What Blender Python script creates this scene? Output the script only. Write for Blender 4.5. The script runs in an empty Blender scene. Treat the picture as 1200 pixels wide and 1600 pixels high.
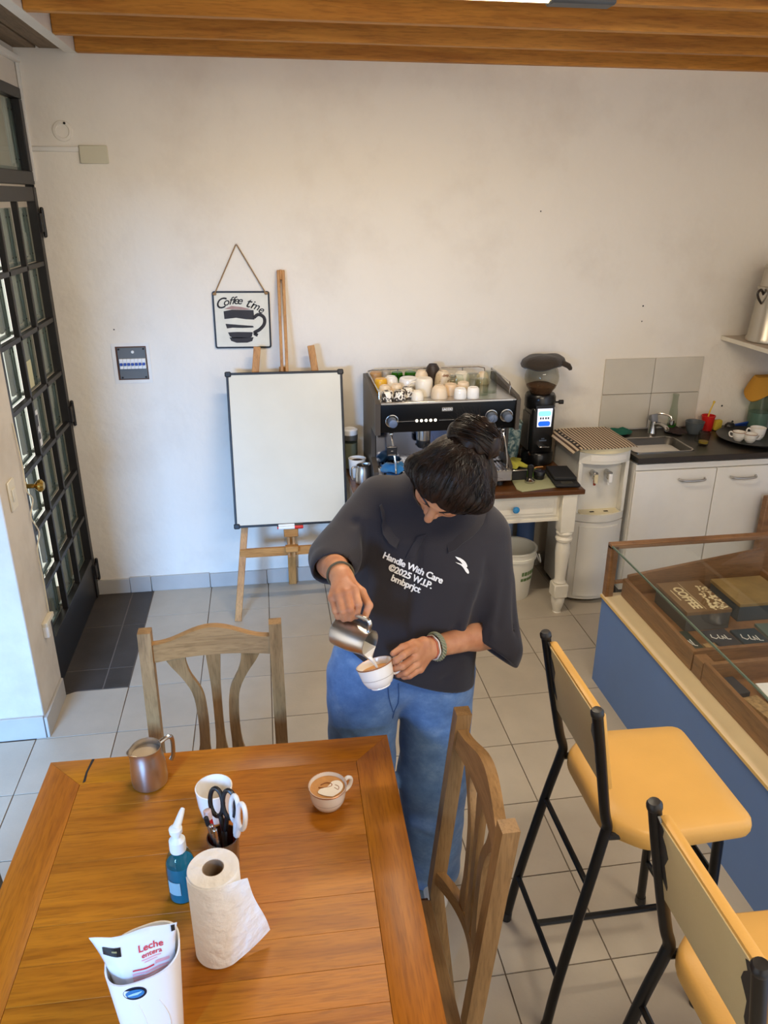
import bpy, bmesh, math, random
import numpy as np
from mathutils import Vector, Matrix, Euler
from mathutils.bvhtree import BVHTree

SC = bpy.context.scene
COL = SC.collection
PI = math.pi
random.seed(7)

# ------------------------------------------------------------------ camera
cam_d = bpy.data.cameras.new('camera')
cam = bpy.data.objects.new('camera', cam_d)
COL.objects.link(cam)
cam_d.sensor_fit = 'HORIZONTAL'
cam_d.sensor_width = 36.0
cam_d.lens = 35.895
cam_d.clip_start = 0.02
YAW, PITCH, ROLL = 0.15262435, 0.38938604, 0.00230126
_f = Vector((math.sin(YAW)*math.cos(PITCH), math.cos(YAW)*math.cos(PITCH), -math.sin(PITCH)))
_r = Vector((math.cos(YAW), -math.sin(YAW), 0))
_u = _r.cross(_f)
_r2 = _r*math.cos(ROLL) + _u*math.sin(ROLL)
_u2 = _r2.cross(_f)
cam.matrix_world = Matrix(((_r2.x, _u2.x, -_f.x, 0.7219648),
                           (_r2.y, _u2.y, -_f.y, -4.1433004),
                           (_r2.z, _u2.z, -_f.z, 2.1225329), (0, 0, 0, 1)))
SC.camera = cam

# ------------------------------------------------------------------ colour management, world, lights
SC.view_settings.view_transform = 'Standard'
SC.view_settings.look = 'None'
SC.view_settings.gamma = 1.0
SC.view_settings.use_curve_mapping = False
SC.view_settings.exposure = 0.20
SC.cycles.max_bounces = 8
SC.cycles.transparent_max_bounces = 16
SC.cycles.caustics_reflective = False
SC.cycles.caustics_refractive = False
SC.cycles.sample_clamp_indirect = 6.0

def lin(c):
    out = []
    for v in c:
        v = v/255.0
        out.append(v/12.92 if v <= 0.04045 else ((v+0.055)/1.055)**2.4)
    return tuple(out)

world = bpy.data.worlds.new('world')
SC.world = world
world.use_nodes = True
wbg = world.node_tree.nodes['Background']
wbg.inputs['Color'].default_value = (1.0, 0.915, 0.80, 1)
wbg.inputs['Strength'].default_value = 1.35

def area_light(name, loc, target, sx, sy, power, col):
    d = bpy.data.lights.new(name, 'AREA')
    d.shape = 'RECTANGLE'; d.size = sx; d.size_y = sy; d.energy = power; d.color = col
    o = bpy.data.objects.new(name, d); COL.objects.link(o)
    o.location = loc
    o.rotation_euler = (Vector(target)-Vector(loc)).to_track_quat('-Z', 'Y').to_euler()
    return o
# daylight through the glazed shop front at the left, in front of the pier
area_light('window_daylight', (-1.55, -8.0, 2.65), (-0.4, -2.0, 1.2), 2.2, 1.7, 1600, (0.22, 0.50, 1.0))
# warm fill lamp without a fitting, added to brighten the counter side
area_light('counter_fill_light', (2.0, -3.7, 2.66), (2.1, -2.2, 0.3), 1.2, 0.35, 26, (1.0, 0.88, 0.70))
# fluorescent tube under the joists (its fixture is built further down)
area_light('ceiling_tube_light', (1.10, -1.60, 2.645), (1.10, -1.60, 0), 1.0, 0.05, 24, (1.0, 0.86, 0.66))

# ------------------------------------------------------------------ materials
def nodes_of(m):
    m.use_nodes = True
    nt = m.node_tree
    return nt, nt.nodes['Principled BSDF']

def N(nt, typ, **kw):
    n = nt.nodes.new(typ)
    for k, v in kw.items():
        if k in n.inputs: n.inputs[k].default_value = v
        else: setattr(n, k, v)
    return n

def coords(nt, stretch=(1, 1, 1), offset=True):
    tc = N(nt, 'ShaderNodeTexCoord')
    mp = N(nt, 'ShaderNodeMapping')
    mp.inputs['Scale'].default_value = stretch
    if offset:
        oi = N(nt, 'ShaderNodeObjectInfo')
        ad = N(nt, 'ShaderNodeVectorMath', operation='ADD')
        ml = N(nt, 'ShaderNodeVectorMath', operation='SCALE'); ml.inputs['Scale'].default_value = 13.0
        cx = N(nt, 'ShaderNodeCombineXYZ')
        nt.links.new(oi.outputs['Random'], cx.inputs[0]); nt.links.new(oi.outputs['Random'], cx.inputs[1])
        nt.links.new(oi.outputs['Random'], cx.inputs[2])
        nt.links.new(cx.outputs[0], ml.inputs[0])
        nt.links.new(tc.outputs['Object'], ad.inputs[0]); nt.links.new(ml.outputs[0], ad.inputs[1])
        nt.links.new(ad.outputs[0], mp.inputs['Vector'])
    else:
        nt.links.new(tc.outputs['Object'], mp.inputs['Vector'])
    return mp.outputs['Vector']

def ramp(nt, fac, stops):
    r = N(nt, 'ShaderNodeValToRGB')
    cr = r.color_ramp
    while len(cr.elements) < len(stops): cr.elements.new(0.5)
    for e, (p, c) in zip(cr.elements, stops):
        e.position = p; e.color = (*c, 1)
    nt.links.new(fac, r.inputs['Fac'])
    return r.outputs['Color']

MATS = {}
def mat(name, col, rough=0.5, metal=0.0, var=0.0, scale=8.0, stretch=(1, 1, 1), bump=0.0, bscale=60.0,
        bstretch=None, rnd=0.0, coat=0.0, sheen=0.0, emit=0.0, spec=0.5, sss=0.0, aniso=0.0, detail=4.0):
    m = bpy.data.materials.new(name)
    nt, b = nodes_of(m)
    c = lin(col)
    b.inputs['Base Color'].default_value = (*c, 1)
    b.inputs['Roughness'].default_value = rough
    b.inputs['Metallic'].default_value = metal
    b.inputs['Specular IOR Level'].default_value = spec
    b.inputs['Coat Weight'].default_value = coat
    b.inputs['Coat Roughness'].default_value = 0.08
    b.inputs['Sheen Weight'].default_value = sheen
    if sss:
        b.inputs['Subsurface Weight'].default_value = sss
        b.inputs['Subsurface Radius'].default_value = (0.012, 0.004, 0.002)
    if emit:
        b.inputs['Emission Color'].default_value = (*c, 1)
        b.inputs['Emission Strength'].default_value = emit
    vec = None
    if var or bump: vec = coords(nt, stretch)
    out = None
    if var:
        n = N(nt, 'ShaderNodeTexNoise', Scale=scale, Detail=detail, Roughness=0.6)
        nt.links.new(vec, n.inputs['Vector'])
        lo = tuple(max(0, x*(1-var)) for x in c); hi = tuple(min(1, x*(1+var*0.6)) for x in c)
        out = ramp(nt, n.outputs['Fac'], [(0.28, lo), (0.72, hi)])
    if rnd:
        oi = N(nt, 'ShaderNodeObjectInfo')
        mr = N(nt, 'ShaderNodeMapRange'); mr.inputs['To Min'].default_value = 1-rnd; mr.inputs['To Max'].default_value = 1+rnd
        nt.links.new(oi.outputs['Random'], mr.inputs['Value'])
        mx = N(nt, 'ShaderNodeMix', data_type='RGBA', blend_type='MULTIPLY'); mx.inputs['Factor'].default_value = 1
        if out is not None: nt.links.new(out, mx.inputs['A'])
        else: mx.inputs['A'].default_value = (*c, 1)
        nt.links.new(mr.outputs['Result'], mx.inputs['B'])
        out = mx.outputs['Result']
    if out is not None: nt.links.new(out, b.inputs['Base Color'])
    if bump:
        v2 = coords(nt, bstretch) if bstretch else vec
        n2 = N(nt, 'ShaderNodeTexNoise', Scale=bscale, Detail=3.0)
        nt.links.new(v2, n2.inputs['Vector'])
        bp = N(nt, 'ShaderNodeBump', Strength=bump, Distance=0.01)
        nt.links.new(n2.outputs['Fac'], bp.inputs['Height'])
        nt.links.new(bp.outputs['Normal'], b.inputs['Normal'])
    MATS[name] = m
    return m

def wood(name, dark, light, stretch=(1.2, 14, 14), rough=0.4, coat=0.0, rnd=0.12, scale=2.2, spec=0.5, bump=0.08):
    """grain runs along the axis with the small stretch value"""
    m = bpy.data.materials.new(name)
    nt, b = nodes_of(m)
    b.inputs['Roughness'].default_value = rough
    b.inputs['Coat Weight'].default_value = coat
    b.inputs['Coat Roughness'].default_value = 0.12
    b.inputs['Specular IOR Level'].default_value = spec
    vec = coords(nt, stretch)
    n = N(nt, 'ShaderNodeTexNoise', Scale=scale, Detail=6.0, Roughness=0.62, Distortion=0.7)
    nt.links.new(vec, n.inputs['Vector'])
    d, l = lin(dark), lin(light)
    mid = tuple((x+y)/2 for x, y in zip(d, l))
    c = ramp(nt, n.outputs['Fac'], [(0.30, d), (0.48, mid), (0.70, l)])
    fine = N(nt, 'ShaderNodeTexNoise', Scale=scale*9, Detail=3.0)
    nt.links.new(vec, fine.inputs['Vector'])
    c2 = ramp(nt, fine.outputs['Fac'], [(0.36, (0.72, 0.70, 0.66)), (0.52, (1, 1, 1))])
    mx = N(nt, 'ShaderNodeMix', data_type='RGBA', blend_type='MULTIPLY'); mx.inputs['Factor'].default_value = 0.75
    nt.links.new(c, mx.inputs['A']); nt.links.new(c2, mx.inputs['B'])
    oi = N(nt, 'ShaderNodeObjectInfo')
    mr = N(nt, 'ShaderNodeMapRange'); mr.inputs['To Min'].default_value = 1-rnd; mr.inputs['To Max'].default_value = 1+rnd
    nt.links.new(oi.outputs['Random'], mr.inputs['Value'])
    m2 = N(nt, 'ShaderNodeMix', data_type='RGBA', blend_type='MULTIPLY'); m2.inputs['Factor'].default_value = 1
    nt.links.new(mx.outputs['Result'], m2.inputs['A']); nt.links.new(mr.outputs['Result'], m2.inputs['B'])
    nt.links.new(m2.outputs['Result'], b.inputs['Base Color'])
    if bump:
        bp = N(nt, 'ShaderNodeBump', Strength=bump, Distance=0.004)
        nt.links.new(fine.outputs['Fac'], bp.inputs['Height'])
        nt.links.new(bp.outputs['Normal'], b.inputs['Normal'])
    MATS[name] = m
    return m

def glass(name, tint=(255, 255, 255), fres=1.45, rough=0.0, weight=1.0):
    m = bpy.data.materials.new(name)
    m.use_nodes = True
    nt = m.node_tree
    nt.nodes.clear()
    out = N(nt, 'ShaderNodeOutputMaterial')
    tr = N(nt, 'ShaderNodeBsdfTransparent'); tr.inputs['Color'].default_value = (*lin(tint), 1)
    gl = N(nt, 'ShaderNodeBsdfGlossy'); gl.inputs['Roughness'].default_value = rough
    fr = N(nt, 'ShaderNodeFresnel'); fr.inputs['IOR'].default_value = fres
    mx = N(nt, 'ShaderNodeMixShader')
    ge = N(nt, 'ShaderNodeNewGeometry'); iv = N(nt, 'ShaderNodeMath', operation='SUBTRACT'); iv.inputs[0].default_value = 1.0
    nt.links.new(ge.outputs['Backfacing'], iv.inputs[1])
    ml = N(nt, 'ShaderNodeMath', operation='MULTIPLY'); nt.links.new(fr.outputs[0], ml.inputs[0]); nt.links.new(iv.outputs[0], ml.inputs[1])
    nt.links.new(ml.outputs[0], mx.inputs[0]); nt.links.new(tr.outputs[0], mx.inputs[1]); nt.links.new(gl.outputs[0], mx.inputs[2])
    nt.links.new(mx.outputs[0], out.inputs['Surface'])
    MATS[name] = m
    return m

def plaster(name, base, stain, rough=0.9):
    m = bpy.data.materials.new(name)
    nt, b = nodes_of(m)
    b.inputs['Roughness'].default_value = rough
    b.inputs['Specular IOR Level'].default_value = 0.25
    vec = coords(nt, (1, 1, 1), False)
    n = N(nt, 'ShaderNodeTexNoise', Scale=1.7, Detail=7.0, Roughness=0.62)
    nt.links.new(vec, n.inputs['Vector'])
    c = ramp(nt, n.outputs['Fac'], [(0.30, lin(stain)), (0.50, lin(base)), (0.8, tuple(min(1, x*1.04) for x in lin(base)))])
    nt.links.new(c, b.inputs['Base Color'])
    n2 = N(nt, 'ShaderNodeTexNoise', Scale=28.0, Detail=6.0)
    nt.links.new(vec, n2.inputs['Vector'])
    n3 = N(nt, 'ShaderNodeTexNoise', Scale=4.0, Detail=3.0)
    nt.links.new(vec, n3.inputs['Vector'])
    ad = N(nt, 'ShaderNodeMath', operation='MULTIPLY_ADD'); ad.inputs[1].default_value = 3.0
    nt.links.new(n3.outputs['Fac'], ad.inputs[0]); nt.links.new(n2.outputs['Fac'], ad.inputs[2])
    bp = N(nt, 'ShaderNodeBump', Strength=0.22, Distance=0.012)
    nt.links.new(ad.outputs[0], bp.inputs['Height']); nt.links.new(bp.outputs['Normal'], b.inputs['Normal'])
    MATS[name] = m
    return m

M_wall = plaster('white_plaster', (236, 229, 217), (226, 217, 204))
M_pier = plaster('pier_plaster', (214, 205, 192), (196, 186, 172))
M_out = plaster('outside_plaster', (206, 194, 186), (170, 156, 148))
M_tile = mat('floor_tile_stone', (184, 173, 156), 0.42, var=0.10, scale=5.0, rnd=0.035, bump=0.05, bscale=90, detail=8)
M_dark = mat('dark_floor_tile', (66, 60, 56), 0.5, var=0.25, scale=6.0, rnd=0.08, bump=0.06, bscale=80)
M_grout = mat('grout', (112, 100, 88), 0.9, var=0.15, scale=20)
M_grout_l = mat('light_grout', (108, 99, 91), 0.9, var=0.15, scale=20)
M_base = mat('baseboard_tile', (182, 178, 172), 0.5, var=0.08, scale=6, rnd=0.04)
M_joist = wood('joist_pine', (166, 102, 26), (212, 146, 56), (1.0, 8, 12), 0.55, rnd=0.06, scale=1.6)
M_board = wood('ceiling_pine', (128, 72, 20), (184, 116, 42), (9, 1.0, 9), 0.6, scale=1.6)
M_gplank = wood('grey_plank', (96, 78, 58), (138, 116, 90), (14, 1.0, 9), 0.7, scale=1.8)
M_white = mat('white_paint', (232, 228, 220), 0.5, var=0.05, scale=6)
M_cream = mat('cream_paint', (232, 226, 210), 0.42, var=0.07, scale=9)
M_steelblk = mat('black_iron', (30, 29, 30), 0.42, spec=0.5, var=0.2, scale=15)
M_bead = mat('aluminium_bead', (176, 182, 180), 0.35, 0.55)
M_glass = glass('window_glass', (225, 232, 230))
M_brass = mat('brass', (186, 150, 74), 0.25, 1.0)
M_plastic_cream = mat('cream_plastic', (222, 212, 188), 0.45)
M_rivet = mat('dark_rivet', (50, 50, 50), 0.5)
M_table = wood('oak_table_boards', (150, 86, 8), (192, 120, 24), (1.0, 13, 13), 0.38, coat=0.0, spec=0.35, rnd=0.07, scale=2.0)
M_tablef = wood('oak_table_frame_length', (146, 83, 8), (188, 115, 22), (13, 1.0, 13), 0.38, coat=0.0, spec=0.35, rnd=0.05, scale=2.0)
M_chair = wood('oak_chair', (122, 92, 54), (168, 132, 86), (9, 9, 1.0), 0.42, rnd=0.06, scale=2.4)
M_chairx = wood('oak_chair_rail', (126, 94, 54), (172, 134, 86), (1.0, 9, 9), 0.42, rnd=0.06, scale=2.4)
M_darkwood = mat('dark_wood', (42, 26, 20), 0.35, var=0.2)
M_easel = wood('easel_beech', (160, 106, 48), (202, 148, 84), (10, 10, 1.0), 0.5, rnd=0.05)
M_easelx = wood('easel_beech_rail', (160, 106, 48), (202, 148, 84), (1.0, 10, 10), 0.5, rnd=0.05)
M_desk = wood('desk_walnut', (72, 42, 16), (112, 68, 28), (1.0, 12, 12), 0.35, coat=0.15)
M_case = wood('case_walnut', (112, 76, 44), (150, 108, 68), (1.5, 1.5, 12), 0.4, rnd=0.05)
M_casey = wood('case_walnut_long', (118, 80, 46), (158, 114, 70), (12, 1.2, 12), 0.4, rnd=0.05)
M_ledge = mat('cream_laminate', (238, 216, 178), 0.4, var=0.05)
M_blue = mat('blue_panel', (104, 136, 190), 0.6, var=0.05, scale=3)
M_black = mat('black_plastic', (24, 24, 26), 0.38)
M_blackm = mat('black_matt', (30, 30, 31), 0.7)
M_tube = mat('black_tube', (12, 12, 13), 0.32, coat=0.05, spec=0.35)
M_vinyl = mat('yellow_vinyl', (218, 170, 90), 0.42, var=0.06, scale=5, bump=0.05, bscale=160)
M_vinylb = mat('beige_vinyl', (206, 186, 138), 0.5, var=0.05, scale=5, bump=0.05, bscale=160)
M_steel = mat('stainless_steel', (196, 194, 190), 0.22, 1.0)
M_steelb = mat('brushed_steel', (206, 203, 198), 0.30, 1.0, bump=0.06, bscale=40, bstretch=(1, 1, 40))
M_alu = mat('aluminium', (196, 190, 178), 0.34, 1.0, bump=0.08, bscale=14)
M_ceram = mat('white_ceramic', (240, 236, 228), 0.2, coat=0.3)
M_cerbeige = mat('beige_ceramic', (226, 204, 172), 0.35)
M_cercream = mat('cream_ceramic', (236, 226, 206), 0.3)
M_gold = mat('gold_rim', (170, 112, 62), 0.3, 0.4)
M_paper = mat('paper', (240, 238, 234), 0.9, bump=0.6, bscale=46)
M_paperw = mat('white_print', (238, 238, 236), 0.7)
M_ink = mat('black_ink', (28, 24, 24), 0.7)
M_blackp = mat('black_frame', (26, 26, 28), 0.4)
M_wb = mat('whiteboard_surface', (222, 216, 198), 0.22, var=0.04, scale=4)
M_red = mat('red_plastic', (206, 36, 34), 0.35)
M_bluek = mat('blue_knob', (48, 132, 190), 0.2, coat=0.4)
M_fridge = mat('white_appliance', (222, 219, 210), 0.4, var=0.05, scale=5)
M_yellowed = mat('yellowed_plastic', (220, 208, 172), 0.45, var=0.08)
M_mat = mat('green_mat', (166, 168, 130), 0.7, var=0.05)
M_latte = mat('coffee_crema', (198, 140, 72), 0.45, var=0.15, scale=40)
M_milk = mat('milk', (244, 236, 222), 0.35)
M_greyk = mat('grey_knob', (96, 110, 134), 0.4)
M_bagpl = mat('white_plastic', (238, 238, 238), 0.32, coat=0.2)
# ------------------------------------------------------------------ mesh builder
def rotm(axis, ang): return Matrix.Rotation(ang, 4, axis)
def trans(v): return Matrix.Translation(Vector(v))
def frame(p, z, x=None):
    """4x4 matrix at p with local Z along z"""
    z = Vector(z).normalized()
    if x is None: x = Vector((1, 0, 0)) if abs(z.x) < 0.9 else Vector((0, 1, 0))
    x = Vector(x); x = (x - z*x.dot(z)).normalized()
    y = z.cross(x)
    m = Matrix(((x.x, y.x, z.x, p[0]), (x.y, y.y, z.y, p[1]), (x.z, y.z, z.z, p[2]), (0, 0, 0, 1)))
    return m

def wm(o):
    m = o.matrix_basis.copy()
    return wm(o.parent) @ m if o.parent else m

class B:
    def __init__(s): s.bm = bmesh.new()
    def _add(s, vs, fs, M=None):
        bv = [s.bm.verts.new(M @ Vector(v) if M is not None else v) for v in vs]
        out = []
        for f in fs:
            try: out.append(s.bm.faces.new([bv[i] for i in f]))
            except ValueError: pass
        return bv, out
    def box(s, x0, x1, y0, y1, z0, z1, bev=0.0, M=None, seg=1):
        vs = [(x, y, z) for z in (z0, z1) for y in (y0, y1) for x in (x0, x1)]
        fs = [(0, 2, 3, 1), (4, 5, 7, 6), (0, 1, 5, 4), (2, 6, 7, 3), (0, 4, 6, 2), (1, 3, 7, 5)]
        bv, bf = s._add(vs, fs, M)
        if bev:
            es = list({e for f in bf for e in f.edges})
            bmesh.ops.bevel(s.bm, geom=es, offset=bev, segments=seg, affect='EDGES', profile=0.5)
        return s
    def hexa(s, bot, top, bev=0.0, M=None):
        n = len(bot)
        vs = list(bot)+list(top)
        fs = [tuple(reversed(range(n))), tuple(range(n, 2*n))] + [(i, (i+1) % n, n+(i+1) % n, n+i) for i in range(n)]
        bv, bf = s._add(vs, fs, M)
        if bev:
            es = list({e for f in bf for e in f.edges})
            bmesh.ops.bevel(s.bm, geom=es, offset=bev, segments=2, affect='EDGES', profile=0.5)
        return s
    def prism(s, poly, z0, z1, M=None, bev=0.0):
        return s.hexa([(x, y, z0) for x, y in poly], [(x, y, z1) for x, y in poly], bev, M)
    def rings(s, rs, cap0=True, cap1=True, closed=False, M=None):
        n = len(rs[0]); vs = [v for r in rs for v in r]; fs = []
        k = len(rs)
        for j in range(k if closed else k-1):
            for i in range(n):
                a, b = j*n+i, j*n+(i+1) % n
                c, d = ((j+1) % k)*n+(i+1) % n, ((j+1) % k)*n+i
                fs.append((a, b, c, d))
        if not closed:
            if cap0: fs.append(tuple(reversed(range(n))))
            if cap1: fs.append(tuple(range((k-1)*n, k*n)))
        s._add(vs, fs, M); return s
    def lathe(s, prof, n=20, M=None, cap0=True, cap1=True, sx=1.0, sy=1.0):
        rs = [[(max(r, 1e-5)*sx*math.cos(2*PI*i/n), max(r, 1e-5)*sy*math.sin(2*PI*i/n), z) for i in range(n)] for r, z in prof]
        return s.rings(rs, cap0, cap1, M=M)
    def cyl(s, p0, p1, r0, r1=None, n=14, bev=0.0):
        r1 = r0 if r1 is None else r1
        p0, p1 = Vector(p0), Vector(p1); L = (p1-p0).length
        pr = [(r0, 0), (r1, L)]
        if bev: pr = [(r0-bev, 0), (r0, bev), (r1, L-bev), (r1-bev, L)]
        return s.lathe(pr, n, frame(p0, p1-p0))
    def tube(s, pts, r, n=8, closed=False, flat=None):
        pts = [Vector(p) for p in pts]; k = len(pts)
        rr = r if isinstance(r, (list, tuple)) else [r]*k
        rs = []; x = None
        for i, p in enumerate(pts):
            a = pts[(i-1) % k] if (closed or i > 0) else pts[0]
            b = pts[(i+1) % k] if (closed or i < k-1) else pts[-1]
            t = (b-a).normalized()
            if x is None:
                x = Vector((0, 0, 1)) if abs(t.z) < 0.9 else Vector((1, 0, 0))
            x = (x - t*x.dot(t)).normalized(); y = t.cross(x)
            fx, fy = (1, 1) if flat is None else flat
            rs.append([p + x*(rr[i]*fx*math.cos(2*PI*j/n)) + y*(rr[i]*fy*math.sin(2*PI*j/n)) for j in range(n)])
        return s.rings(rs, closed=closed)
    def ball(s, c, r, u=14, v=9, M=None):
        rx, ry, rz = r if isinstance(r, (tuple, list)) else (r, r, r)
        rs = [[(c[0]+rx*math.sin(PI*j/v)*math.cos(2*PI*i/u), c[1]+ry*math.sin(PI*j/v)*math.sin(2*PI*i/u), c[2]-rz*math.cos(PI*j/v))
               for i in range(u)] for j in range(1, v)]
        return s.rings(rs, M=M)
    def cloud(s, pts):
        vs = [s.bm.verts.new(p) for p in pts]
        bmesh.ops.convex_hull(s.bm, input=vs); return s
    def obj(s, name, m, parent=None, loc=None, local=False, ang=38, recalc=True, smooth=True):
        bm = s.bm
        if recalc: bmesh.ops.recalc_face_normals(bm, faces=bm.faces)
        if smooth:
            ca = math.radians(ang)
            for f in bm.faces: f.smooth = True
            for e in bm.edges:
                if len(e.link_faces) == 2 and e.calc_face_angle(0) > ca: e.smooth = False
        me = bpy.data.meshes.new(name)
        T = None
        if parent is not None and not local: T = wm(parent).inverted()
        elif loc is not None and not local: T = Matrix.Translation(-Vector(loc))
        if T is not None: bm.transform(T)
        bm.to_mesh(me); bm.free()
        if m is not None: me.materials.append(MATS[m] if isinstance(m, str) else m)
        o = bpy.data.objects.new(name, me); COL.objects.link(o)
        if parent is not None: o.parent = parent
        elif loc is not None: o.location = loc
        return o

def tag(o, label, cat, group=None):
    o['label'] = label; o['category'] = cat
    if group: o['group'] = group
    return o
def thing(name, label, cat, loc=(0, 0, 0), rotz=0.0, group=None):
    o = bpy.data.objects.new(name, None); COL.objects.link(o)
    o.empty_display_size = 0.05
    o.location = loc; o.rotation_euler = (0, 0, rotz)
    return tag(o, label, cat, group)
def struct(o):
    o['kind'] = 'structure'; return o
def plab(o, label): o['label'] = label; return o
def dup(root, loc, rotz=0.0, label=None, group=None):
    r = root.copy(); COL.objects.link(r); r.location = loc; r.rotation_euler = (0, 0, rotz)
    if label: r['label'] = label
    if group: r['group'] = group
    for ch in list(root.children):
        c = ch.copy(); COL.objects.link(c); c.parent = r
        for g in list(ch.children):
            d = g.copy(); COL.objects.link(d); d.parent = c
    return r
def piece(me, name, parent, loc, m=None):
    """one more object on shared mesh data, loc in the parent's space"""
    o = bpy.data.objects.new(name, me); COL.objects.link(o); o.parent = parent; o.location = loc
    return o
def textmesh(s, size, M, off=0.0, align='CENTER', depth=0.0004, shear=0.0, space=1.0, line=1.0):
    """returns list of verts (world) and faces of flat lettering laid out in the local XY plane of M"""
    cu = bpy.data.curves.new('lettering', 'FONT')
    cu.body = s; cu.size = size; cu.align_x = align; cu.align_y = 'CENTER'; cu.offset = off; cu.extrude = depth
    cu.shear = shear; cu.space_character = space; cu.space_line = line; cu.resolution_u = 4
    o = bpy.data.objects.new('lettering', cu); COL.objects.link(o)
    me = bpy.data.meshes.new_from_object(o.evaluated_get(bpy.context.evaluated_depsgraph_get()))
    vs = [M @ v.co for v in me.vertices]; fs = [tuple(p.vertices) for p in me.polygons]
    bpy.data.objects.remove(o); bpy.data.curves.remove(cu); bpy.data.meshes.remove(me)
    return vs, fs
def lettering(name, s, size, M, m, parent, **kw):
    vs, fs = textmesh(s, size, M, **kw)
    b = B(); b._add(vs, fs)
    return b.obj(name, m, parent, smooth=False)
def bez(pts, n=8):
    """catmull-rom through pts"""
    P = [Vector(p) for p in pts]; out = []
    for i in range(len(P)-1):
        a = P[max(i-1, 0)]; b = P[i]; c = P[i+1]; d = P[min(i+2, len(P)-1)]
        for j in range(n):
            t = j/n
            out.append(0.5*((2*b)+(c-a)*t+(2*a-5*b+4*c-d)*t*t+(3*b-a-3*c+d)*t**3))
    out.append(P[-1]); return out

# ================================================================== THE ROOM
WY = -0.023                      # face of the back wall
fl = struct(B().box(-1.7, 3.72, -6.2, 0.12, -0.06, -0.004).obj('floor', M_grout))
TS = 0.33
tb = B(); tb.box(0.0015, TS-0.0025, 0.0015, TS-0.0025, -0.006, 0.0, 0.0008)
tme = tb.obj('floor_tile', M_tile, local=True)
first = True
for j in range(11):
    for i in range(-3, 10):
        x, y = i*TS, -(j+1)*TS
        if j < 3 and i < 0: continue
        if j == 3 and i < -1: continue
        if j > 3 and i > 11-j*0.3: continue
        if first: tme.parent = fl; tme.location = (x, y, 0); first = False
        else: piece(tme.data, 'floor_tile', fl, (x, y, 0))
# rest of the floor, out of the picture, and the dark strip along the door
far = B()
for j in range(11, 19):
    for i in range(-5, 11):
        far.box(i*TS+0.002, i*TS+TS-0.002, -(j+1)*TS+0.002, -j*TS-0.002, -0.006, 0)
for j in range(3, 11):
    for i in (-5, -4): far.box(i*TS+0.002, i*TS+TS-0.002, -(j+1)*TS+0.002, -j*TS-0.002, -0.006, 0)
o = far.obj('floor_tile', M_tile, fl); o['kind'] = 'stuff'
B().box(-0.33, -0.002, -0.99, 0, -0.006, -0.0015).obj('grout_strip', M_grout_l, fl)
dx = [(-0.33, -0.121), (-0.117, -0.004)]
dy = [(-0.404, -0.02), (-0.815, -0.410), (-0.986, -0.821)]
for a, b_ in dx:
    for c, d in dy:
        B().box(a+0.001, b_-0.001, c, d, -0.004, 0.0, 0.0006).obj('dark_tile', M_dark, fl)
B().hexa([(-0.33, -1.0, -0.004), (-0.32, -1.035, -0.004), (-0.235, -0.99, -0.004), (-0.235, -0.985, -0.004)],
         [(-0.33, -1.0, 0.0008), (-0.32, -1.035, 0.0008), (-0.235, -0.99, 0.0008), (-0.235, -0.985, 0.0008)]).obj('dark_tile', M_dark, fl)

wb = struct(B().box(-0.5, 3.80, WY, 0.10, 0, 2.90).obj('wall_back', M_wall))
wl = B()
wl.box(-0.50, -0.312, -1.02, WY, 2.575, 2.90)                 # over the transom
wl.box(-0.50, -0.312, -0.030, WY, 0, 2.60)                    # sliver by the hinges
wl.box(-1.62, -0.285, -1.305, -1.005, 0, 2.90, 0.004)         # the pier
wl.box(-1.80, -1.62, -3.2, -1.0, 0, 2.90)
wl.box(-1.80, -1.62, -6.2, -3.2, 2.15, 2.90)
wl = struct(wl.obj('wall_left', M_pier))
struct(B().box(3.66, 3.80, -4.4, WY, 0, 2.90).obj('wall_right', M_wall))
struct(B().box(-2.2, -2.0, -3.0, 0.3, -0.1, 3.4).obj('wall_outside', M_out))
wf = B(); wf.box(-1.80, -1.62, -5.2, -5.05, 0, 2.90); wf.box(-1.62, -0.50, -5.2, -5.05, 1.98, 2.90); wf.box(-0.50, 1.0, -5.2, -5.05, 0, 2.90)
struct(wf.obj('light_stop_wall', M_pier))  # unseen wall, added and shaped to hold the blue daylight low and left
# skirting
zb = 0.085
for k, (a, b_) in enumerate([(-0.31, -0.13), (-0.128, -0.012), (-0.008, 0.322), (0.326, 0.652), (0.656, 0.982), (0.986, 1.312), (1.316, 1.642), (1.646, 1.972), (1.976, 2.302), (2.306, 2.632)]):
    if k == 0: bo = struct(B().box(a, b_, WY-0.012, WY, 0, 0.09, 0.0015).obj('baseboard_back', M_base))
    else: B().box(a, b_, WY-0.012-0.0012*(k % 2), WY, 0, (0.098 if k == 1 else 0.088+0.003*(k % 3)), 0.0015).obj('tile', M_base, bo)
bl = struct(B().box(-0.285, -0.273, -1.315, -1.02, 0, 0.10, 0.002).obj('baseboard_left', M_base))
B().box(-0.62, -0.288, -1.317, -1.305, 0, 0.108, 0.002).obj('tile', M_base, bl)
B().box(-0.95, -0.624, -1.317, -1.305, 0, 0.105, 0.002).obj('tile', M_base, bl)
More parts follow.
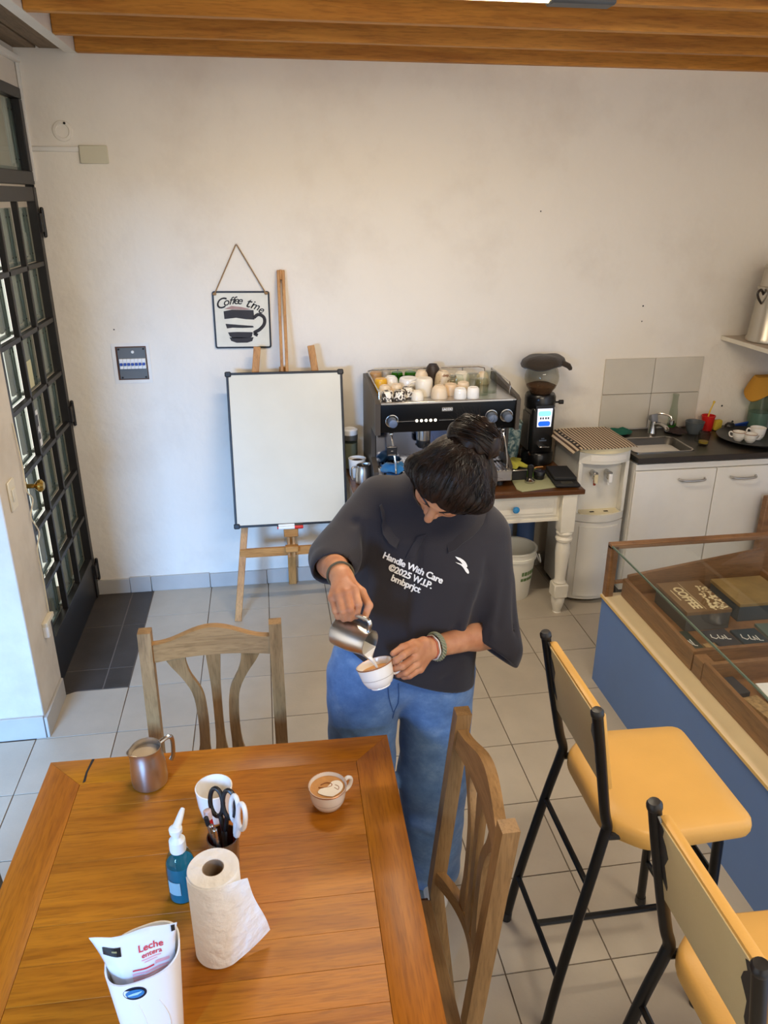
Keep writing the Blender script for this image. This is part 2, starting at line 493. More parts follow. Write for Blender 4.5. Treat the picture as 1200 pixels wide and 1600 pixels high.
# ceiling: pine joists under pine boarding; grey planks over the door
ce = struct(B().box(-0.05, 3.70, -6.2, 0.0, 2.862, 2.90).obj('ceiling', M_board))
jm = B(); jm.box(-0.04, 3.68, 0, 0.043, 2.719, 2.862, 0.002)
jo = jm.obj('joist', M_joist, local=True)
jo.parent = ce; jo.location = (0, -0.068, 0)
for k in range(1, 13): piece(jo.data, 'joist', ce, (0, -0.068-0.4135*k if k > 1 else -0.4815, 0))
tr = struct(B().box(-0.093, -0.042, -6.2, WY, 2.719, 2.88, 0.002).obj('trim_1', M_white))
cl = B(); cl.box(-1.7, -0.05, -6.2, -1.3, 2.80, 2.84); cl.box(-0.5, -0.05, -1.3, 0.0, 2.80, 2.84)
cl = struct(cl.obj('ceiling_left', M_gplank))
x = -0.105
for k in range(13):
    w = 0.098+0.012*((k*7) % 3)/2
    B().box(x-w, x, -6.0, (WY-0.002 if k < 4 else -1.31), 2.735, 2.752, 0.003).obj('plank', M_gplank, cl); x -= w+0.011
struct(B().box(-0.312, -0.288, -1.3, WY, 2.675, 2.705, 0.004).obj('trim_2', M_white))
struct(B().box(-0.311, -0.296, WY-0.016, WY, 2.19, 2.68, 0.003).obj('trim_3', M_white))
# conduit, cover plate, filled-in round box on the back wall
struct(B().box(-0.305, -0.088, WY-0.010, WY, 2.318, 2.340, 0.003).obj('trim_4', M_white))
tag(B().box(-0.088, 0.040, WY-0.014, WY, 2.268, 2.346, 0.003).obj('junction_cover', mat('cover_plastic', (208, 202, 178), 0.5), loc=(-0.02, WY, 2.3)),
    'small rectangular cream cover plate high on the back wall', 'cover plate')
t = thing('round_wall_box', 'round painted-over wall box beside the cream cover plate', 'wall box', (-0.150, WY, 2.405))
B().lathe([(0.045, 0), (0.043, 0.006), (0.030, 0.008), (0.028, 0.003), (0.0, 0.003)], 24, frame((-0.150, WY, 2.405), (0, -1, 0))).obj('rim', M_wall, t)
B().lathe([(0.0055, 0), (0.0055, 0.003)], 10, frame((-0.137, WY-0.007, 2.437), (0, -1, 0))).obj('hole', M_ink, t)
for (hx, hz, r) in ((2.816, 1.567, .005), (2.820, 1.483, .004), (2.180, 2.059, .004), (-0.037, 1.499, .004), (3.399, 0.976, .006)):
    B().lathe([(r, 0), (r*0.8, 0.0015), (0, 0.0012)], 8, frame((hx, WY, hz), (0, -1, 0))).obj('nail_hole', M_rivet, wb)

# ------------------------------------------------------------------ glazed iron door and its transom
dr = struct(bpy.data.objects.new('door_1', None)); COL.objects.link(dr); dr.location = (-0.32, -0.99, 0)
XD = -0.32
Y0, Y1 = -0.995, -0.045
ZR = [0.245, 0.508, 0.772, 1.036, 1.300, 1.564, 1.828, 2.092]
YC = [Y0+0.078, Y0+0.078+0.2713, Y0+0.078+0.5427, Y0+0.078+0.814]
def bar(nm, y0, y1, z0, z1, x0=XD-0.012, x1=XD+0.014):
    return B().box(x0, x1, y0, y1, z0, z1, 0.002).obj(nm, M_steelblk, dr)
bar('stile', Y0, YC[0]-0.012, 0.012, 2.165, XD-0.022, XD+0.018)
bar('stile', YC[3]+0.012, Y1, 0.012, 2.165, XD-0.022, XD+0.018)
bar('rail', YC[0]-0.012, YC[3]+0.012, 2.104, 2.165, XD-0.02, XD+0.016)
kp = bar('kick_panel', YC[0]-0.012, YC[3]+0.012, 0.012, 0.232, XD-0.02, XD+0.010)
bar('rail', YC[0]-0.012, YC[3]+0.012, 0.222, 0.257, XD-0.02, XD+0.016)
for z in ZR[1:-1]: bar('rail', YC[0]-0.012, YC[3]+0.012, z-0.011, z+0.011)
for y in YC[1:-1]: bar('mullion', y-0.011, y+0.011, 0.257, 2.104)
def pane(parent, y0, y1, z0, z1):
    g = B().box(XD-0.016, XD-0.013, y0+0.001, y1-0.001, z0+0.001, z1-0.001).obj('pane', M_glass, parent)
    b = B(); w = 0.016
    for (a, c, d, e) in ((y1-0.036, y1-0.006, z0+0.010, z1-0.004), (y1-0.082, y1-0.058, z0+0.030, z1-0.004), (y0+0.006, y1-0.006, z0+0.002, z0+0.016)):
        b.box(XD-0.034, XD-0.020, a, c, d, e, 0.002)
    b.box(XD-0.046, XD-0.036, y1-0.060, y1-0.034, z0+0.020, z1-0.004, 0.001)
    b.obj('glazing_bead', M_bead, g)
    r = B()
    for f in (0.16, 0.84):
        z = z0+(z1-z0)*f
        for yy in (y1-0.021, y1-0.070): r.cyl((XD-0.020, yy, z), (XD-0.0175, yy, z), 0.0034, n=6)
    r.obj('rivet', M_rivet, g)
    return g
for r_ in range(7):
    for c in range(3):
        pane(dr, YC[c]+0.011, YC[c+1]-0.011, ZR[r_]+0.011, ZR[r_+1]-0.011)
for z in (2.01, 1.075, 0.165):
    h = B(); h.cyl((XD+0.026, Y1+0.012, z-0.055), (XD+0.026, Y1+0.012, z+0.055), 0.009, n=10)
    h.ball((XD+0.026, Y1+0.012, z+0.060), 0.009, 8, 6); h.ball((XD+0.026, Y1+0.012, z-0.060), 0.009, 8, 6)
    h.box(XD+0.012, XD+0.028, Y1-0.035, Y1+0.014, z-0.042, z+0.042, 0.002)
    h.obj('hinge', M_steelblk, dr)
kb = B(); kb.lathe([(0.020, 0), (0.020, 0.005), (0.010, 0.009), (0.009, 0.038), (0.016, 0.044), (0.027, 0.056), (0.027, 0.066), (0.016, 0.076), (0, 0.077)], 18,
                  frame((XD+0.016, -0.955, 1.005), (1, 0, 0)))
kn = kb.obj('door_knob', M_brass, dr)
B().box(XD+0.012, XD+0.020, -0.975, -0.935, 0.88, 0.93, 0.002).obj('keyhole_plate', M_steelblk, dr)
# fixed frame around the leaf and the transom light
tf = B()
tf.box(XD-0.03, XD+0.014, -1.01, -0.03, 2.175, 2.232, 0.003)
tf.box(XD-0.03, XD+0.014, -1.01, -0.03, 2.530, 2.575, 0.003)
tf.box(XD-0.03, XD+0.014, -0.085, -0.03, 2.232, 2.530, 0.003)
tf.box(XD-0.03, XD+0.014, -1.01, -0.96, 2.232, 2.530, 0.003)
tf.box(XD-0.03, XD+0.010, -0.043, -0.03, 0.0, 2.175, 0.002)
tf.box(XD-0.03, XD+0.006, -1.012, -0.998, 0.0, 2.175, 0.002)
win = struct(tf.obj('window_1', M_steelblk))
pane(win, -0.96, -0.52, 2.232, 2.530); pane(win, -0.52, -0.085, 2.232, 2.530)
# paper note and card sign stuck on the glass
tag(B().box(XD-0.0128, XD-0.0118, YC[1]+0.05, YC[1]+0.165, ZR[4]+0.025, ZR[4]+0.145).obj('paper_note', mat('yellow_note', (206, 200, 160), 0.8), loc=(XD-0.035, YC[1]+0.08, ZR[4]+0.08)),
    'pale yellow paper note stuck on a pane of the glazed door', 'note')
t = thing('card_sign', 'white-edged dark sticker with white letters on a door pane above the knob', 'sticker', (XD-0.035, YC[1]+0.07, ZR[3]+0.02))
B().box(XD-0.0128, XD-0.0120, YC[1]+0.018, YC[1]+0.135, ZR[3]+0.018, ZR[3]+0.185, 0).obj('backing', M_paperw, t)
B().box(XD-0.0120, XD-0.0114, YC[1]+0.028, YC[1]+0.125, ZR[3]+0.050, ZR[3]+0.165, 0).obj('panel', mat('sticker_grey', (62, 62, 66), 0.5), t)
lettering('lettering', 'VISA', 0.042, frame((XD-0.0108, YC[1]+0.0765, ZR[3]+0.095), (1, 0, 0), (0, 1, 0)), M_paperw, t, off=0.0012, shear=0.25)

# pier: light switch, stray cable, broken latch box
t = thing('light_switch', 'cream light switch plate on the pier beside the door', 'switch', (-0.285, -1.175, 1.05))
B().box(-0.285, -0.276, -1.225, -1.150, 0.995, 1.115, 0.003).obj('plate', M_plastic_cream, t)
B().box(-0.276, -0.271, -1.205, -1.172, 1.03, 1.08, 0.002).obj('rocker', M_plastic_cream, t)
pts = bez([(-0.28, -1.035, 1.30), (-0.275, -1.03, 1.12), (-0.272, -1.045, 1.02), (-0.262, -1.02, 0.97), (-0.275, -1.04, 0.90), (-0.262, -1.015, 0.82), (-0.275, -1.035, 0.75), (-0.276, -1.03, 0.60), (-0.278, -1.03, 0.44)], 6)
tag(B().tube(pts, 0.0028, 6).obj('loose_cable', M_plastic_cream, loc=(-0.28, -1.03, 0.44)), 'thin loose white cable hanging down the pier edge by the door', 'cable')
t = thing('latch_box', 'cream broken latch box at knee height on the pier', 'latch', (-0.285, -1.10, 0.42))
B().box(-0.285, -0.262, -1.13, -1.02, 0.425, 0.445, 0.002).obj('arm', M_plastic_cream, t)
B().box(-0.285, -0.262, -1.13, -1.110, 0.375, 0.428, 0.002).obj('stop', M_white, t)

# breaker panel let into the wall
t = thing('breaker_panel', 'open grey breaker panel with blue switches let into the back wall', 'fuse box', (0.033, WY, 1.24))
b = B()
b.box(-0.062, 0.127, WY-0.004, WY, 1.413, 1.430); b.box(-0.062, 0.127, WY-0.004, WY, 1.222, 1.240)
b.box(-0.062, -0.044, WY-0.004, WY, 1.240, 1.413); b.box(0.110, 0.127, WY-0.004, WY, 1.240, 1.413)
b.obj('surround', M_white, t)
B().box(-0.044, 0.110, WY-0.003, WY, 1.240, 1.413).obj('gap_plate', mat('brown_edge', (96, 62, 46), 0.8), t)  # brown plate that shows as a thin rim around the grey cover
B().box(-0.034, 0.106, WY-0.010, WY-0.003, 1.246, 1.408, 0.002).obj('cover', mat('grey_cover', (98, 100, 100), 0.5), t)
for k in range(7):
    xx = -0.028+k*0.0188
    mod = B().box(xx, xx+0.0178, WY-0.022, WY-0.008, 1.300, 1.352, 0.001).obj('breaker', M_paperw, t)
    B().box(xx+0.002, xx+0.0158, WY-0.030, WY-0.021, 1.318, 1.332, 0.002).obj('toggle', mat('breaker_blue', (42, 72, 160), 0.4) if k == 0 else MATS['breaker_blue'], mod)
B().lathe([(0.008, 0), (0.007, 0.004), (0, 0.004)], 12, frame((0.042, WY-0.010, 1.385), (0, -1, 0))).obj('plug', M_paperw, t)
b = B()
for (xx, zz) in ((-0.026, 1.40), (0.097, 1.40), (-0.022, 1.254), (0.096, 1.254)): b.cyl((xx, WY-0.010, zz), (xx, WY-0.014, zz), 0.005, n=8)
b.obj('screw', M_ink, t)

# hanging metal sign
SX, SZ, SW = 0.609, 1.535, 0.145
t = thing('hanging_sign', 'square white metal sign with a black cup hanging on a cord', 'sign', (SX, WY, 1.388))
Ms = trans((SX, WY-0.008, SZ)) @ rotm('Y', 0.012)
def rrect(w, h, r, n=5):
    out = []
    for cx, cy, a0 in ((w-r, h-r, 0), (-w+r, h-r, PI/2), (-w+r, -h+r, PI), (w-r, -h+r, 1.5*PI)):
        for i in range(n+1):
            a = a0+PI/2*i/n; out.append((cx+r*math.cos(a), cy+r*math.sin(a)))
    return out
MX = Ms @ rotm('X', PI/2)        # local XY is the sign's face, +Z towards the room
B().prism(rrect(SW, SW, 0.012), -0.002, 0.002, MX).obj('frame', M_blackp, t)
B().prism(rrect(SW-0.009, SW-0.009, 0.006), 0.002, 0.0026, MX).obj('plate', mat('sign_cream', (226, 222, 206), 0.5, var=0.06, scale=20), t)
# cup printed on it: three dark bands, a base, a handle
cup = B()
def band(pts): cup.prism(pts, 0.0026, 0.0031, MX)
band([(-0.092, 0.045), (-0.05, 0.053), (0.06, 0.05), (0.063, 0.002), (0.02, 0.004), (-0.03, 0.012), (-0.090, 0.006)])
band([(-0.086, -0.018), (-0.04, -0.022), (0.055, -0.030), (0.057, -0.038), (0.0, -0.040), (-0.05, -0.038), (-0.080, -0.042)])
band([(-0.076, -0.062), (-0.03, -0.060), (0.05, -0.062), (0.046, -0.085), (0.030, -0.092), (-0.052, -0.092), (-0.068, -0.082)])
band([(-0.070, -0.088), (0.054, -0.088), (0.046, -0.108), (0.02, -0.116), (-0.035, -0.116), (-0.062, -0.106)])
hp = bez([(0.060, 0.012, 0), (0.085, 0.028, 0), (0.112, 0.012, 0), (0.112, -0.020, 0), (0.088, -0.048, 0), (0.058, -0.066, 0), (0.075, -0.078, 0)], 6)
for i in range(len(hp)-1):
    a, c = hp[i], hp[i+1]; d = (c-a).normalized(); nn = Vector((-d.y, d.x, 0))*0.0085
    band([tuple((a+nn)[:2]), tuple((a-nn)[:2]), tuple((c-nn-d*-0.001)[:2]), tuple((c+nn+d*0.001)[:2])])
cup.obj('cup_print', mat('print_black', (44, 38, 38), 0.6, var=0.3, scale=30), t)
B().prism([(-0.088, 0.056), (-0.05, 0.072), (0.0, 0.066), (0.05, 0.054), (0.02, 0.052), (-0.04, 0.054)], 0.0026, 0.0029, MX).obj('steam_print', mat('print_mauve', (172, 140, 134), 0.7, var=0.2, scale=30), t)
ltr = "Coffee time"
adv = [0, .026, .045, .058, .071, .087, .105, .124, .142, .155, .180]
for ch, ax in zip(ltr, adv):
    if ch == ' ': continue
    u = ax/0.19
    px, py = -0.108+ax*1.14, 0.082+0.026*math.sin(PI*u*0.9)-0.046*u*u
    sz = 0.074 if ch in 'Ct' else 0.056
    rot = 0.12-0.55*u
    lettering('letter', ch, sz, MX @ trans((px, py, 0.0032)) @ rotm('Z', rot), M_ink, t, off=0.0006, shear=0.35)
rope = B(); rope.tube([(SX-0.130, WY-0.012, 1.668), (0.601, WY-0.008, 1.903)], 0.0030, 6)
rope.tube([(SX+0.128, WY-0.012, 1.668), (0.607, WY-0.008, 1.903)], 0.0030, 6)
for s_ in (-1, 1): rope.ball((SX+s_*0.130, WY-0.014, 1.668), (0.010, 0.006, 0.008), 8, 6)
rope.obj('cord', mat('jute', (150, 120, 84), 0.9), t)
B().cyl((0.604, WY, 1.905), (0.604, WY-0.016, 1.907), 0.003, n=8).obj('nail', M_steel, t)

# ------------------------------------------------------------------ fluorescent fitting under the joists
t = thing('tube_light', 'fluorescent tube light with dark end cap under the wooden joists', 'ceiling light', (1.25, -1.60, 2.66))
B().box(0.50, 1.78, -1.620, -1.565, 2.688, 2.719, 0.004).obj('body', M_white, t)
B().box(1.60, 1.80, -1.625, -1.560, 2.650, 2.719, 0.006).obj('end_cap', mat('grey_cap', (70, 72, 74), 0.5), t)
B().box(0.50, 0.60, -1.625, -1.560, 2.650, 2.719, 0.006).obj('end_cap', MATS['grey_cap'], t)
B().cyl((0.60, -1.592, 2.667), (1.60, -1.592, 2.667), 0.013, n=12).obj('tube', mat('tube_glow', (255, 226, 170), 0.5, emit=9.0), t)
# ================================================================== EASEL AND WHITEBOARD
def ey(z): return -0.464+0.24*z
def slat(b, p0, p1, w, d):
    """flat batten between two points, width w across x, depth d"""
    p0, p1 = Vector(p0), Vector(p1)
    M = frame(p0, p1-p0, (1, 0, 0)); b.box(-w/2, w/2, -d/2, d/2, 0, (p1-p0).length, 0.002, M)
    return b
ea = thing('easel', 'beech wood artist easel standing behind the whiteboard against the wall', 'easel', (0.80, -0.25, 0))
slat(B(), (0.492, ey(0)+0.012, 0), (0.678, ey(1.41)+0.012, 1.41), 0.036, 0.02).obj('leg', M_easel, ea)
slat(B(), (1.13, ey(0)+0.012, 0), (0.954, ey(1.41)+0.012, 1.41), 0.036, 0.02).obj('leg', M_easel, ea)
for s_ in (-1, 1):
    slat(B(), (0.798+s_*0.0135, ey(0.33)-0.002, 0.33), (0.818+s_*0.0125, ey(1.78)-0.002, 1.78), 0.015, 0.022).obj('mast', M_easel, ea)
slat(B(), (0.8175, ey(1.735)-0.002, 1.735), (0.818, ey(1.782)-0.002, 1.782), 0.012, 0.020).obj('mast_cap', M_easel, ea)
slat(B(), (0.803, WY-0.035, 0.0), (0.808, ey(1.30)+0.055, 1.30), 0.046, 0.020).obj('rear_leg', M_easel, ea)
B().box(0.525, 1.09, ey(0.362)-0.002, ey(0.362)+0.018, 0.338, 0.386, 0.002).obj('crossbar', M_easelx, ea)
B().box(0.765, 0.835, ey(0.37)-0.036, ey(0.37)+0.0, 0.368, 0.402, 0.004).obj('clamp_block', M_easelx, ea)
B().box(0.762, 0.838, ey(0.48)-0.055, ey(0.48)+0.02, 0.455, 0.503, 0.004).obj('board_rest', M_easelx, ea)

wbt = thing('whiteboard', 'portrait whiteboard with black frame resting on the easel', 'whiteboard', (0.81, ey(0.51)-0.03, 0.503))
BZ0, BZ1 = 0.510, 1.292
Lb = math.hypot(BZ1-BZ0, 0.24*(BZ1-BZ0))
cxb = 0.8075
MB_ = frame((cxb, ey(BZ0)-0.026, BZ0), (0.004, 0.24, 1.0), (1, 0, 0))   # z up the board, x across, y into the wall
W2 = 0.298
B().box(-W2+0.006, W2-0.006, -0.006, 0.004, 0.006, Lb-0.006, 0.0, MB_).obj('panel', M_wb, wbt)
for a in ((-W2, -W2+0.012, 0, Lb), (W2-0.012, W2, 0, Lb), (-W2, W2, 0, 0.012), (-W2, W2, Lb-0.012, Lb)):
    B().box(a[0], a[1], -0.010, 0.008, a[2], a[3], 0.002, MB_).obj('frame_bar', M_blackp, wbt)
for sx_ in (-1, 1):
    for zz in (0.008, Lb-0.008):
        B().box(sx_*(W2-0.010)-0.016, sx_*(W2-0.010)+0.016, -0.013, 0.009, zz-0.014, zz+0.014, 0.005, MB_).obj('corner', M_blackp, wbt)
# two markers lying on the rest in front of the board
def marker(nm, label, y, z, body, capm):
    t = thing(nm, label, 'marker', (0.80, y, z), group='whiteboard markers')
    x0 = 0.735
    B().lathe([(0.006, 0), (0.0085, 0.004), (0.0085, 0.085)], 12, frame((x0, y, z), (1, 0, 0))).obj('barrel', body, t)
    B().lathe([(0.0092, 0), (0.0092, 0.040), (0.007, 0.045)], 12, frame((x0+0.085, y, z), (1, 0, 0))).obj('cap', capm, t)
    B().lathe([(0.0060, 0), (0.0064, 0.006)], 10, frame((x0-0.006, y, z), (1, 0, 0))).obj('plug', capm, t)
    lettering('print', 'marker', 0.010, frame((x0+0.045, y-0.0088, z), (0, -1, 0), (1, 0, 0)), M_ink, t) if False else None
yb = ey(0.51)-0.048
marker('black_marker', 'white marker with black cap on the easel rest, behind the red one', yb+0.004, 0.517, M_paperw, M_black)
marker('red_marker', 'white marker with red cap on the easel rest, in front of the black one', yb-0.014, 0.512, M_paperw, M_red)

# ================================================================== COFFEE DESK
DT = 0.733
dk = thing('coffee_desk', 'cream painted desk with brown top and turned legs under the coffee machine', 'desk', (1.70, -0.33, 0))
B().box(1.120, 2.312, -0.648, WY-0.014, 0.706, DT, 0.004).obj('desk_top', M_desk, dk)
b = B()
b.box(1.15, 2.28, -0.595, -0.572, 0.545, 0.706); b.box(1.15, 2.28, -0.08, -0.06, 0.545, 0.706)
b.box(1.15, 1.172, -0.575, -0.07, 0.545, 0.706); b.box(2.258, 2.28, -0.575, -0.07, 0.545, 0.706)
b.box(1.15, 2.24, -0.600, -0.594, 0.545, 0.562, 0.002)
b.obj('apron', M_cream, dk)
for i, (xa, xb_) in enumerate(((1.24, 1.66), (1.745, 2.185))):
    b = B(); b.box(xa, xb_, -0.602, -0.592, 0.578, 0.692, 0.002); b.box(xa+0.018, xb_-0.018, -0.606, -0.600, 0.594, 0.676, 0.003)
    d_ = b.obj('drawer', M_cream, dk)
    B().lathe([(0.007, 0), (0.006, 0.012), (0.016, 0.020), (0.019, 0.028), (0.014, 0.036), (0, 0.039)], 16, frame(((xa+xb_)/2-0.013, -0.606, 0.633), (0, -1, 0))).obj('knob', M_bluek, d_)
lp = [(0.0245, 0.0), (0.021, 0.004), (0.034, 0.055), (0.038, 0.085), (0.030, 0.100)]
lp2 = [(0.030, 0.178), (0.036, 0.186), (0.030, 0.194), (0.028, 0.205), (0.034, 0.29), (0.039, 0.36), (0.038, 0.40), (0.033, 0.428), (0.044, 0.436), (0.046, 0.448), (0.040, 0.456), (0.034, 0.462), (0.042, 0.470), (0.044, 0.480), (0.036, 0.490)]
for (lx, ly) in ((2.238, -0.602), (1.19, -0.602), (2.238, -0.085), (1.19, -0.085)):
    b = B(); M_ = trans((lx, ly, 0))
    b.lathe(lp, 18, M_); b.box(-0.040, 0.040, -0.040, 0.040, 0.098, 0.180, 0.006, M_)
    b.lathe(lp2, 18, M_); b.box(-0.040, 0.040, -0.036, 0.036, 0.488, 0.706, 0.004, M_)
    b.obj('leg', M_cream, dk)

# ---- under the desk: bucket, water canister, dark base
t = thing('bucket', 'white plastic bucket with green print under the desk', 'bucket', (2.050, -0.36, 0))
BM = trans((2.050, -0.36, 0))
B().lathe([(0.098, 0), (0.100, 0.004), (0.122, 0.245), (0.130, 0.247), (0.130, 0.262), (0.124, 0.264), (0.126, 0.292), (0.131, 0.294), (0.131, 0.302), (0.120, 0.300), (0.116, 0.24), (0.097, 0.012), (0, 0.010)], 32, BM, cap1=False).obj('pail', mat('bucket_plastic', (228, 226, 214), 0.45), t)
hd = [(0.128*math.cos(a), -0.02-0.085*math.sin(a)*0.5, 0.235-0.11*math.sin(a)) for a in [PI*i/14 for i in range(15)]]
hd = [(2.050+0.133+0.03*math.sin(PI*i/12), -0.36-0.05+0.10*i/12, 0.262-0.075*math.sin(PI*i/12)) for i in range(13)]
B().tube(hd, 0.004, 6).obj('handle', M_bagpl, t)
Mg = mat('bucket_green', (96, 124, 76), 0.6)
def wrap(s_, size, ctr, R, z, ang, m, parent, nm='lettering', off=0.0008):
    vs, fs = textmesh(s_, size, Matrix.Identity(4), off=off)
    out = []
    for v in vs:
        a = ang+v.x/R; out.append((ctr[0]+(R+v.z)*math.cos(a), ctr[1]+(R+v.z)*math.sin(a), z+v.y))
    bb = B(); bb._add(out, fs); return bb.obj(nm, m, parent, smooth=False)
def blocks(z0, z1, R0, a0, a1, gaps):
    b = B()
    for k, (u0, u1) in enumerate(gaps):
        vs = []; n = 5
        for i in range(n+1):
            a = a0+(a1-a0)*(u0+(u1-u0)*i/n)
            for z in (z0, z1): r = R0+0.10*(z-z0); vs.append((2.050+r*math.cos(a), -0.36+r*math.sin(a), z))
        b._add(vs, [(2*i, 2*i+2, 2*i+3, 2*i+1) for i in range(n)])
    return b.obj('green_print', Mg, t)
blocks(0.160, 0.184, 0.1160, -PI/2+0.15, -PI/2+1.0, [(0.0, 0.13), (0.17, 0.36), (0.40, 0.52), (0.56, 0.74), (0.78, 1.0)])
blocks(0.126, 0.144, 0.1130, -PI/2+0.12, -PI/2+0.95, [(0.0, 0.16), (0.19, 0.42), (0.46, 0.60), (0.63, 0.96)])
t = thing('water_canister', 'pale blue plastic canister standing behind the bucket under the desk', 'canister', (1.99, -0.13, 0))
B().lathe([(0.07, 0), (0.075, 0.01), (0.075, 0.36), (0.06, 0.40), (0.03, 0.42), (0.03, 0.46), (0, 0.462)], 20, trans((2.040, -0.125, 0))).obj('body', mat('pale_blue_plastic', (196, 206, 222), 0.4), t)
B().lathe([(0.034, 0.45), (0.034, 0.48), (0, 0.481)], 16, trans((2.040, -0.125, 0))).obj('cap', mat('blue_cap', (84, 120, 180), 0.4), t)
B().tube(bez([(1.97, -0.25, 0.62), (1.955, -0.24, 0.50), (1.93, -0.2, 0.40), (1.92, -0.15, 0.2), (1.93, -0.1, 0.02)], 6), 0.007, 8).obj('hose', M_black, t)
t = thing('pressure_tank', 'dark blue tank behind the pale canister under the desk', 'tank', (2.20, -0.12, 0))
B().lathe([(0.065, 0), (0.07, 0.02), (0.07, 0.46), (0.045, 0.50), (0, 0.505)], 18, trans((2.170, -0.20, 0)), sx=0.72, sy=0.72).obj('body', mat('tank_blue', (70, 98, 146), 0.5), t)
B().cyl((2.170, -0.20, 0.50), (2.170, -0.20, 0.535), 0.018).obj('valve', M_steel, t)

# ================================================================== ESPRESSO MACHINE
em = thing('espresso_machine', 'black two-group espresso machine with cups on its top rail', 'coffee machine', (1.60, -0.32, DT))
EX0, EX1, EYF, EYB = 1.252, 1.945, -0.548, -0.085
Mpan = mat('machine_black', (9, 9, 10), 0.35, spec=0.25)
Mside = mat('machine_side', (70, 62, 54), 0.4)
B().hexa([(EX0, EYF+0.012, 1.046), (EX1, EYF+0.012, 1.046), (EX1, EYF+0.10, 1.046), (EX0, EYF+0.10, 1.046)],
         [(EX0, EYF-0.004, 1.196), (EX1, EYF-0.004, 1.196), (EX1, EYF+0.10, 1.196), (EX0, EYF+0.10, 1.196)], 0.004).obj('front_panel', Mpan, em)
B().box(EX0+0.02, EX1-0.02, EYF+0.09, EYB, 1.03, 1.190).obj('boiler_housing', Mside, em)
b = B(); b.box(EX0+0.004, EX1-0.004, EYF-0.004, EYB, 1.192, 1.200, 0.002); b.box(EX0+0.004, EX1-0.02, EYF-0.007, EYF+0.006, 1.190, 1.204, 0.003)
b.obj('cup_tray', M_steelb, em)
for (xa, xb_) in ((EX0-0.022, EX0+0.004), (EX1-0.004, EX1+0.016)):
    M_ = Matrix.Identity(4)
    prof = [(EYF-0.006, 1.04), (EYF-0.010, 1.198), (EYF+0.02, 1.212), (EYB, 1.250), (EYB, 0.76), (-0.50, 0.76), (-0.50, 0.83), (-0.40, 0.88), (-0.40, 1.04)]
    b = B(); b.hexa([(xa, y, z) for y, z in prof], [(xb_, y, z) for y, z in prof]); b.obj('side_panel', Mside, em)
B().box(EX0, EX1, -0.40, -0.385, 0.83, 1.046).obj('back_splash', mat('mirror_steel', (150, 158, 176), 0.12, 1.0), em)
b = B(); b.box(EX0, EX1, -0.555, -0.12, 0.765, 0.822, 0.006); b.obj('drip_tray', M_steelb, em)
b = B()
for i in range(34): b.box(EX0+0.02+i*0.0195, EX0+0.03+i*0.0195, -0.545, -0.40, 0.822, 0.826)
o = b.obj('tray_grid', M_steel, em)
for xx in (EX0+0.05, EX1-0.05):
    for yy in (-0.50, -0.16): B().lathe([(0.02, DT), (0.018, 0.768)], 12, trans((xx, yy, 0))).obj('foot', M_black, em)
def facept(x, z):   # a point on the leaning front panel
    k = (z-1.046)/0.15; return (x, EYF+0.012-0.016*k-0.001, z)
NF = Vector((0, -1, -0.105)).normalized()
for (xx, zz) in ((EX0+0.062, 1.108), (EX1-0.128, 1.115), (EX1-0.050, 1.115)):
    p = Vector(facept(xx, zz))
    B().lathe([(0.033, 0), (0.033, 0.002), (0.030, 0.003), (0.030, 0.0)], 28, frame(p, NF)).obj('dial_ring', M_steel, em)
    k_ = B().lathe([(0.020, 0), (0.022, 0.004), (0.021, 0.040), (0.017, 0.043), (0, 0.043)], 22, frame(p, NF)).obj('knob', M_greyk, em)
b = B()
for c in (1.485, 1.732):
    for i in range(5): b.lathe([(0.0075, 0), (0.007, 0.003), (0, 0.004)], 12, frame(facept(c+(i-2)*0.0235, 1.105), NF))
b.obj('button', mat('button_glow', (255, 244, 220), 0.4, emit=1.6), em)
B().box(1.32, 1.435, EYF-0.002, EYF+0.01, 1.1045, 1.1060).obj('trim_line', M_steel, em)
B().box(1.55, 1.665, EYF-0.002, EYF+0.01, 1.1045, 1.1060).obj('trim_line', M_steel, em)
B().box(1.562, 1.616, EYF-0.0065, EYF, 1.150, 1.170, 0.001).obj('badge', mat('badge_grey', (120, 116, 108), 0.4), em)
lettering('lettering', 'LACCIO', 0.0145, frame((1.589, EYF-0.0072, 1.160), (0, -1, 0), (1, 0, 0)), M_paperw, em, off=0.0003)
for gx in (1.49, 1.74):
    b = B(); M_ = trans((gx, -0.465, 0))
    b.lathe([(0.036, 0.985), (0.037, 0.99), (0.037, 1.05)], 22, M_); b.box(-0.028, 0.028, -0.02, 0.08, 1.0, 1.05, 0.004, M_)
    g = b.obj('group_head', M_steel, em)
    b = B(); b.lathe([(0.030, 0.945), (0.036, 0.955), (0.036, 0.985)], 20, M_)
    b.cyl((gx+0.01, -0.50, 0.965), (gx+0.075, -0.60, 0.955), 0.010, 0.014, n=12)
    b.tube([(gx, -0.465, 0.945), (gx, -0.468, 0.925), (gx-0.012, -0.472, 0.915)], 0.006, 8)
    b.obj('portafilter', M_black, g)
def wand(x, lab=None):
    b = B(); b.ball((x, -0.50, 1.03), 0.013, 12, 8)
    b.tube(bez([(x, -0.50, 1.03), (x+0.004, -0.535, 0.98), (x+0.012, -0.56, 0.90), (x+0.016, -0.56, 0.84)], 6), 0.0045, 8)
    return b.obj('steam_wand', M_steel, em)
wand(1.318); wand(1.895)
b = B(); b.box(1.286, 1.338, -0.566, -0.558, 0.935, 0.985, 0.004)
b.obj('wand_grip', M_black, em)
b = B(); b.box(1.292, 1.332, -0.568, -0.560, 0.938, 0.944, 0.001); b.box(1.306, 1.318, -0.5685, -0.560, 0.958, 0.964, 0.001); b.box(1.288, 1.334, -0.568, -0.560, 0.979, 0.984, 0.001)
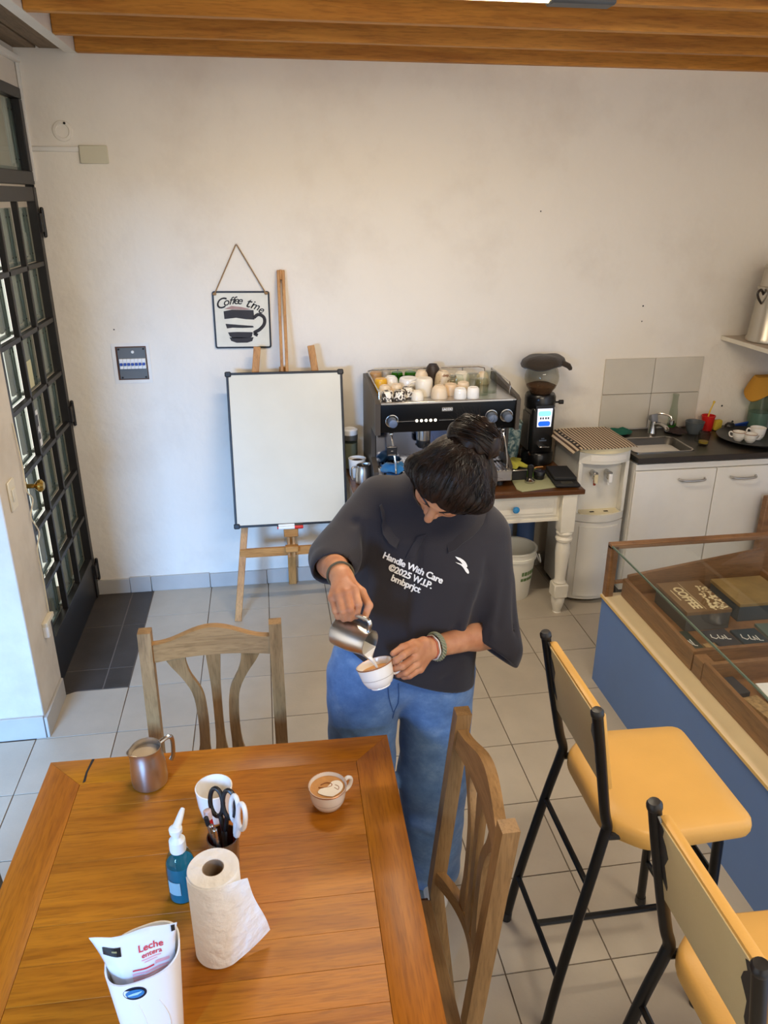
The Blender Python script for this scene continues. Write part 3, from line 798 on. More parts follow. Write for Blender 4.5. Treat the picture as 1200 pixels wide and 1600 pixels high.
b.obj('grip_mark', M_steel, em)
# gallery rail round the cup tray
rz = 1.262
b = B()
b.tube([(EX0+0.004, EYF+0.03, 1.200), (EX0+0.004, EYF+0.035, 1.243), (EX0+0.002, EYB-0.01, rz), (EX0+0.03, EYB+0.005, rz+0.004), (EX1-0.075, EYB+0.005, rz+0.004), (EX1-0.045, EYB-0.006, rz), (EX1-0.040, EYB-0.03, 1.20)], 0.0035, 7)
b.tube([(EX1-0.004, EYB+0.0, 1.20), (EX1-0.004, EYB-0.006, rz), (EX1-0.008, EYB-0.03, rz+0.002), (EX1-0.004, EYF+0.13, 1.256), (EX1-0.004, EYF+0.115, 1.240), (EX1-0.004, EYF+0.112, 1.200)], 0.0035, 7)
for xx in (1.42, 1.60, 1.78): b.tube([(xx, EYB+0.005, 1.20), (xx, EYB+0.005, rz+0.004)], 0.003, 6)
b.obj('gallery_rail', M_steel, em)

# ---- cups upside down on the tray
TZ = 1.2005
Mclear = glass('clear_glass', (234, 238, 232), 1.35)
Mgreen = glass('green_glass', (120, 190, 70), 1.4)
Mpat = bpy.data.materials.new('black_white_swirl')
nt, bs = nodes_of(Mpat); bs.inputs['Roughness'].default_value = 0.3
wv = N(nt, 'ShaderNodeTexNoise', Scale=46.0, Detail=1.0, Distortion=1.5); nt.links.new(coords(nt), wv.inputs['Vector'])
nt.links.new(ramp(nt, wv.outputs['Fac'], [(0.50, lin((238, 228, 208))), (0.53, lin((60, 50, 40)))]), bs.inputs['Base Color'])
MATS['black_white_swirl'] = Mpat
Mspot = bpy.data.materials.new('beige_flower')
nt, bs = nodes_of(Mspot); bs.inputs['Roughness'].default_value = 0.3
wv = N(nt, 'ShaderNodeTexNoise', Scale=42.0, Detail=2.0); nt.links.new(coords(nt), wv.inputs['Vector'])
nt.links.new(ramp(nt, wv.outputs['Fac'], [(0.58, lin((228, 208, 176))), (0.62, lin((150, 110, 80)))]), bs.inputs['Base Color'])
MATS['beige_flower'] = Mspot
Myel = mat('yellow_ceramic', (226, 170, 40), 0.3); Mtan = mat('tan_ceramic', (180, 136, 84), 0.4)
Mgrey = mat('grey_ceramic', (170, 160, 144), 0.4); Mbrown = mat('brown_pot', (52, 40, 34), 0.5)
Mamber = mat('amber_base_cup', (226, 196, 158), 0.3)
def cup_prof(r, h, kind):
    if kind == 'bowl':   # upside-down bowl cup with a foot ring
        return [(r, 0), (r*0.99, h*0.12), (r*0.92, h*0.5), (r*0.80, h*0.80), (r*0.62, h*0.94), (r*0.55, h*0.95), (r*0.53, h), (r*0.46, h), (r*0.44, h*0.96), (0, h*0.96)]
    if kind == 'mug':
        return [(r*0.97, 0), (r, h*0.05), (r, h*0.80), (r*0.93, h*0.94), (r*0.80, h*0.99), (r*0.74, h*0.985), (0, h*0.975)]
    if kind == 'glass':
        return [(r, 0), (r*0.99, h*0.3), (r*0.90, h*0.88), (r*0.84, h*0.98), (r*0.7, h), (0, h*0.985)]
    if kind == 'espresso':
        return [(r, 0), (r*0.98, h*0.5), (r*0.93, h*0.82), (r*0.80, h*0.97), (r*0.70, h), (r*0.62, h*0.965), (0, h*0.965)]
cups = [
 # x, y, r, h, kind, material, handle angle or None, name, label, category
 (1.297, -0.505, .030, .050, 'espresso', 'black_white_swirl', None, 'espresso_cup', 'black and white patterned espresso cup at the front left tray corner', 'cup'),
 (1.358, -0.505, .031, .052, 'espresso', 'black_white_swirl', None, 'espresso_cup', 'black and white patterned espresso cup, second along the tray front', 'cup'),
 (1.406, -0.455, .030, .054, 'espresso', 'black_white_swirl', None, 'espresso_cup', 'black and white patterned espresso cup standing just behind the front row', 'cup'),
 (1.447, -0.508, .032, .047, 'bowl', 'cream_ceramic', 2.4, 'espresso_cup', 'small cream upturned cup with handle beside the patterned cups', 'cup'),
 (1.563, -0.478, .043, .062, 'bowl', 'beige_ceramic', None, 'stacked_cup', 'wide beige upturned cup in the middle of the tray front', 'cup'),
 (1.664, -0.502, .032, .052, 'espresso', 'white_ceramic', None, 'espresso_cup', 'small white upturned cup, left of the front right pair', 'cup'),
 (1.730, -0.500, .032, .054, 'espresso', 'white_ceramic', None, 'espresso_cup', 'small white upturned cup, right of the front right pair', 'cup'),
 (1.300, -0.405, .036, .056, 'bowl', 'beige_ceramic', None, 'beige_cup', 'beige upturned cup beside the left rail, second row', 'cup'),
 (1.362, -0.398, .036, .058, 'bowl', 'beige_ceramic', None, 'beige_cup', 'beige upturned cup just right of its twin by the left rail', 'cup'),
 (1.497, -0.415, .044, .090, 'mug', 'cream_ceramic', 2.9, 'tall_mug', 'tall cream mug upside down, largest on the tray', 'mug'),
 (1.510, -0.285, .040, .098, 'bowl', 'beige_ceramic', None, 'beige_cup', 'beige upturned cup right behind the tall cream mug', 'cup'),
 (1.634, -0.420, .036, .056, 'espresso', 'amber_base_cup', 0.2, 'glazed_cup', 'peach glazed cup between the wide beige cup and the white pair', 'cup'),
 (1.703, -0.405, .033, .060, 'espresso', 'beige_ceramic', None, 'beige_cup', 'beige cup behind the front right white pair', 'cup'),
 (1.787, -0.440, .036, .082, 'glass', 'clear_glass', None, 'drinking_glass', 'clear drinking glass upside down near the right tray end', 'glass'),
 (1.845, -0.395, .036, .110, 'glass', 'clear_glass', None, 'drinking_glass', 'tallest clear drinking glass beside the right rail', 'glass'),
 (1.354, -0.258, .044, .068, 'bowl', 'white_ceramic', None, 'white_bowl_cup', 'white upturned bowl cup at the tray left, behind two beige cups', 'cup'),
 (1.436, -0.325, .050, .074, 'mug', 'white_ceramic', None, 'wide_mug', 'wide white mug upside down left of the tall cream mug', 'mug'),
 (1.294, -0.312, .033, .070, 'mug', 'yellow_ceramic', None, 'yellow_mug', 'yellow mug beside the left rail of the tray', 'mug'),
 (1.600, -0.142, .043, .100, 'bowl', 'brown_pot', None, 'pot_lid', 'round dark brown pot lid at the back middle of the tray', 'pot'),
 (1.640, -0.215, .045, .078, 'bowl', 'beige_flower', 0.1, 'flower_cup', 'beige cup with brown flower print behind the wide beige cup', 'cup'),
 (1.697, -0.292, .038, .070, 'glass', 'clear_glass', None, 'drinking_glass', 'clear drinking glass behind the peach glazed cup', 'glass'),
 (1.750, -0.180, .050, .062, 'bowl', 'cream_ceramic', None, 'cream_bowl', 'wide cream bowl upside down at the back of the tray', 'bowl'),
 (1.790, -0.270, .038, .072, 'glass', 'clear_glass', None, 'drinking_glass', 'clear drinking glass in front of the wide cream bowl', 'glass'),
 (1.862, -0.200, .037, .062, 'bowl', 'beige_ceramic', None, 'beige_cup', 'beige upturned cup at the back right corner of the tray', 'cup'),
 (1.404, -0.152, .034, .066, 'glass', 'green_glass', None, 'green_glass', 'green glass at the back of the tray, left of the two', 'glass'),
 (1.476, -0.155, .034, .066, 'glass', 'green_glass', None, 'green_glass', 'green glass at the back of the tray, right of the two', 'glass'),
 (1.352, -0.112, .028, .066, 'espresso', 'grey_ceramic', None, 'grey_cup', 'greyish cup in the back row, left of the green glasses', 'cup'),
 (1.538, -0.130, .026, .070, 'espresso', 'grey_ceramic', None, 'grey_cup', 'greyish cup in the back row, right of the green glasses', 'cup'),
 (1.290, -0.150, .032, .070, 'mug', 'tan_ceramic', None, 'tan_mug', 'tan mug in the back left corner of the tray', 'mug'),
]
for (x, y, r, h, kind, m, ha, nm, lab, cat) in cups:
    t = thing(nm, lab, cat, (x, y, TZ), group='cups and glasses on the coffee machine')
    B().lathe(cup_prof(r, h, kind), 20, trans((x, y, TZ))).obj('bowl', m, t)
    if ha is not None:
        d = Vector((math.cos(ha), math.sin(ha), 0)); c = Vector((x, y, TZ))
        B().tube(bez([c+d*r*0.9+Vector((0, 0, h*0.25)), c+d*r*1.5+Vector((0, 0, h*0.3)), c+d*r*1.55+Vector((0, 0, h*0.65)), c+d*r*0.85+Vector((0, 0, h*0.75))], 5), 0.0045, 7).obj('handle', m, t)

# ---- cloths
def cloth(nm, label, poly_fn, m, nx=26, ny=20, thick=0.006, loc=(0, 0, 0), cat='cloth', group=None, seed=1):
    """crumpled sheet: poly_fn(u,v) -> point; thickened"""
    rs = []
    rnd = random.Random(seed)
    ph = [rnd.uniform(0, 6.28) for _ in range(6)]
    top = [[Vector(poly_fn(i/(nx-1), j/(ny-1))) for i in range(nx)] for j in range(ny)]
    b = B(); vs = []; fs = []
    for lay in (0, 1):
        for j in range(ny):
            for i in range(nx):
                p = top[j][i]
                if lay == 0: vs.append(p)
                else:
                    a = top[j][min(i+1, nx-1)]-top[j][max(i-1, 0)]; c = top[min(j+1, ny-1)][i]-top[max(j-1, 0)][i]
                    n = a.cross(c); n = n.normalized() if n.length > 1e-9 else Vector((0, 0, 1))
                    vs.append(p-n*thick)
    o = nx*ny
    for j in range(ny-1):
        for i in range(nx-1):
            a = j*nx+i; fs.append((a, a+1, a+nx+1, a+nx)); fs.append((o+a, o+a+nx, o+a+nx+1, o+a+1))
    for i in range(nx-1):
        fs.append((i, o+i, o+i+1, i+1)); k = (ny-1)*nx; fs.append((k+i, k+i+1, o+k+i+1, o+k+i))
    for j in range(ny-1):
        a = j*nx; fs.append((a, a+nx, o+a+nx, o+a)); a = j*nx+nx-1; fs.append((a, o+a, o+a+nx, a+nx))
    b._add(vs, fs)
    ob = b.obj(nm, m, loc=loc, ang=80)
    return tag(ob, label, cat, group)
def crumple(x0, x1, y0, y1, z, h, seed, edge=0.5):
    r = random.Random(seed); P_ = [(r.uniform(4, 11), r.uniform(4, 11), r.uniform(0, 6.28)) for _ in range(5)]
    def fn(u, v):
        w = sum(math.sin(a*u+b_*v+c) for a, b_, c in P_)/5
        e = min(u, 1-u, v, 1-v)*4; e = min(1, e)
        x = x0+(x1-x0)*u+0.012*math.sin(7*v+P_[0][2])*(x1-x0)/0.1; y = y0+(y1-y0)*v+0.010*math.sin(8*u+P_[1][2])*(y1-y0)/0.1
        return (x, y, z+h*(0.18+0.82*(0.5+0.5*w))*(edge+(1-edge)*e))
    return fn
cloth('blue_cloth', 'crumpled blue cloth in the drip tray of the coffee machine', crumple(1.275, 1.385, -0.545, -0.43, 0.832, 0.062, 3, 0.35), mat('blue_towel', (28, 104, 158), 0.9, sheen=0.3, bump=0.3, bscale=120), thick=0.008, loc=(1.33, -0.49, 0.83))
t = thing('steel_pan', 'steel pan resting on the left of the drip tray', 'pan', (1.33, -0.53, 0.827))
B().lathe([(0.055, 0.0), (0.058, 0.002), (0.060, 0.012), (0.054, 0.010), (0, 0.008)], 24, trans((1.345, -0.590+0.03, 0.826))).obj('pan', M_steel, t)

# ---- left end of the desk
t = thing('storage_jar', 'clear storage jar with white lid left of the coffee machine', 'jar', (1.168, -0.12, DT))
JM = trans((1.150, -0.13, 0))
B().lathe([(0.040, DT), (0.042, DT+0.005), (0.042, 0.925), (0.039, 0.925), (0.039, DT+0.006), (0, DT+0.006)], 22, JM, cap1=False).obj('body', Mclear, t)
B().lathe([(0.038, DT+0.006), (0.038, 0.88), (0, 0.882)], 20, JM).obj('contents', mat('grey_powder', (150, 146, 136), 0.9), t)
B().lathe([(0.0425, 0.90), (0.0425, 0.925), (0.0415, 0.93)], 20, JM).obj('band', mat('dark_band', (80, 78, 74), 0.4), t)
B().lathe([(0.040, 0.925), (0.042, 0.93), (0.042, 0.955), (0.030, 0.962), (0.018, 0.958), (0, 0.958)], 22, JM).obj('lid', M_bagpl, t)
t = thing('ground_coffee_cup', 'white cup of dark grounds behind the steel jug on the desk', 'cup', (1.165, -0.28, DT))
JM = trans((1.172, -0.27, 0))
B().lathe([(0.036, DT), (0.042, DT+0.01), (0.047, 0.835), (0.044, 0.835), (0.040, DT+0.015), (0, DT+0.012)], 22, JM, cap1=False).obj('cup', M_ceram, t)
B().lathe([(0.0435, 0.815), (0.030, 0.822), (0, 0.824)], 20, JM).obj('grounds', mat('coffee_grounds', (46, 28, 20), 0.95, bump=0.4, bscale=200), t)
def pitcher(nm, label, M, r, h, handle_dir, milk=0.85, mouth=0.82, group=None, loc=None, milkm=None, cat='milk jug'):
    """steel milk jug, axis along local z of M, handle towards +x local, spout towards -x local rotated by handle_dir"""
    t = thing(nm, label, cat, loc if loc is not None else tuple(M.translation), group=group)
    n = 32; rs = []
    prof = [(0.0, 0.001), (r*0.90, 0.0), (r*0.98, h*0.03), (r, h*0.10), (r*0.99, h*0.45), (r*0.93, h*0.66), (r*0.85, h*0.84), (r*mouth, h*0.95), (r*mouth*1.02, h)]
    inner = [(rr-0.0016 if rr > 0.01 else rr, z+(0.0016 if i < 3 else 0)) for i, (rr, z) in enumerate(prof)][::-1]
    rings = []
    for rr, z in prof+inner:
        ring = []
        for i in range(n):
            a = 2*PI*i/n; d = math.cos(a-PI-handle_dir)       # 1 at the spout
            s = max(0, d)**10
            k = max(0, (z/h-0.55)/0.45)
            ring.append(((max(rr, 1e-4)+s*0.30*r*k*k)*math.cos(a), (max(rr, 1e-4)+s*0.30*r*k*k)*math.sin(a), z+s*0.05*h*k*k))
        rings.append(ring)
    B().rings(rings, M=M).obj('body', M_steelb, t)
    hx = Vector((math.cos(handle_dir), math.sin(handle_dir), 0))
    pts = [hx*r*mouth*0.97+Vector((0, 0, h*0.93)), hx*r*1.35+Vector((0, 0, h*0.97)), hx*r*1.60+Vector((0, 0, h*0.90)), hx*r*1.62+Vector((0, 0, h*0.62)), hx*r*1.55+Vector((0, 0, h*0.40)), hx*r*1.40+Vector((0, 0, h*0.30))]
    pts = [M @ p for p in bez(pts, 5)]
    B().tube(pts, 0.0055, 8, flat=(1.0, 1.0)).obj('handle', M_steel, t)
    return t
Mj = trans((1.190, -0.375, DT))
pitcher('milk_jug', 'small steel milk jug at the left end of the coffee desk', Mj, 0.041, 0.098, PI+0.4)

# ---- grinder
GX, GY = 2.212, -0.150
gr = thing('coffee_grinder', 'tall black coffee grinder with round hopper and blue lit screen', 'grinder', (GX, GY, DT))
Mgb = mat('grinder_black', (18, 18, 20), 0.3, coat=0.15)
B().lathe([(0.088, 0), (0.094, 0.006), (0.094, 0.060), (0.088, 0.070)], 30, trans((GX, GY-0.01, DT)), sx=0.95, sy=1.05).obj('base', Mgb, gr)
B().box(GX-0.066, GX+0.066, GY-0.082, GY+0.075, DT+0.06, 1.06, 0.018, seg=3).obj('column', Mgb, gr)
B().box(GX-0.074, GX-0.066, GY-0.05, GY+0.06, DT+0.08, 1.02, 0.003).obj('side_cover', mat('grinder_side', (64, 62, 60), 0.35), gr)
B().lathe([(0.080, 1.045), (0.086, 1.055), (0.086, 1.11), (0.078, 1.125)], 30, trans((GX, GY, 0))).obj('collar', Mgb, gr)
Msx = frame((GX+0.002, GY-0.0835, 1.0), (0, -1, 0), (1, 0, 0))
B().hexa([(-0.048, -0.055, 0), (0.048, -0.055, 0), (0.052, 0.075, 0), (-0.052, 0.075, 0)], [(-0.048, -0.055, 0.003), (0.048, -0.055, 0.003), (0.052, 0.075, 0.003), (-0.052, 0.075, 0.003)], M=Msx).obj('screen_surround', M_black, gr)
sc_ = B().prism([(-0.040, -0.045), (0.040, -0.045), (0.043, 0.058), (-0.043, 0.058)], 0.003, 0.0036, Msx).obj('screen', mat('screen_white', (205, 210, 226), 0.3, emit=0.9), gr)
def rr2(w, h, r): return rrect(w, h, r)
B().prism([(x, y+0.030) for x, y in rrect(0.036, 0.014, 0.012)], 0.0036, 0.0042, Msx).obj('readout', mat('screen_cyan', (120, 205, 255), 0.3, emit=1.2), sc_)
B().prism([(x, y-0.027) for x, y in rrect(0.034, 0.014, 0.012)], 0.0036, 0.0042, Msx).obj('readout', mat('screen_blue', (20, 80, 255), 0.3, emit=1.5), sc_)
b = B()
for xx in (-0.026, -0.012, 0.004, 0.018): b.box(xx, xx+0.008, -0.002, 0.009, 0.0036, 0.0042, 0, Msx)
b.obj('readout', M_ink, sc_)
b = B(); b.box(-0.020, 0.022, -0.128, -0.121, 0.0, 0.0008, 0, Msx); b.box(-0.008, 0.010, -0.116, -0.111, 0.0, 0.0008, 0, Msx); b.obj('plate_print', M_greyk, gr)
B().cyl((GX+0.082, GY-0.02, 1.075), (GX+0.105, GY-0.02, 1.075), 0.005).obj('stem', M_black, gr)
B().lathe([(0.011, 0), (0.012, 0.004), (0.012, 0.024), (0, 0.026)], 14, frame((GX+0.103, GY-0.02, 1.075), (1, 0, 0))).obj('adjuster_knob', M_black, gr)
hz = 1.125
Mhop = glass('hopper_glass', (228, 226, 218), 1.4)
B().lathe([(0.056, hz), (0.058, hz+0.008), (0.080, hz+0.035), (0.094, hz+0.075), (0.094, hz+0.100), (0.084, hz+0.135), (0.076, hz+0.148)], 36, trans((GX, GY, 0)), cap0=False, cap1=False).obj('hopper', Mhop, gr)
B().lathe([(0.054, hz+0.002), (0.078, hz+0.036), (0.082, hz+0.044), (0.05, hz+0.056), (0, hz+0.060)], 26, trans((GX, GY, 0))).obj('beans', mat('coffee_beans', (106, 76, 54), 0.6, var=0.4, scale=90, bump=0.6, bscale=160), gr)
b = B(); b.box(GX-0.030, GX+0.030, GY-0.125, GY-0.08, 0.845, 0.853, 0.002); b.tube([(GX-0.055, GY-0.10, 0.80), (GX-0.085, GY-0.135, 0.815), (GX-0.10, GY-0.15, 0.835)], 0.005, 8)
b.obj('fork', M_steel, gr)
b = B(); n_ = 44; rs_ = []
for (rr, z, w) in ((0.078, 1.274, 0), (0.100, 1.272, 1), (0.114, 1.280, 1), (0.118, 1.293, 1), (0.112, 1.310, .8), (0.090, 1.326, .6), (0.045, 1.334, .3), (0.008, 1.336, 0)):
    ring = []
    for i in range(n_):
        a = 2*PI*i/n_
        k = rr*(1+w*(0.035*math.sin(3*a+0.6)+0.03*math.sin(5*a+2)))
        ring.append((GX+k*math.cos(a)*1.02, GY+k*math.sin(a)*0.88, z+w*(0.010*math.cos(a-0.3)+0.005*math.sin(4*a))))
    rs_.append(ring)
b.rings(rs_)
b.tube([(GX+0.088, GY-0.055, 1.300), (GX+0.122, GY-0.064, 1.284), (GX+0.132, GY-0.066, 1.270), (GX+0.134, GY-0.067, 1.262)], [0.016, 0.015, 0.012, 0.008], 10)
tag(b.obj('hopper_cover', mat('brown_cloth', (52, 42, 30), 0.95, sheen=0.2, bump=0.3, bscale=90), loc=(GX, GY, 1.275)), 'dark brown cloth cover draped over the grinder hopper', 'cloth')

# ---- coffee bag, knock box, odds and ends on the desk
Mbag = bpy.data.materials.new('leaf_print_bag')
nt, bs = nodes_of(Mbag); bs.inputs['Roughness'].default_value = 0.5
wv = N(nt, 'ShaderNodeTexNoise', Scale=34.0, Detail=3.0, Distortion=1.0); nt.links.new(coords(nt), wv.inputs['Vector'])
nt.links.new(ramp(nt, wv.outputs['Fac'], [(0.42, lin((58, 92, 100))), (0.52, lin((120, 144, 140))), (0.62, lin((180, 190, 180)))]), bs.inputs['Base Color'])
MATS['leaf_print_bag'] = Mbag
t = thing('coffee_bag', 'open teal leaf-print bag of coffee between machine and grinder', 'bag', (2.045, -0.14, DT))
b = B(); rs_ = []
for k in range(9):
    z = k/8; w = 0.052+0.012*z; d = 0.036+0.012*z
    rs_.append([((w+0.003*math.sin(5*a+k))*math.copysign(abs(math.cos(a))**0.6, math.cos(a))+2.042+0.010*z, (d+0.003*math.sin(4*a+k*2))*math.copysign(abs(math.sin(a))**0.6, math.sin(a))-0.15, DT+0.235*z+0.006*math.sin(3*a)*z) for a in [2*PI*i/28 for i in range(28)]])
inn = [[(p[0]*0.93+2.052*0.07, p[1]*0.93-0.15*0.07, p[2]-0.004-0.03*q) for p in rs_[-1]] for q in (0, 1)]
b.rings(rs_+inn, cap1=True).obj('bag', Mbag, t)
B().lathe([(0.053, 0), (0.040, 0.012), (0, 0.018)], 22, trans((2.052, -0.15, DT+0.208)), sx=1.05, sy=0.8).obj('ground_coffee', MATS['coffee_grounds'], t)
B().box(2.00, 2.03, -0.135, -0.12, DT+0.19, DT+0.262, 0.003).obj('scoop', M_yellowed, t)
t = thing('knock_box', 'low black knock box right of the coffee machine', 'box', (1.99, -0.40, DT))
B().box(1.965, 2.055, -0.47, -0.30, DT, DT+0.055, 0.006).obj('body', M_blackm, t)
B().box(1.960, 2.060, -0.475, -0.295, DT+0.055, DT+0.063, 0.003).obj('lid', M_steelb, t)
cloth('yellow_cloth', 'yellow-green cloth lying on the black knock box', crumple(1.962, 2.052, -0.465, -0.31, DT+0.068, 0.034, 9, 0.4), mat('lime_cloth', (176, 172, 66), 0.95, bump=0.3, bscale=120), thick=0.005, loc=(2.0, -0.39, DT+0.065))
t = thing('green_bag', 'small bright green plastic bag behind the tamper', 'bag', (2.09, -0.395, DT))
b = B(); rnd_ = random.Random(4); pts_ = []
for k in range(60):
    a = rnd_.uniform(0, 6.28); e = rnd_.uniform(0.2, 1.5); rr = rnd_.uniform(0.75, 1.0)
    pts_.append((2.105+0.055*rr*math.cos(a)*math.cos(e), -0.405+0.038*rr*math.sin(a)*math.cos(e), DT+0.050*math.sin(e)*rr))
for k in range(10): pts_.append((2.105+0.05*math.cos(k*0.63), -0.405+0.035*math.sin(k*0.63), DT+0.0005))
b.cloud(pts_); b.obj('bag', mat('green_film', (92, 138, 44), 0.35, var=0.5, scale=60), t)
B().tube([(2.07, -0.44, DT+0.040), (2.12, -0.42, DT+0.054), (2.165, -0.40, DT+0.048)], 0.0035, 6).obj('stick', mat('stick_wood', (196, 140, 80), 0.6), t)
t = thing('tamping_mat', 'pale green rubber tamping mat on the desk corner', 'mat', (2.09, -0.52, DT))
b = B(); b.prism([(1.957+0, -0.60), (1.975, -0.637), (2.19, -0.592), (2.212, -0.570), (2.232, -0.400), (2.222, -0.378), (2.00, -0.425), (1.975, -0.445)], DT, DT+0.005, None, 0.0015)
b.obj('mat', M_mat, t)
t = thing('tamper', 'black handled steel coffee tamper standing on the green mat', 'tamper', (2.055, -0.515, DT+0.005))
TM = trans((2.055, -0.515, DT+0.005))
B().lathe([(0.026, 0), (0.027, 0.002), (0.027, 0.012), (0.012, 0.022), (0.010, 0.026)], 22, TM).obj('base', M_steel, t)
B().lathe([(0.011, 0.024), (0.014, 0.034), (0.013, 0.055), (0.018, 0.078), (0.018, 0.090), (0.010, 0.097), (0, 0.098)], 18, TM).obj('handle', M_black, t)
t = thing('dosing_ring', 'short round black levelling tool beside the tamper', 'coffee tool', (2.12, -0.47, DT+0.005))
B().lathe([(0.026, 0), (0.028, 0.003), (0.028, 0.020), (0.031, 0.022), (0.031, 0.040), (0.029, 0.043), (0.020, 0.043), (0.018, 0.040), (0, 0.040)], 24, trans((2.124, -0.462, DT+0.005))).obj('body', M_black, t)
t = thing('coffee_scale', 'flat black weighing scale at the right corner of the desk', 'scale', (2.26, -0.48, DT))
Msc = trans((2.240, -0.495, DT)) @ rotm('Z', -0.10)
B().box(-0.066, 0.066, -0.125, 0.125, 0.004, 0.022, 0.006, Msc).obj('base', M_blackm, t)
B().box(-0.060, 0.060, -0.065, 0.120, 0.022, 0.042, 0.005, Msc).obj('platform', M_blackm, t)
B().box(-0.030, 0.030, -0.112, -0.080, 0.022, 0.0235, 0, Msc).obj('display', mat('lcd_grey', (70, 68, 60), 0.3), t)
# ================================================================== WATER DISPENSER
wd = thing('water_dispenser', 'white floor-standing water dispenser between coffee desk and sink', 'water dispenser', (2.46, -0.36, 0))
DX0, DX1, DYB, DYF = 2.318, 2.600, -0.16, -0.515
def fy(x, bulge=0.045):      # curved front
    u = (x-(DX0+DX1)/2)/((DX1-DX0)/2); return DYF-bulge*(1-u*u)
def curved(x0, x1, z0, z1, yback, bulge, n=12, dy=0.0, bev=0.0):
    xs = [x0+(x1-x0)*i/n for i in range(n+1)]
    poly = [(x, fy(x, bulge)+dy) for x in xs]+[(x1, yback), (x0, yback)]
    return B().prism(poly, z0, z1)
curved(DX0, DX1, 0.035, 0.50, DYB, 0.045).obj('lower_body', M_fridge, wd)
B().box(DX0+0.02, DX1-0.02, -0.47, DYB, 0.0, 0.035).obj('plinth', M_blackm, wd)
curved(DX0+0.03, DX1-0.03, 0.055, 0.475, -0.5, 0.045, dy=-0.007).obj('door', M_fridge, wd)
b = curved(DX0, DX1, 0.505, 0.545, DYB, 0.052); b.obj('drip_ledge', M_fridge, wd)
b = curved(DX0+0.03, DX1-0.03, 0.545, 0.549, -0.45, 0.036); dl = b.obj('drip_grille', M_yellowed, wd)
b = B()
for xx in (2.42, 2.50): b.box(xx-0.012, xx+0.012, -0.522, -0.508, 0.5490, 0.5500)
b.obj('slot', M_ink, dl)
B().box(DX0, DX1, -0.475, DYB, 0.545, 0.835).obj('recess_back', M_fridge, wd)
for xa, xb_ in ((DX0, DX0+0.022), (DX1-0.022, DX1)): B().box(xa, xb_, -0.522, -0.474, 0.545, 0.835, 0.004).obj('cheek', M_fridge, wd)
curved(DX0, DX1, 0.833, 0.895, DYB, 0.048).obj('head_panel', M_fridge, wd)
curved(DX0+0.05, DX1-0.03, 0.850, 0.880, -0.49, 0.047, dy=-0.003).obj('label_strip', M_white, wd)
b = B(); xs = [DX0-0.004+(DX1-DX0+0.008)*i/12 for i in range(13)]
poly = [(x, fy(min(max(x, DX0), DX1), 0.05)-0.006) for x in xs]+[(DX1+0.004, DYB), (DX0-0.004, DYB)]
b.prism(poly, 0.893, 0.922, None, 0.008); b.obj('top_cap', M_yellowed, wd)
B().lathe([(0.028, 0), (0.027, 0.002), (0, 0.002)], 24, frame((2.50, fy(2.50)-0.0065, 0.30), (0, -1, 0.0)), sx=1, sy=0.55).obj('door_emblem', M_fridge, wd)
for xx, tip in ((2.415, 'hot'), (2.495, 'cold')):
    b = B(); b.cyl((xx, -0.475, 0.765), (xx, -0.515, 0.765), 0.014, n=12); b.box(xx-0.013, xx+0.013, -0.530, -0.505, 0.735, 0.778, 0.004)
    tp = b.obj('tap', M_steel, wd)
    B().box(xx-0.010, xx+0.010, -0.540, -0.528, 0.720, 0.768, 0.003).obj('lever', M_bagpl if tip == 'cold' else M_yellowed, tp)
    B().cyl((xx, -0.52, 0.738), (xx, -0.52, 0.705), 0.009, 0.007, n=10).obj('spout', mat('tap_red', (150, 60, 40), 0.5) if tip == 'hot' else M_bagpl, tp)
Mstripe = bpy.data.materials.new('woven_stripe')
nt, bs = nodes_of(Mstripe); bs.inputs['Roughness'].default_value = 0.9
tc = N(nt, 'ShaderNodeTexCoord'); sx_ = N(nt, 'ShaderNodeSeparateXYZ'); nt.links.new(tc.outputs['Object'], sx_.inputs[0])
w1 = N(nt, 'ShaderNodeMath', operation='MULTIPLY'); w1.inputs[1].default_value = 2*PI/0.0185; nt.links.new(sx_.outputs['X'], w1.inputs[0])
w2 = N(nt, 'ShaderNodeMath', operation='SINE'); nt.links.new(w1.outputs[0], w2.inputs[0])
w3 = N(nt, 'ShaderNodeMapRange'); w3.inputs['From Min'].default_value = -1; nt.links.new(w2.outputs[0], w3.inputs['Value'])
nt.links.new(ramp(nt, w3.outputs['Result'], [(0.40, lin((78, 58, 44))), (0.55, lin((206, 188, 160)))]), bs.inputs['Base Color'])
def placemat(u, v):
    x = 2.262+(2.622-2.262)*u; y = -0.560+0.36*v+0.0
    z = 0.9265+0.003*math.sin(9*u)*math.sin(6*v)
    e = max(0, (DX0-x)/0.06); z -= 0.035*e*e
    e2 = max(0, (x-DX1)/0.03); z -= 0.012*e2
    y -= 0.05*(1-((u-0.5)*2)**2)*(1-v)*0.6
    return (x, y+0.012, z)
t = cloth('placemat', 'brown striped woven placemat on top of the water dispenser', placemat, Mstripe, nx=30, ny=14, thick=0.003, loc=(2.45, -0.37, 0.925), cat='placemat')
b = B()
for k in range(8):
    v0 = 0.08+k*0.115
    for (uu, ww) in ((0.085, 0.05),):
        p = [Vector(placemat(uu, v0)), Vector(placemat(uu+ww, v0)), Vector(placemat(uu+ww, v0+0.06)), Vector(placemat(uu, v0+0.06))]
        b.hexa([q+Vector((0, 0, 0.0004)) for q in p], [q+Vector((0, 0, 0.0014)) for q in p])
b.obj('black_motif', M_ink, t)

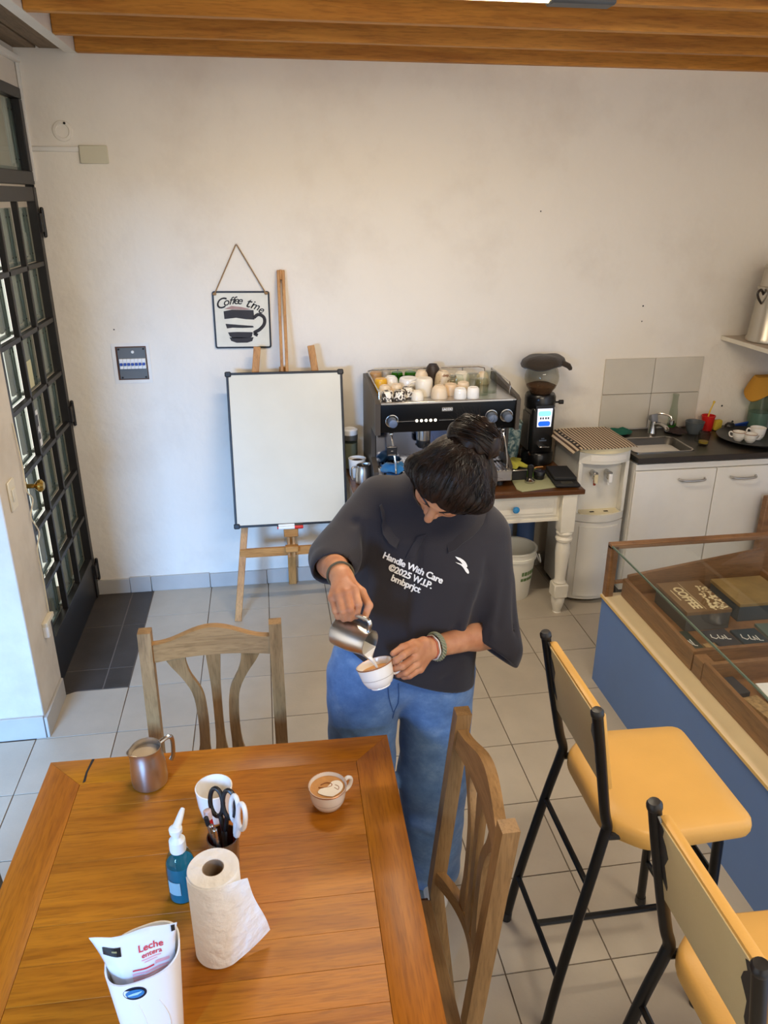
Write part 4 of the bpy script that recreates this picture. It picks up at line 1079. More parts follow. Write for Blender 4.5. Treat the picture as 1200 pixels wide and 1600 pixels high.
# ================================================================== SINK UNIT
su = thing('sink_cabinet', 'white two-door sink cabinet with grey bow handles along the back wall', 'cabinet', (3.13, -0.29, 0))
KX0, KX1 = 2.632, 3.64
B().box(KX0, KX1, -0.520, WY-0.012, 0.06, 0.815).obj('carcass', M_white, su)
B().box(KX0+0.01, KX1, -0.47, WY-0.05, 0.0, 0.06).obj('plinth', M_blackm, su)
def bow(x0, x1, y, z): return bez([(x0, y, z), (x0+0.012, y-0.022, z-0.003), ((x0+x1)/2, y-0.028, z-0.005), (x1-0.012, y-0.022, z-0.003), (x1, y, z)], 6)
for xa, xb_, h0, h1 in ((KX0+0.003, 3.098, 2.885, 3.035), (3.103, 3.545, 3.185, 3.335)):
    d_ = B().box(xa, xb_, -0.540, -0.5205, 0.075, 0.775, 0.002).obj('door', M_white, su)
    B().tube(bow(h0, h1, -0.541, 0.722), [0.0065]*25, 8, flat=(1.0, 0.8)).obj('handle', M_steelb, d_)
B().box(KX0, KX1, -0.536, -0.5205, 0.780, 0.813, 0.002).obj('top_rail', M_white, su)
M_sst = mat('sink_steel', (104, 101, 95), 0.42, 1.0, var=0.12, scale=12)
# worktop with a basin cut through it
wt = thing('sink_worktop', 'brushed steel sink worktop with rectangular basin', 'worktop', (3.13, -0.29, 0.84))
zt = 0.855; bx0, bx1, by0, by1 = 2.655, 2.995, -0.470, -0.205
b = B()
b.box(KX0-0.004, bx0, -0.553, WY-0.001, zt-0.028, zt); b.box(bx1, KX1+0.018, -0.553, WY-0.001, zt-0.028, zt)
b.box(bx0, bx1, -0.553, by0, zt-0.028, zt); b.box(bx0, bx1, by1, WY-0.001, zt-0.028, zt)
b.obj('surface', M_sst, wt)
B().box(KX0-0.004, KX1+0.018, -0.557, -0.5535, zt-0.030, zt+0.001, 0.001).obj('front_lip', mat('lip_dark', (60, 52, 46), 0.4, 0.6), wt)
b = B(); dpt = 0.14
rng_ = []
for (sc, z) in ((0, zt+0.001), (0.006, zt-0.004), (0.018, zt-dpt+0.03), (0.035, zt-dpt), (0.10, zt-dpt-0.004)):
    rng_.append([((bx0+bx1)/2+x, (by0+by1)/2+y, z) for x, y in rrect((bx1-bx0)/2-sc, (by1-by0)/2-sc, 0.035, 5)])
b.rings(rng_, cap0=False, cap1=True); b.obj('basin', M_sst, wt, recalc=False)
B().lathe([(0.026, 0), (0.024, 0.002), (0, 0.001)], 18, trans((2.83, -0.335, zt-dpt-0.003))).obj('drain', M_steel, wt)
b = B()
n = 6
for i in range(4): pass
rr_o = rrect((bx1-bx0)/2+0.006, (by1-by0)/2+0.006, 0.04, 5); rr_i = rrect((bx1-bx0)/2-0.002, (by1-by0)/2-0.002, 0.035, 5)
cx_, cy_ = (bx0+bx1)/2, (by0+by1)/2
b.rings([[(cx_+x, cy_+y, zt) for x, y in rr_o], [(cx_+x, cy_+y, zt+0.004) for x, y in rr_o], [(cx_+x, cy_+y, zt+0.004) for x, y in rr_i], [(cx_+x, cy_+y, zt) for x, y in rr_i]], closed=True)
b.obj('rim', M_steel, wt)
# tiles behind the sink
M_spl = mat('splash_tile', (206, 198, 182), 0.4, var=0.06, scale=5, rnd=0.03)
B().box(2.634, 3.226, WY-0.003, WY, 0.866, 1.272).obj('tile_joint', M_grout, wb)
for xa, xb_ in ((2.630, 2.930), (2.933, 3.230)):
    for za, zb_ in ((0.862, 1.068), (1.071, 1.276)): B().box(xa, xb_, WY-0.008, WY-0.001, za, zb_, 0.001).obj('tile', M_spl, wb)
# faucet
t = thing('sink_faucet', 'grey lever mixer tap behind the sink basin', 'tap', (2.925, -0.11, zt))
b = B(); b.lathe([(0.026, 0), (0.024, 0.006), (0.021, 0.05), (0.020, 0.075)], 18, trans((2.925, -0.11, zt)))
b.tube(bez([(2.925, -0.11, zt+0.045), (2.945, -0.15, zt+0.062), (2.955, -0.20, zt+0.058), (2.957, -0.225, zt+0.045)], 6), [0.013]*19, 10)
b.obj('body', M_steel, t)
B().hexa([(2.905, -0.135, zt+0.070), (2.945, -0.135, zt+0.070), (2.945, -0.085, zt+0.070), (2.905, -0.085, zt+0.070)], [(2.898, -0.13, zt+0.115), (2.940, -0.125, zt+0.120), (2.948, -0.085, zt+0.105), (2.905, -0.085, zt+0.100)], 0.006).obj('lever', mat('tap_grey', (120, 122, 126), 0.4), t)
B().tube(bez([(2.925, -0.10, zt+0.10), (2.96, -0.13, zt+0.118), (3.00, -0.16, zt+0.108), (3.005, -0.17, zt+0.085)], 6), 0.006, 8).obj('spout_pipe', M_steel, t)
B().lathe([(0.012, 0), (0.016, 0.004), (0.016, 0.030), (0.010, 0.034)], 14, trans((3.005, -0.17, zt+0.060))).obj('spray_head', M_steel, t)
cloth('green_cloth', 'dark green cloth behind the sink next to the dispenser', crumple(2.665, 2.79, -0.155, -0.06, zt+0.004, 0.042, 5, 0.3), mat('green_towel', (24, 92, 76), 0.95, bump=0.3, bscale=120), thick=0.005, loc=(2.73, -0.10, zt+0.003))
cloth('dark_cloth', 'dark brown cloth lying between faucet and grey bowl', crumple(3.01, 3.10, -0.19, -0.08, zt+0.004, 0.042, 8, 0.3), mat('maroon_towel', (52, 38, 36), 0.95, bump=0.3, bscale=120), thick=0.005, loc=(3.06, -0.13, zt+0.003))
t = thing('glass_bottle', 'slim clear glass bottle standing against the splash tiles', 'bottle', (3.075, -0.055, zt))
B().lathe([(0.026, 0.001), (0.027, 0.006), (0.025, 0.10), (0.020, 0.13), (0.017, 0.15), (0.016, 0.20), (0.018, 0.203), (0.018, 0.212)], 20, trans((3.075, -0.057, zt))).obj('body', Mclear, t)
B().lathe([(0.023, 0.005), (0.024, 0.008), (0.024, 0.035), (0, 0.036)], 18, trans((3.075, -0.057, zt))).obj('contents', mat('green_liquid', (60, 120, 50), 0.3), t)
t = thing('grey_bowl', 'small dark grey bowl right of the splash tiles', 'bowl', (3.160, -0.145, zt))
B().lathe([(0.034, 0), (0.036, 0.003), (0.048, 0.035), (0.053, 0.066), (0.055, 0.070), (0.050, 0.070), (0.045, 0.036), (0.032, 0.006), (0, 0.005)], 26, trans((3.165, -0.150, zt)), cap1=False).obj('bowl', mat('slate_ceramic', (88, 94, 98), 0.4), t)
t = thing('red_cup', 'red plastic cup with yellow spoon beside the grey bowl', 'cup', (3.272, -0.105, zt))
B().lathe([(0.030, 0), (0.031, 0.003), (0.037, 0.075), (0.040, 0.085), (0.040, 0.090), (0.036, 0.090), (0.029, 0.006), (0, 0.005)], 24, trans((3.272, -0.105, zt)), cap1=False).obj('cup', M_red, t)
B().tube(bez([(3.268, -0.10, zt+0.02), (3.276, -0.10, zt+0.10), (3.292, -0.098, zt+0.150), (3.300, -0.097, zt+0.172)], 5), [0.004]*12+[0.006, 0.007, 0.007, 0.005], 8).obj('spoon', mat('yellow_plastic', (226, 190, 60), 0.4), t)
t = B(); t.box(-0.028, 0.028, -0.016, 0.016, 0, 0.062, 0.010, trans((3.333, -0.110, zt)) @ rotm('Z', 0.3), 2)
tag(t.obj('sponge', mat('yellow_sponge', (212, 186, 62), 0.95, bump=0.8, bscale=120), loc=(3.333, -0.11, zt)), 'yellow kitchen sponge standing right of the red cup', 'sponge')
t = B(); t.lathe([(0.030, 0), (0.034, 0.006), (0.030, 0.030), (0.018, 0.042), (0, 0.044)], 18, trans((3.412, -0.115, zt)), sx=1.0, sy=0.8)
t.cyl((3.425, -0.10, zt+0.03), (3.455, -0.07, zt+0.036), 0.006)
tag(t.obj('scrubber', M_black, loc=(3.412, -0.115, zt)), 'black dish scrubber between sponge and blue folder', 'scrubber')
t = B(); t.box(-0.10, 0.10, -0.004, 0.004, 0, 0.045, 0.001, trans((3.535, -0.085, zt+0.002)) @ rotm('Z', 0.12) @ rotm('Y', -0.10) @ rotm('X', 0.5))
tag(t.obj('blue_tray', mat('folder_blue', (34, 74, 166), 0.4), loc=(3.54, -0.08, zt)), 'flat bright blue plastic sheet behind the round tray', 'folder')
t = thing('glass_tumbler', 'clear glass mug with amber base at the sink edge', 'glass', (3.095, -0.375, zt))
B().lathe([(0.027, 0.001), (0.028, 0.004), (0.033, 0.075), (0.031, 0.075), (0.026, 0.012), (0, 0.012)], 22, trans((3.095, -0.375, zt)), cap1=False).obj('glass', Mclear, t)
B().lathe([(0.025, 0.012), (0.026, 0.022), (0, 0.023)], 18, trans((3.095, -0.375, zt))).obj('tea', mat('amber_tea', (190, 150, 60), 0.3), t)
B().tube(bez([(3.066, -0.375, zt+0.060), (3.045, -0.378, zt+0.056), (3.043, -0.378, zt+0.028), (3.068, -0.375, zt+0.020)], 5), 0.004, 7).obj('handle', Mclear, t)
t = thing('round_tray', 'large round dark metal tray with three cups on the worktop', 'tray', (3.43, -0.335, zt))
B().lathe([(0.165, 0.001), (0.175, 0.004), (0.200, 0.020), (0.203, 0.022), (0.200, 0.024), (0.172, 0.009), (0, 0.007)], 44, trans((3.43, -0.330, zt))).obj('tray', mat('pewter', (92, 92, 92), 0.35, 0.8, var=0.1), t)
def teacup(nm, label, x, y, z, r, h, ha, group=None, rimm=M_gold, M=None, fill=None, fillm=None, name_loc=None):
    t = thing(nm, label, 'cup', (x, y, z) if M is None else tuple(M.translation), group=group)
    M = trans((x, y, z)) if M is None else M
    pr = [(r*0.52, 0), (r*0.55, h*0.02), (r*0.54, h*0.06), (r*0.72, h*0.14), (r*0.86, h*0.36), (r*0.92, h*0.62), (r*0.96, h*0.86), (r, h), (r*0.955, h), (r*0.90, h*0.84), (r*0.84, h*0.40), (r*0.66, h*0.18), (0, h*0.13)]
    B().lathe(pr, 30, M, cap1=False).obj('bowl', M_ceram, t)
    B().lathe([(r*0.945, h*0.985), (r*0.985, h*1.006), (r*1.010, h*0.99), (r*0.992, h*0.945), (r*0.96, h*0.95)], 30, M, cap0=False, cap1=False).obj('rim_line', rimm, t)
    B().lathe([(r*0.885, h*0.465), (r*0.895, h*0.475), (r*0.895, h*0.49)], 30, M, cap0=False, cap1=False).obj('band_line', mat('grey_line', (170, 160, 148), 0.4), t)
    d = Vector((math.cos(ha), math.sin(ha), 0)); Z = Vector((0, 0, 1))
    pts = bez([d*r*0.93+Z*h*0.82, d*r*1.22+Z*h*0.92, d*r*1.42+Z*h*0.78, d*r*1.34+Z*h*0.50, d*r*1.08+Z*h*0.36, d*r*0.86+Z*h*0.36], 5)
    B().tube([M @ p for p in pts], [r*0.105]*len(pts), 8).obj('handle', M_ceram, t)
    if fill: B().lathe([(r*(0.86+0.06*fill), h*fill), (r*0.5, h*fill+0.0008), (0, h*fill+0.001)], 30, M).obj('coffee', fillm, t)
    return t
teacup('tea_cup', 'small gold-rimmed white cup at the left of the round tray', 3.318, -0.355, zt+0.009, 0.036, 0.052, 2.6, 'cups on the round tray')
teacup('tea_cup', 'small gold-rimmed white cup at the front of the round tray', 3.362, -0.395, zt+0.009, 0.036, 0.050, -0.2, 'cups on the round tray')
teacup('tea_cup', 'largest white cup, at the right of the round tray', 3.437, -0.345, zt+0.009, 0.043, 0.068, 2.9, 'cups on the round tray', rimm=M_ceram)
t = thing('water_jug', 'large clear glass jug of bluish water in the corner', 'jug', (3.595, -0.105, zt))
JM = trans((3.588, -0.108, zt))
B().lathe([(0.055, 0.001), (0.060, 0.006), (0.062, 0.12), (0.050, 0.19), (0.048, 0.25), (0.046, 0.25), (0.047, 0.19), (0.058, 0.12), (0.056, 0.012), (0, 0.010)], 26, JM, cap1=False).obj('jug', Mclear, t)
B().lathe([(0.055, 0.012), (0.0565, 0.10), (0, 0.101)], 24, JM).obj('water', mat('teal_water', (128, 156, 150), 0.15), t)
def ycl(u, v):
    a = u*2*PI; rr = 0.018+0.062*v**0.8
    drop = 0.07*max(0, v-0.35)*(1.0+0.9*math.cos(a-3.7))
    return (3.575+rr*math.cos(a)*1.25, -0.115+rr*math.sin(a), zt+0.318-drop+0.012*math.sin(3*a)*v - 0.04*v*v)
b = B(); rs_ = [[ycl(i/36, j/9) for i in range(36)] for j in range(10)]
b.rings(rs_+[[(p[0]*0.9+3.575*0.1, p[1]*0.9-0.115*0.1, p[2]-0.006) for p in rs_[-1]]]+[[(3.575+0.03*math.cos(2*PI*i/36), -0.115+0.03*math.sin(2*PI*i/36), zt+0.252) for i in range(36)]])
tag(b.obj('jug_cloth', mat('mustard_cloth', (190, 136, 44), 0.9, bump=0.3, bscale=90), loc=(3.575, -0.115, zt+0.25)), 'mustard yellow cloth draped over the glass jug', 'cloth')
# shelf and urn on the right wall
t = thing('wall_shelf', 'white wall shelf in the right corner with an aluminium urn', 'shelf', (3.5, -0.5, 1.38))
B().box(3.325, 3.658, -1.3, WY-0.002, 1.372, 1.392, 0.002).obj('board', mat('shelf_top', (196, 182, 164), 0.5), t)
B().box(3.318, 3.325, -1.3, WY-0.002, 1.370, 1.393, 0.001).obj('edge', M_cream, t)
for yy in (-0.30, -1.0): B().hexa([(3.40, yy-0.006, 1.371), (3.655, yy-0.006, 1.371), (3.655, yy-0.006, 1.22)], [(3.40, yy+0.006, 1.371), (3.655, yy+0.006, 1.371), (3.655, yy+0.006, 1.22)]).obj('bracket', M_white, t)
t = thing('coffee_urn', 'tall tapering aluminium coffee urn standing on the wall shelf', 'urn', (3.47, -0.24, 1.392))
UM = trans((3.475, -0.235, 1.392))
B().lathe([(0.118, 0), (0.122, 0.004), (0.122, 0.020), (0.116, 0.03), (0.098, 0.26), (0.098, 0.275), (0.104, 0.28), (0.104, 0.292), (0.094, 0.296), (0.086, 0.385), (0.090, 0.392)], 40, UM).obj('body', M_alu, t)
B().lathe([(0.092, 0.392), (0.085, 0.405), (0.02, 0.425), (0, 0.426)], 34, UM).obj('lid', M_alu, t)
b = B(); b.tube(bez([(3.375, -0.255, 1.60), (3.350, -0.262, 1.625), (3.335, -0.268, 1.655), (3.355, -0.262, 1.672), (3.382, -0.25, 1.645)], 6), 0.0065, 8)
b.obj('handle', mat('bakelite', (46, 38, 32), 0.4), t)
b = B(); b.cyl((3.435, -0.345, 1.44), (3.425, -0.385, 1.44), 0.012, n=12); b.box(3.412, 3.440, -0.40, -0.372, 1.425, 1.462, 0.004)
b.cyl((3.425, -0.39, 1.43), (3.418, -0.395, 1.405), 0.009); b.tube([(3.43, -0.385, 1.462), (3.47, -0.39, 1.468), (3.51, -0.39, 1.462)], 0.006, 8)
b.obj('tap', mat('tap_bronze', (70, 60, 46), 0.35, 0.8), t)
tag(B().box(3.362, 3.64, -0.64, -0.60, 0.0, 0.625, 0.003).obj('wood_panel', M_case, loc=(3.5, -0.62, 0)), 'brown wooden panel standing in front of the right cabinet door', 'panel')

# ================================================================== DISPLAY COUNTER
CX0, CX1, CYB, CYF = 2.175, 2.95, -1.246, -3.75
cb = thing('blue_counter', 'blue-fronted counter base carrying the glass display case', 'counter', (2.55, -2.4, 0))
B().box(CX0, CX0+0.02, CYF, CYB, 0.0, 0.443).obj('front_panel', M_blue, cb)
B().box(CX0+0.02, CX1, CYB-0.02, CYB, 0.0, 0.443).obj('end_panel', M_blue, cb)
B().box(CX0+0.02, CX1, CYF, CYB-0.02, 0.02, 0.443).obj('body', M_white, cb)
B().box(CX0-0.008, CX1+0.01, CYF, CYB+0.004, 0.443, 0.458, 0.003).obj('ledge', M_ledge, cb)
B().box(CX0-0.0092, CX0-0.0078, CYF, CYB+0.003, 0.4445, 0.4565).obj('edge_band', mat('edge_gold', (232, 196, 120), 0.35), cb)
dc = thing('display_case', 'wood-framed glass display case on the blue counter', 'display case', (2.55, -2.4, 0.458))
ZC = 0.706
Mcase_g = glass('case_glass', (251, 252, 250), 1.45)
Medge = mat('glass_edge', (92, 112, 96), 0.15, coat=0.5)
B().box(CX0+0.004, CX1, CYF, CYB-0.004, ZC, ZC+0.006).obj('top_pane', Mcase_g, dc)
B().box(CX0+0.0, CX0+0.005, CYF, CYB-0.03, ZC-0.0005, ZC+0.0065).obj('polished_edge', Medge, dc)
B().box(CX0+0.006, CX0+0.010, CYF, CYB-0.035, 0.458, ZC).obj('front_pane', Mcase_g, dc)
B().box(CX0-0.002, CX0+0.034, CYB-0.034, CYB+0.002, 0.458, ZC, 0.002).obj('corner_post', M_case, dc)
B().box(CX0-0.002, CX1, CYB-0.034, CYB+0.002, ZC-0.012, ZC+0.010, 0.002).obj('top_rail', M_case, dc)
B().box(CX0+0.034, CX0+0.095, CYB-0.030, CYB-0.012, 0.52, 0.532, 0.001).obj('end_rail', M_case, dc)
def trayset(nm, y0, y1, h):
    x0, x1 = 2.25, 2.93; z0 = 0.4585
    t = thing(nm, ('brown wooden tray at the far end of the display case' if h else 'brown wooden tray nearest the camera in the display case'), 'tray', ((x0+x1)/2, (y0+y1)/2, z0))
    zt_ = 0.545
    B().box(x0, x0+0.018, y0, y1, z0, zt_, 0.001).obj('front_board', M_casey, t)
    B().box(x1-0.018, x1, y0, y1, z0, zt_, 0.001).obj('back_board', M_casey, t)
    B().box(x0+0.018, x1-0.018, y0, y0+0.018, z0, zt_, 0.001).obj('near_board', M_case, t)
    if h:
        B().hexa([(x0+0.018, y1-0.018, z0), (x1-0.018, y1-0.018, z0), (x1-0.018, y1, z0), (x0+0.018, y1, z0)], [(x0+0.018, y1-0.018, 0.562), (x1-0.018, y1-0.018, 0.655), (x1-0.018, y1, 0.655), (x0+0.018, y1, 0.562)]).obj('far_board', M_case, t)
    else: B().box(x0+0.018, x1-0.018, y1-0.018, y1, z0, zt_, 0.001).obj('far_board', M_case, t)
    B().box(x0+0.018, x1-0.018, y0+0.018, y1-0.018, z0, z0+0.010).obj('bottom', M_case, t)
    return t
trayset('display_tray', -1.880, -1.275, True); trayset('display_tray', -2.80, -1.955, False)
t = thing('spacer_block', 'small wooden spacer with two white labels between the display trays', 'spacer', (2.27, -1.918, 0.4585))
B().box(2.252, 2.300, -1.949, -1.886, 0.4585, 0.535, 0.001).obj('block', M_case, t)
B().box(2.262, 2.292, -1.9505, -1.949, 0.466, 0.496).obj('label', M_paperw, t)
B().box(2.264, 2.292, -1.9505, -1.949, 0.510, 0.526).obj('label', M_paperw, t)
# what lies inside
zi = 0.4690
t = thing('coffee_box', 'brown box printed COFFEE in cream with a bean splash', 'box', (2.46, -1.50, zi))
Mbx = mat('kraft_brown', (122, 92, 58), 0.55); Mcr = mat('cream_print', (228, 210, 168), 0.6)
Mb_ = trans((2.459, -1.500, zi)) @ rotm('Z', 0.01)
B().box(-0.098, 0.098, -0.128, 0.128, 0, 0.076, 0.001, Mb_).obj('base', mat('box_grey', (78, 76, 72), 0.6), t)
B().box(-0.100, 0.100, -0.130, 0.130, 0.076, 0.092, 0.001, Mb_).obj('lid', Mbx, t)
Mt_ = Mb_ @ trans((0, 0, 0.0922)) @ rotm('Z', -PI/2)
lettering('lettering', 'COFFEE', 0.056, Mt_ @ trans((0.012, -0.038, 0)), Mcr, t, off=0.0016, space=0.95)
b = B(); b.box(-0.115, 0.115, -0.008, -0.0065, 0, 0.0004, 0, Mt_)
b.box(-0.06, 0.03, -0.074, -0.070, 0, 0.0004, 0, Mt_); b.obj('rule', Mcr, t)
rd = random.Random(11); b = B()
for k in range(95):
    u = rd.random()**1.6; px = 0.118-0.20*u+rd.uniform(-0.01, 0.01); py = 0.092-0.075*rd.random()*(0.6+0.4*(1-u))
    if abs(px) > 0.122 or abs(py) > 0.095: continue
    a = rd.uniform(0, PI); rr = rd.uniform(0.0045, 0.009)
    b.prism([(px+rr*math.cos(a)*math.cos(q)-0.6*rr*math.sin(a)*math.sin(q), py+rr*math.sin(a)*math.cos(q)+0.6*rr*math.cos(a)*math.sin(q)) for q in [2*PI*i/8 for i in range(8)]], 0.0001+k*2e-6, 0.0004+k*2e-6, Mt_)
b.obj('bean_print', Mcr, t)
t = thing('kraft_box', 'grey box with worn kraft lid beside the printed coffee box', 'box', (2.74, -1.47, zi))
B().box(2.625, 2.86, -1.585, -1.36, zi, zi+0.070, 0.001).obj('base', mat('navy_board', (62, 72, 78), 0.6), t)
B().box(2.622, 2.863, -1.588, -1.357, zi+0.070, zi+0.086, 0.001).obj('lid', mat('worn_kraft', (150, 122, 72), 0.6, var=0.25, scale=14), t)
Mnavy = mat('navy_card', (30, 50, 62), 0.5); Mch = mat('charcoal_card', (52, 52, 58), 0.55)
def card(nm, label, x, y, w, d, rz, m, h=0.012, z=zi, marks=()):
    t = thing(nm, label, 'card', (x, y, z), group='cards in the display case')
    M_ = trans((x, y, z)) @ rotm('Z', rz)
    B().box(-w/2, w/2, -d/2, d/2, 0, h, 0.0008, M_).obj('card', m, t)
    if marks:
        b = B()
        for pts in marks: b.tube([M_ @ Vector((px*w, py*d, h+0.0004)) for px, py in pts], 0.0022, 5)
        b.obj('scribble', M_paperw, t)
    return t
sq = [[(-0.30, 0.25), (-0.36, 0.1), (-0.25, 0.0), (-0.15, 0.05)], [(-0.05, 0.2), (-0.1, 0.0), (0.02, -0.05), (0.06, 0.12), (0.12, -0.05)], [(0.2, 0.15), (0.18, -0.08), (0.3, -0.1)]]
card('card', 'black card with cream scribbled letters in front of the printed box', 2.478, -1.715, 0.105, 0.135, 0.05, Mch, marks=sq)
card('card', 'dark green card at the front corner of the far display tray', 2.325, -1.735, 0.085, 0.19, 0.02, mat('deep_green_card', (40, 52, 46), 0.5), marks=sq[1:])
card('card', 'kraft patterned card between the green and black cards', 2.408, -1.79, 0.06, 0.10, 0.04, mat('kraft_pattern', (168, 136, 92), 0.6, var=0.5, scale=60))
card('card', 'navy card with pale scribbles in the far tray', 2.60, -1.74, 0.11, 0.16, 0.0, Mnavy, marks=sq)
card('card', 'navy booklet with light spine right of the navy card', 2.70, -1.72, 0.06, 0.18, -0.06, mat('booklet_grey', (90, 106, 100), 0.5))
card('card', 'charcoal card with white strokes at the right of the far tray', 2.80, -1.73, 0.12, 0.16, -0.04, Mch, marks=[[(-0.4, 0.3), (0.1, -0.1), (0.3, -0.25)], [(-0.25, 0.35), (0.2, 0.0)]])
t = thing('white_card', 'white card with red lettering in the near display tray', 'card', (2.46, -2.10, zi+0.03))
Mw = trans((2.475, -2.14, zi+0.028)) @ rotm('Z', -0.05)
B().box(-0.075, 0.075, -0.09, 0.09, 0, 0.004, 0.0008, Mw).obj('card', M_paperw, t)
lettering('lettering', 'QUE', 0.075, Mw @ trans((0.0, 0.0, 0.0046)) @ rotm('Z', -PI/2), mat('red_ink', (178, 40, 40), 0.6), t, off=0.001)
rd = random.Random(5)
for k, (x, y, w, d, m, lab) in enumerate([(2.33, -2.03, 0.07, 0.10, Mch, 'dark leaflet at the front left corner of the near tray'), (2.36, -2.16, 0.06, 0.12, MATS['kraft_pattern'], 'kraft leaflet at the front of the near tray, second'), (2.35, -2.31, 0.08, 0.12, MATS['deep_green_card'], 'green leaflet at the front of the near tray, third'), (2.50, -2.36, 0.13, 0.16, MATS['worn_kraft'], 'worn kraft leaflet behind the white card')]):
    card('leaflet', lab, x, y, w, d, rd.uniform(-0.3, 0.3), m, h=0.02)

# ================================================================== BAR STOOLS
def make_stool(loc, label):
    """origin on the floor under the seat; faces +x"""
    t = thing('bar_stool', label, 'bar stool', loc, group='yellow bar stools at the counter')
    L = dict(local=True)
    r = 0.0135
    for s_, nm in ((1, 'l'), (-1, 'r')):
        y0, y1, y2 = s_*0.172, s_*0.150, s_*0.165
        rear = bez([(-0.285, y0+s_*0.008, 0.0), (-0.258, y0, 0.20), (-0.205, y0-s_*0.012, 0.50), (-0.176, y1, 0.655), (-0.172, y1, 0.690), (-0.186, y1+s_*0.004, 0.74), (-0.222, y2, 0.92), (-0.246, y2+s_*0.004, 1.045)], 5)
        lg = B().tube(rear, r, 10).obj('rear_leg', M_tube, t, local=True)
        b = B(); e = Vector(rear[-1]); dr_ = (rear[-1]-rear[-2]).normalized()
        b.lathe([(r+0.001, 0), (r+0.002, 0.002), (r+0.002, 0.012), (r-0.002, 0.018), (0, 0.019)], 14, frame(e-dr_*0.004, dr_))
        b.obj('end_cap', M_black, lg, local=True)
        b = B(); b.lathe([(r+0.003, 0), (r+0.004, 0.004), (r+0.002, 0.03)], 12, frame((-0.2855, y0+s_*0.0085, 0), (0.13, 0, 1))); b.obj('foot', M_black, lg, local=True)
        front = [(0.165, s_*0.172, 0.0), (0.135, s_*0.158, 0.60), (0.130, s_*0.152, 0.640)]
        lf = B().tube(front, r, 10).obj('front_leg', M_tube, t, local=True)
        b = B(); b.lathe([(r+0.003, 0), (r+0.004, 0.004), (r+0.002, 0.03)], 12, frame((0.1655, s_*0.1722, 0), (-0.05, 0, 1))); b.obj('foot', M_black, lf, local=True)
        B().tube([(-0.176, s_*0.150, 0.655), (0.135, s_*0.150, 0.630)], 0.010, 8).obj('seat_rail', M_tube, t, local=True)
        # bracket wing that holds the backrest
        wing = [(-0.012, 0.865), (-0.020, 0.905), (0.0, 0.955), (0.012, 0.975), (0.006, 1.0), (0.010, 1.022), (-0.006, 1.035), (-0.014, 1.03)]
        def bx(z): return -0.222-(z-0.92)*0.19-0.006
        ys = [(y2-s_*(0.006+0.030*w), z) for w, z in ((0.1, 0.885), (0.9, 0.862), (1.0, 0.875), (0.75, 0.925), (1.3, 0.960), (1.05, 0.985), (0.7, 1.0), (0.9, 1.02), (0.15, 1.035))]
        b = B(); b.hexa([(bx(z)+0.004, y, z) for y, z in ys], [(bx(z)+0.010, y, z) for y, z in ys]); b.obj('bracket', M_black, t, local=True)
    for (x0, z0, yw) in ((-0.262, 0.190, 0.170), (-0.205, 0.500, 0.160)):
        B().tube([(x0, -yw, z0), (x0, yw, z0)], 0.0085, 8).obj('stretcher', M_tube, t, local=True)
    B().tube([(0.157, -0.168, 0.190), (0.157, 0.168, 0.190)], 0.0085, 8).obj('stretcher', M_tube, t, local=True)
    B().tube([(-0.262, 0.0, 0.190), (0.157, 0.0, 0.190)], 0.0095, 8).obj('stretcher', M_tube, t, local=True)
    B().tube([(0.143, -0.158, 0.48), (0.143, 0.158, 0.48)], 0.0085, 8).obj('stretcher', M_tube, t, local=True)
    # seat cushion: straight front, clipped rear corners
    out = [(0.205, 0.195), (0.205, -0.195), (-0.085, -0.205), (-0.172, -0.130), (-0.172, 0.130), (-0.085, 0.205)]
    def rounded(poly, r_, n_=4):
        P_ = [Vector((*p, 0)) for p in poly]; o_ = []
        for i in range(len(P_)):
            a, c, d = P_[i-1], P_[i], P_[(i+1) % len(P_)]
            u = (a-c).normalized()*r_; w = (d-c).normalized()*r_
            for k in range(n_+1):
                q = k/n_; p = (c+u)*(1-q)**2+c*2*q*(1-q)+(c+w)*q*q; o_.append((p.x, p.y))
        return o_
    ro = rounded(out, 0.035)
    b = B(); rg = []
    for sc, z in ((0.90, 0.640), (0.985, 0.642), (1.0, 0.652), (1.0, 0.672), (0.985, 0.685), (0.94, 0.693), (0.7, 0.699), (0.35, 0.7005)):
        rg.append([(x*sc+0.012*(1-sc), y*sc, z-0.012*(x+0.17)*(0 if z < 0.66 else 0.3)) for x, y in ro])
    b.rings(rg); b.obj('seat', M_vinyl, t, local=True, ang=60)
    # backrest pad, thin, leaning with the uprights
    b = B()
    def bk(z): return -0.222-(z-0.92)*0.19
    b.hexa([(bk(0.815)+0.002, -0.166, 0.815), (bk(0.815)+0.024, -0.166, 0.815), (bk(0.815)+0.024, 0.166, 0.815), (bk(0.815)+0.002, 0.166, 0.815)],
           [(bk(1.035)+0.002, -0.160, 1.035), (bk(1.035)+0.026, -0.160, 1.035), (bk(1.035)+0.026, 0.160, 1.035), (bk(1.035)+0.002, 0.160, 1.035)], 0.007)
    bo_ = b.obj('backrest', M_vinyl, t, local=True)
    b = B(); b.hexa([(bk(0.820)-0.001, -0.160, 0.820), (bk(0.820)+0.003, -0.160, 0.820), (bk(0.820)+0.003, 0.160, 0.820), (bk(0.820)-0.001, 0.160, 0.820)],
                    [(bk(1.028)-0.001, -0.155, 1.028), (bk(1.028)+0.003, -0.155, 1.028), (bk(1.028)+0.003, 0.155, 1.028), (bk(1.028)-0.001, 0.155, 1.028)], 0.001)
    b.obj('back_panel', M_vinylb, bo_, local=True)
    return t
st = make_stool((1.662, -2.638, 0), 'black-legged bar stool with yellow seat, further from the camera')
dup(st, (1.655, -3.262, 0), 0.0, 'black-legged bar stool with yellow seat, nearest the camera at the picture edge')

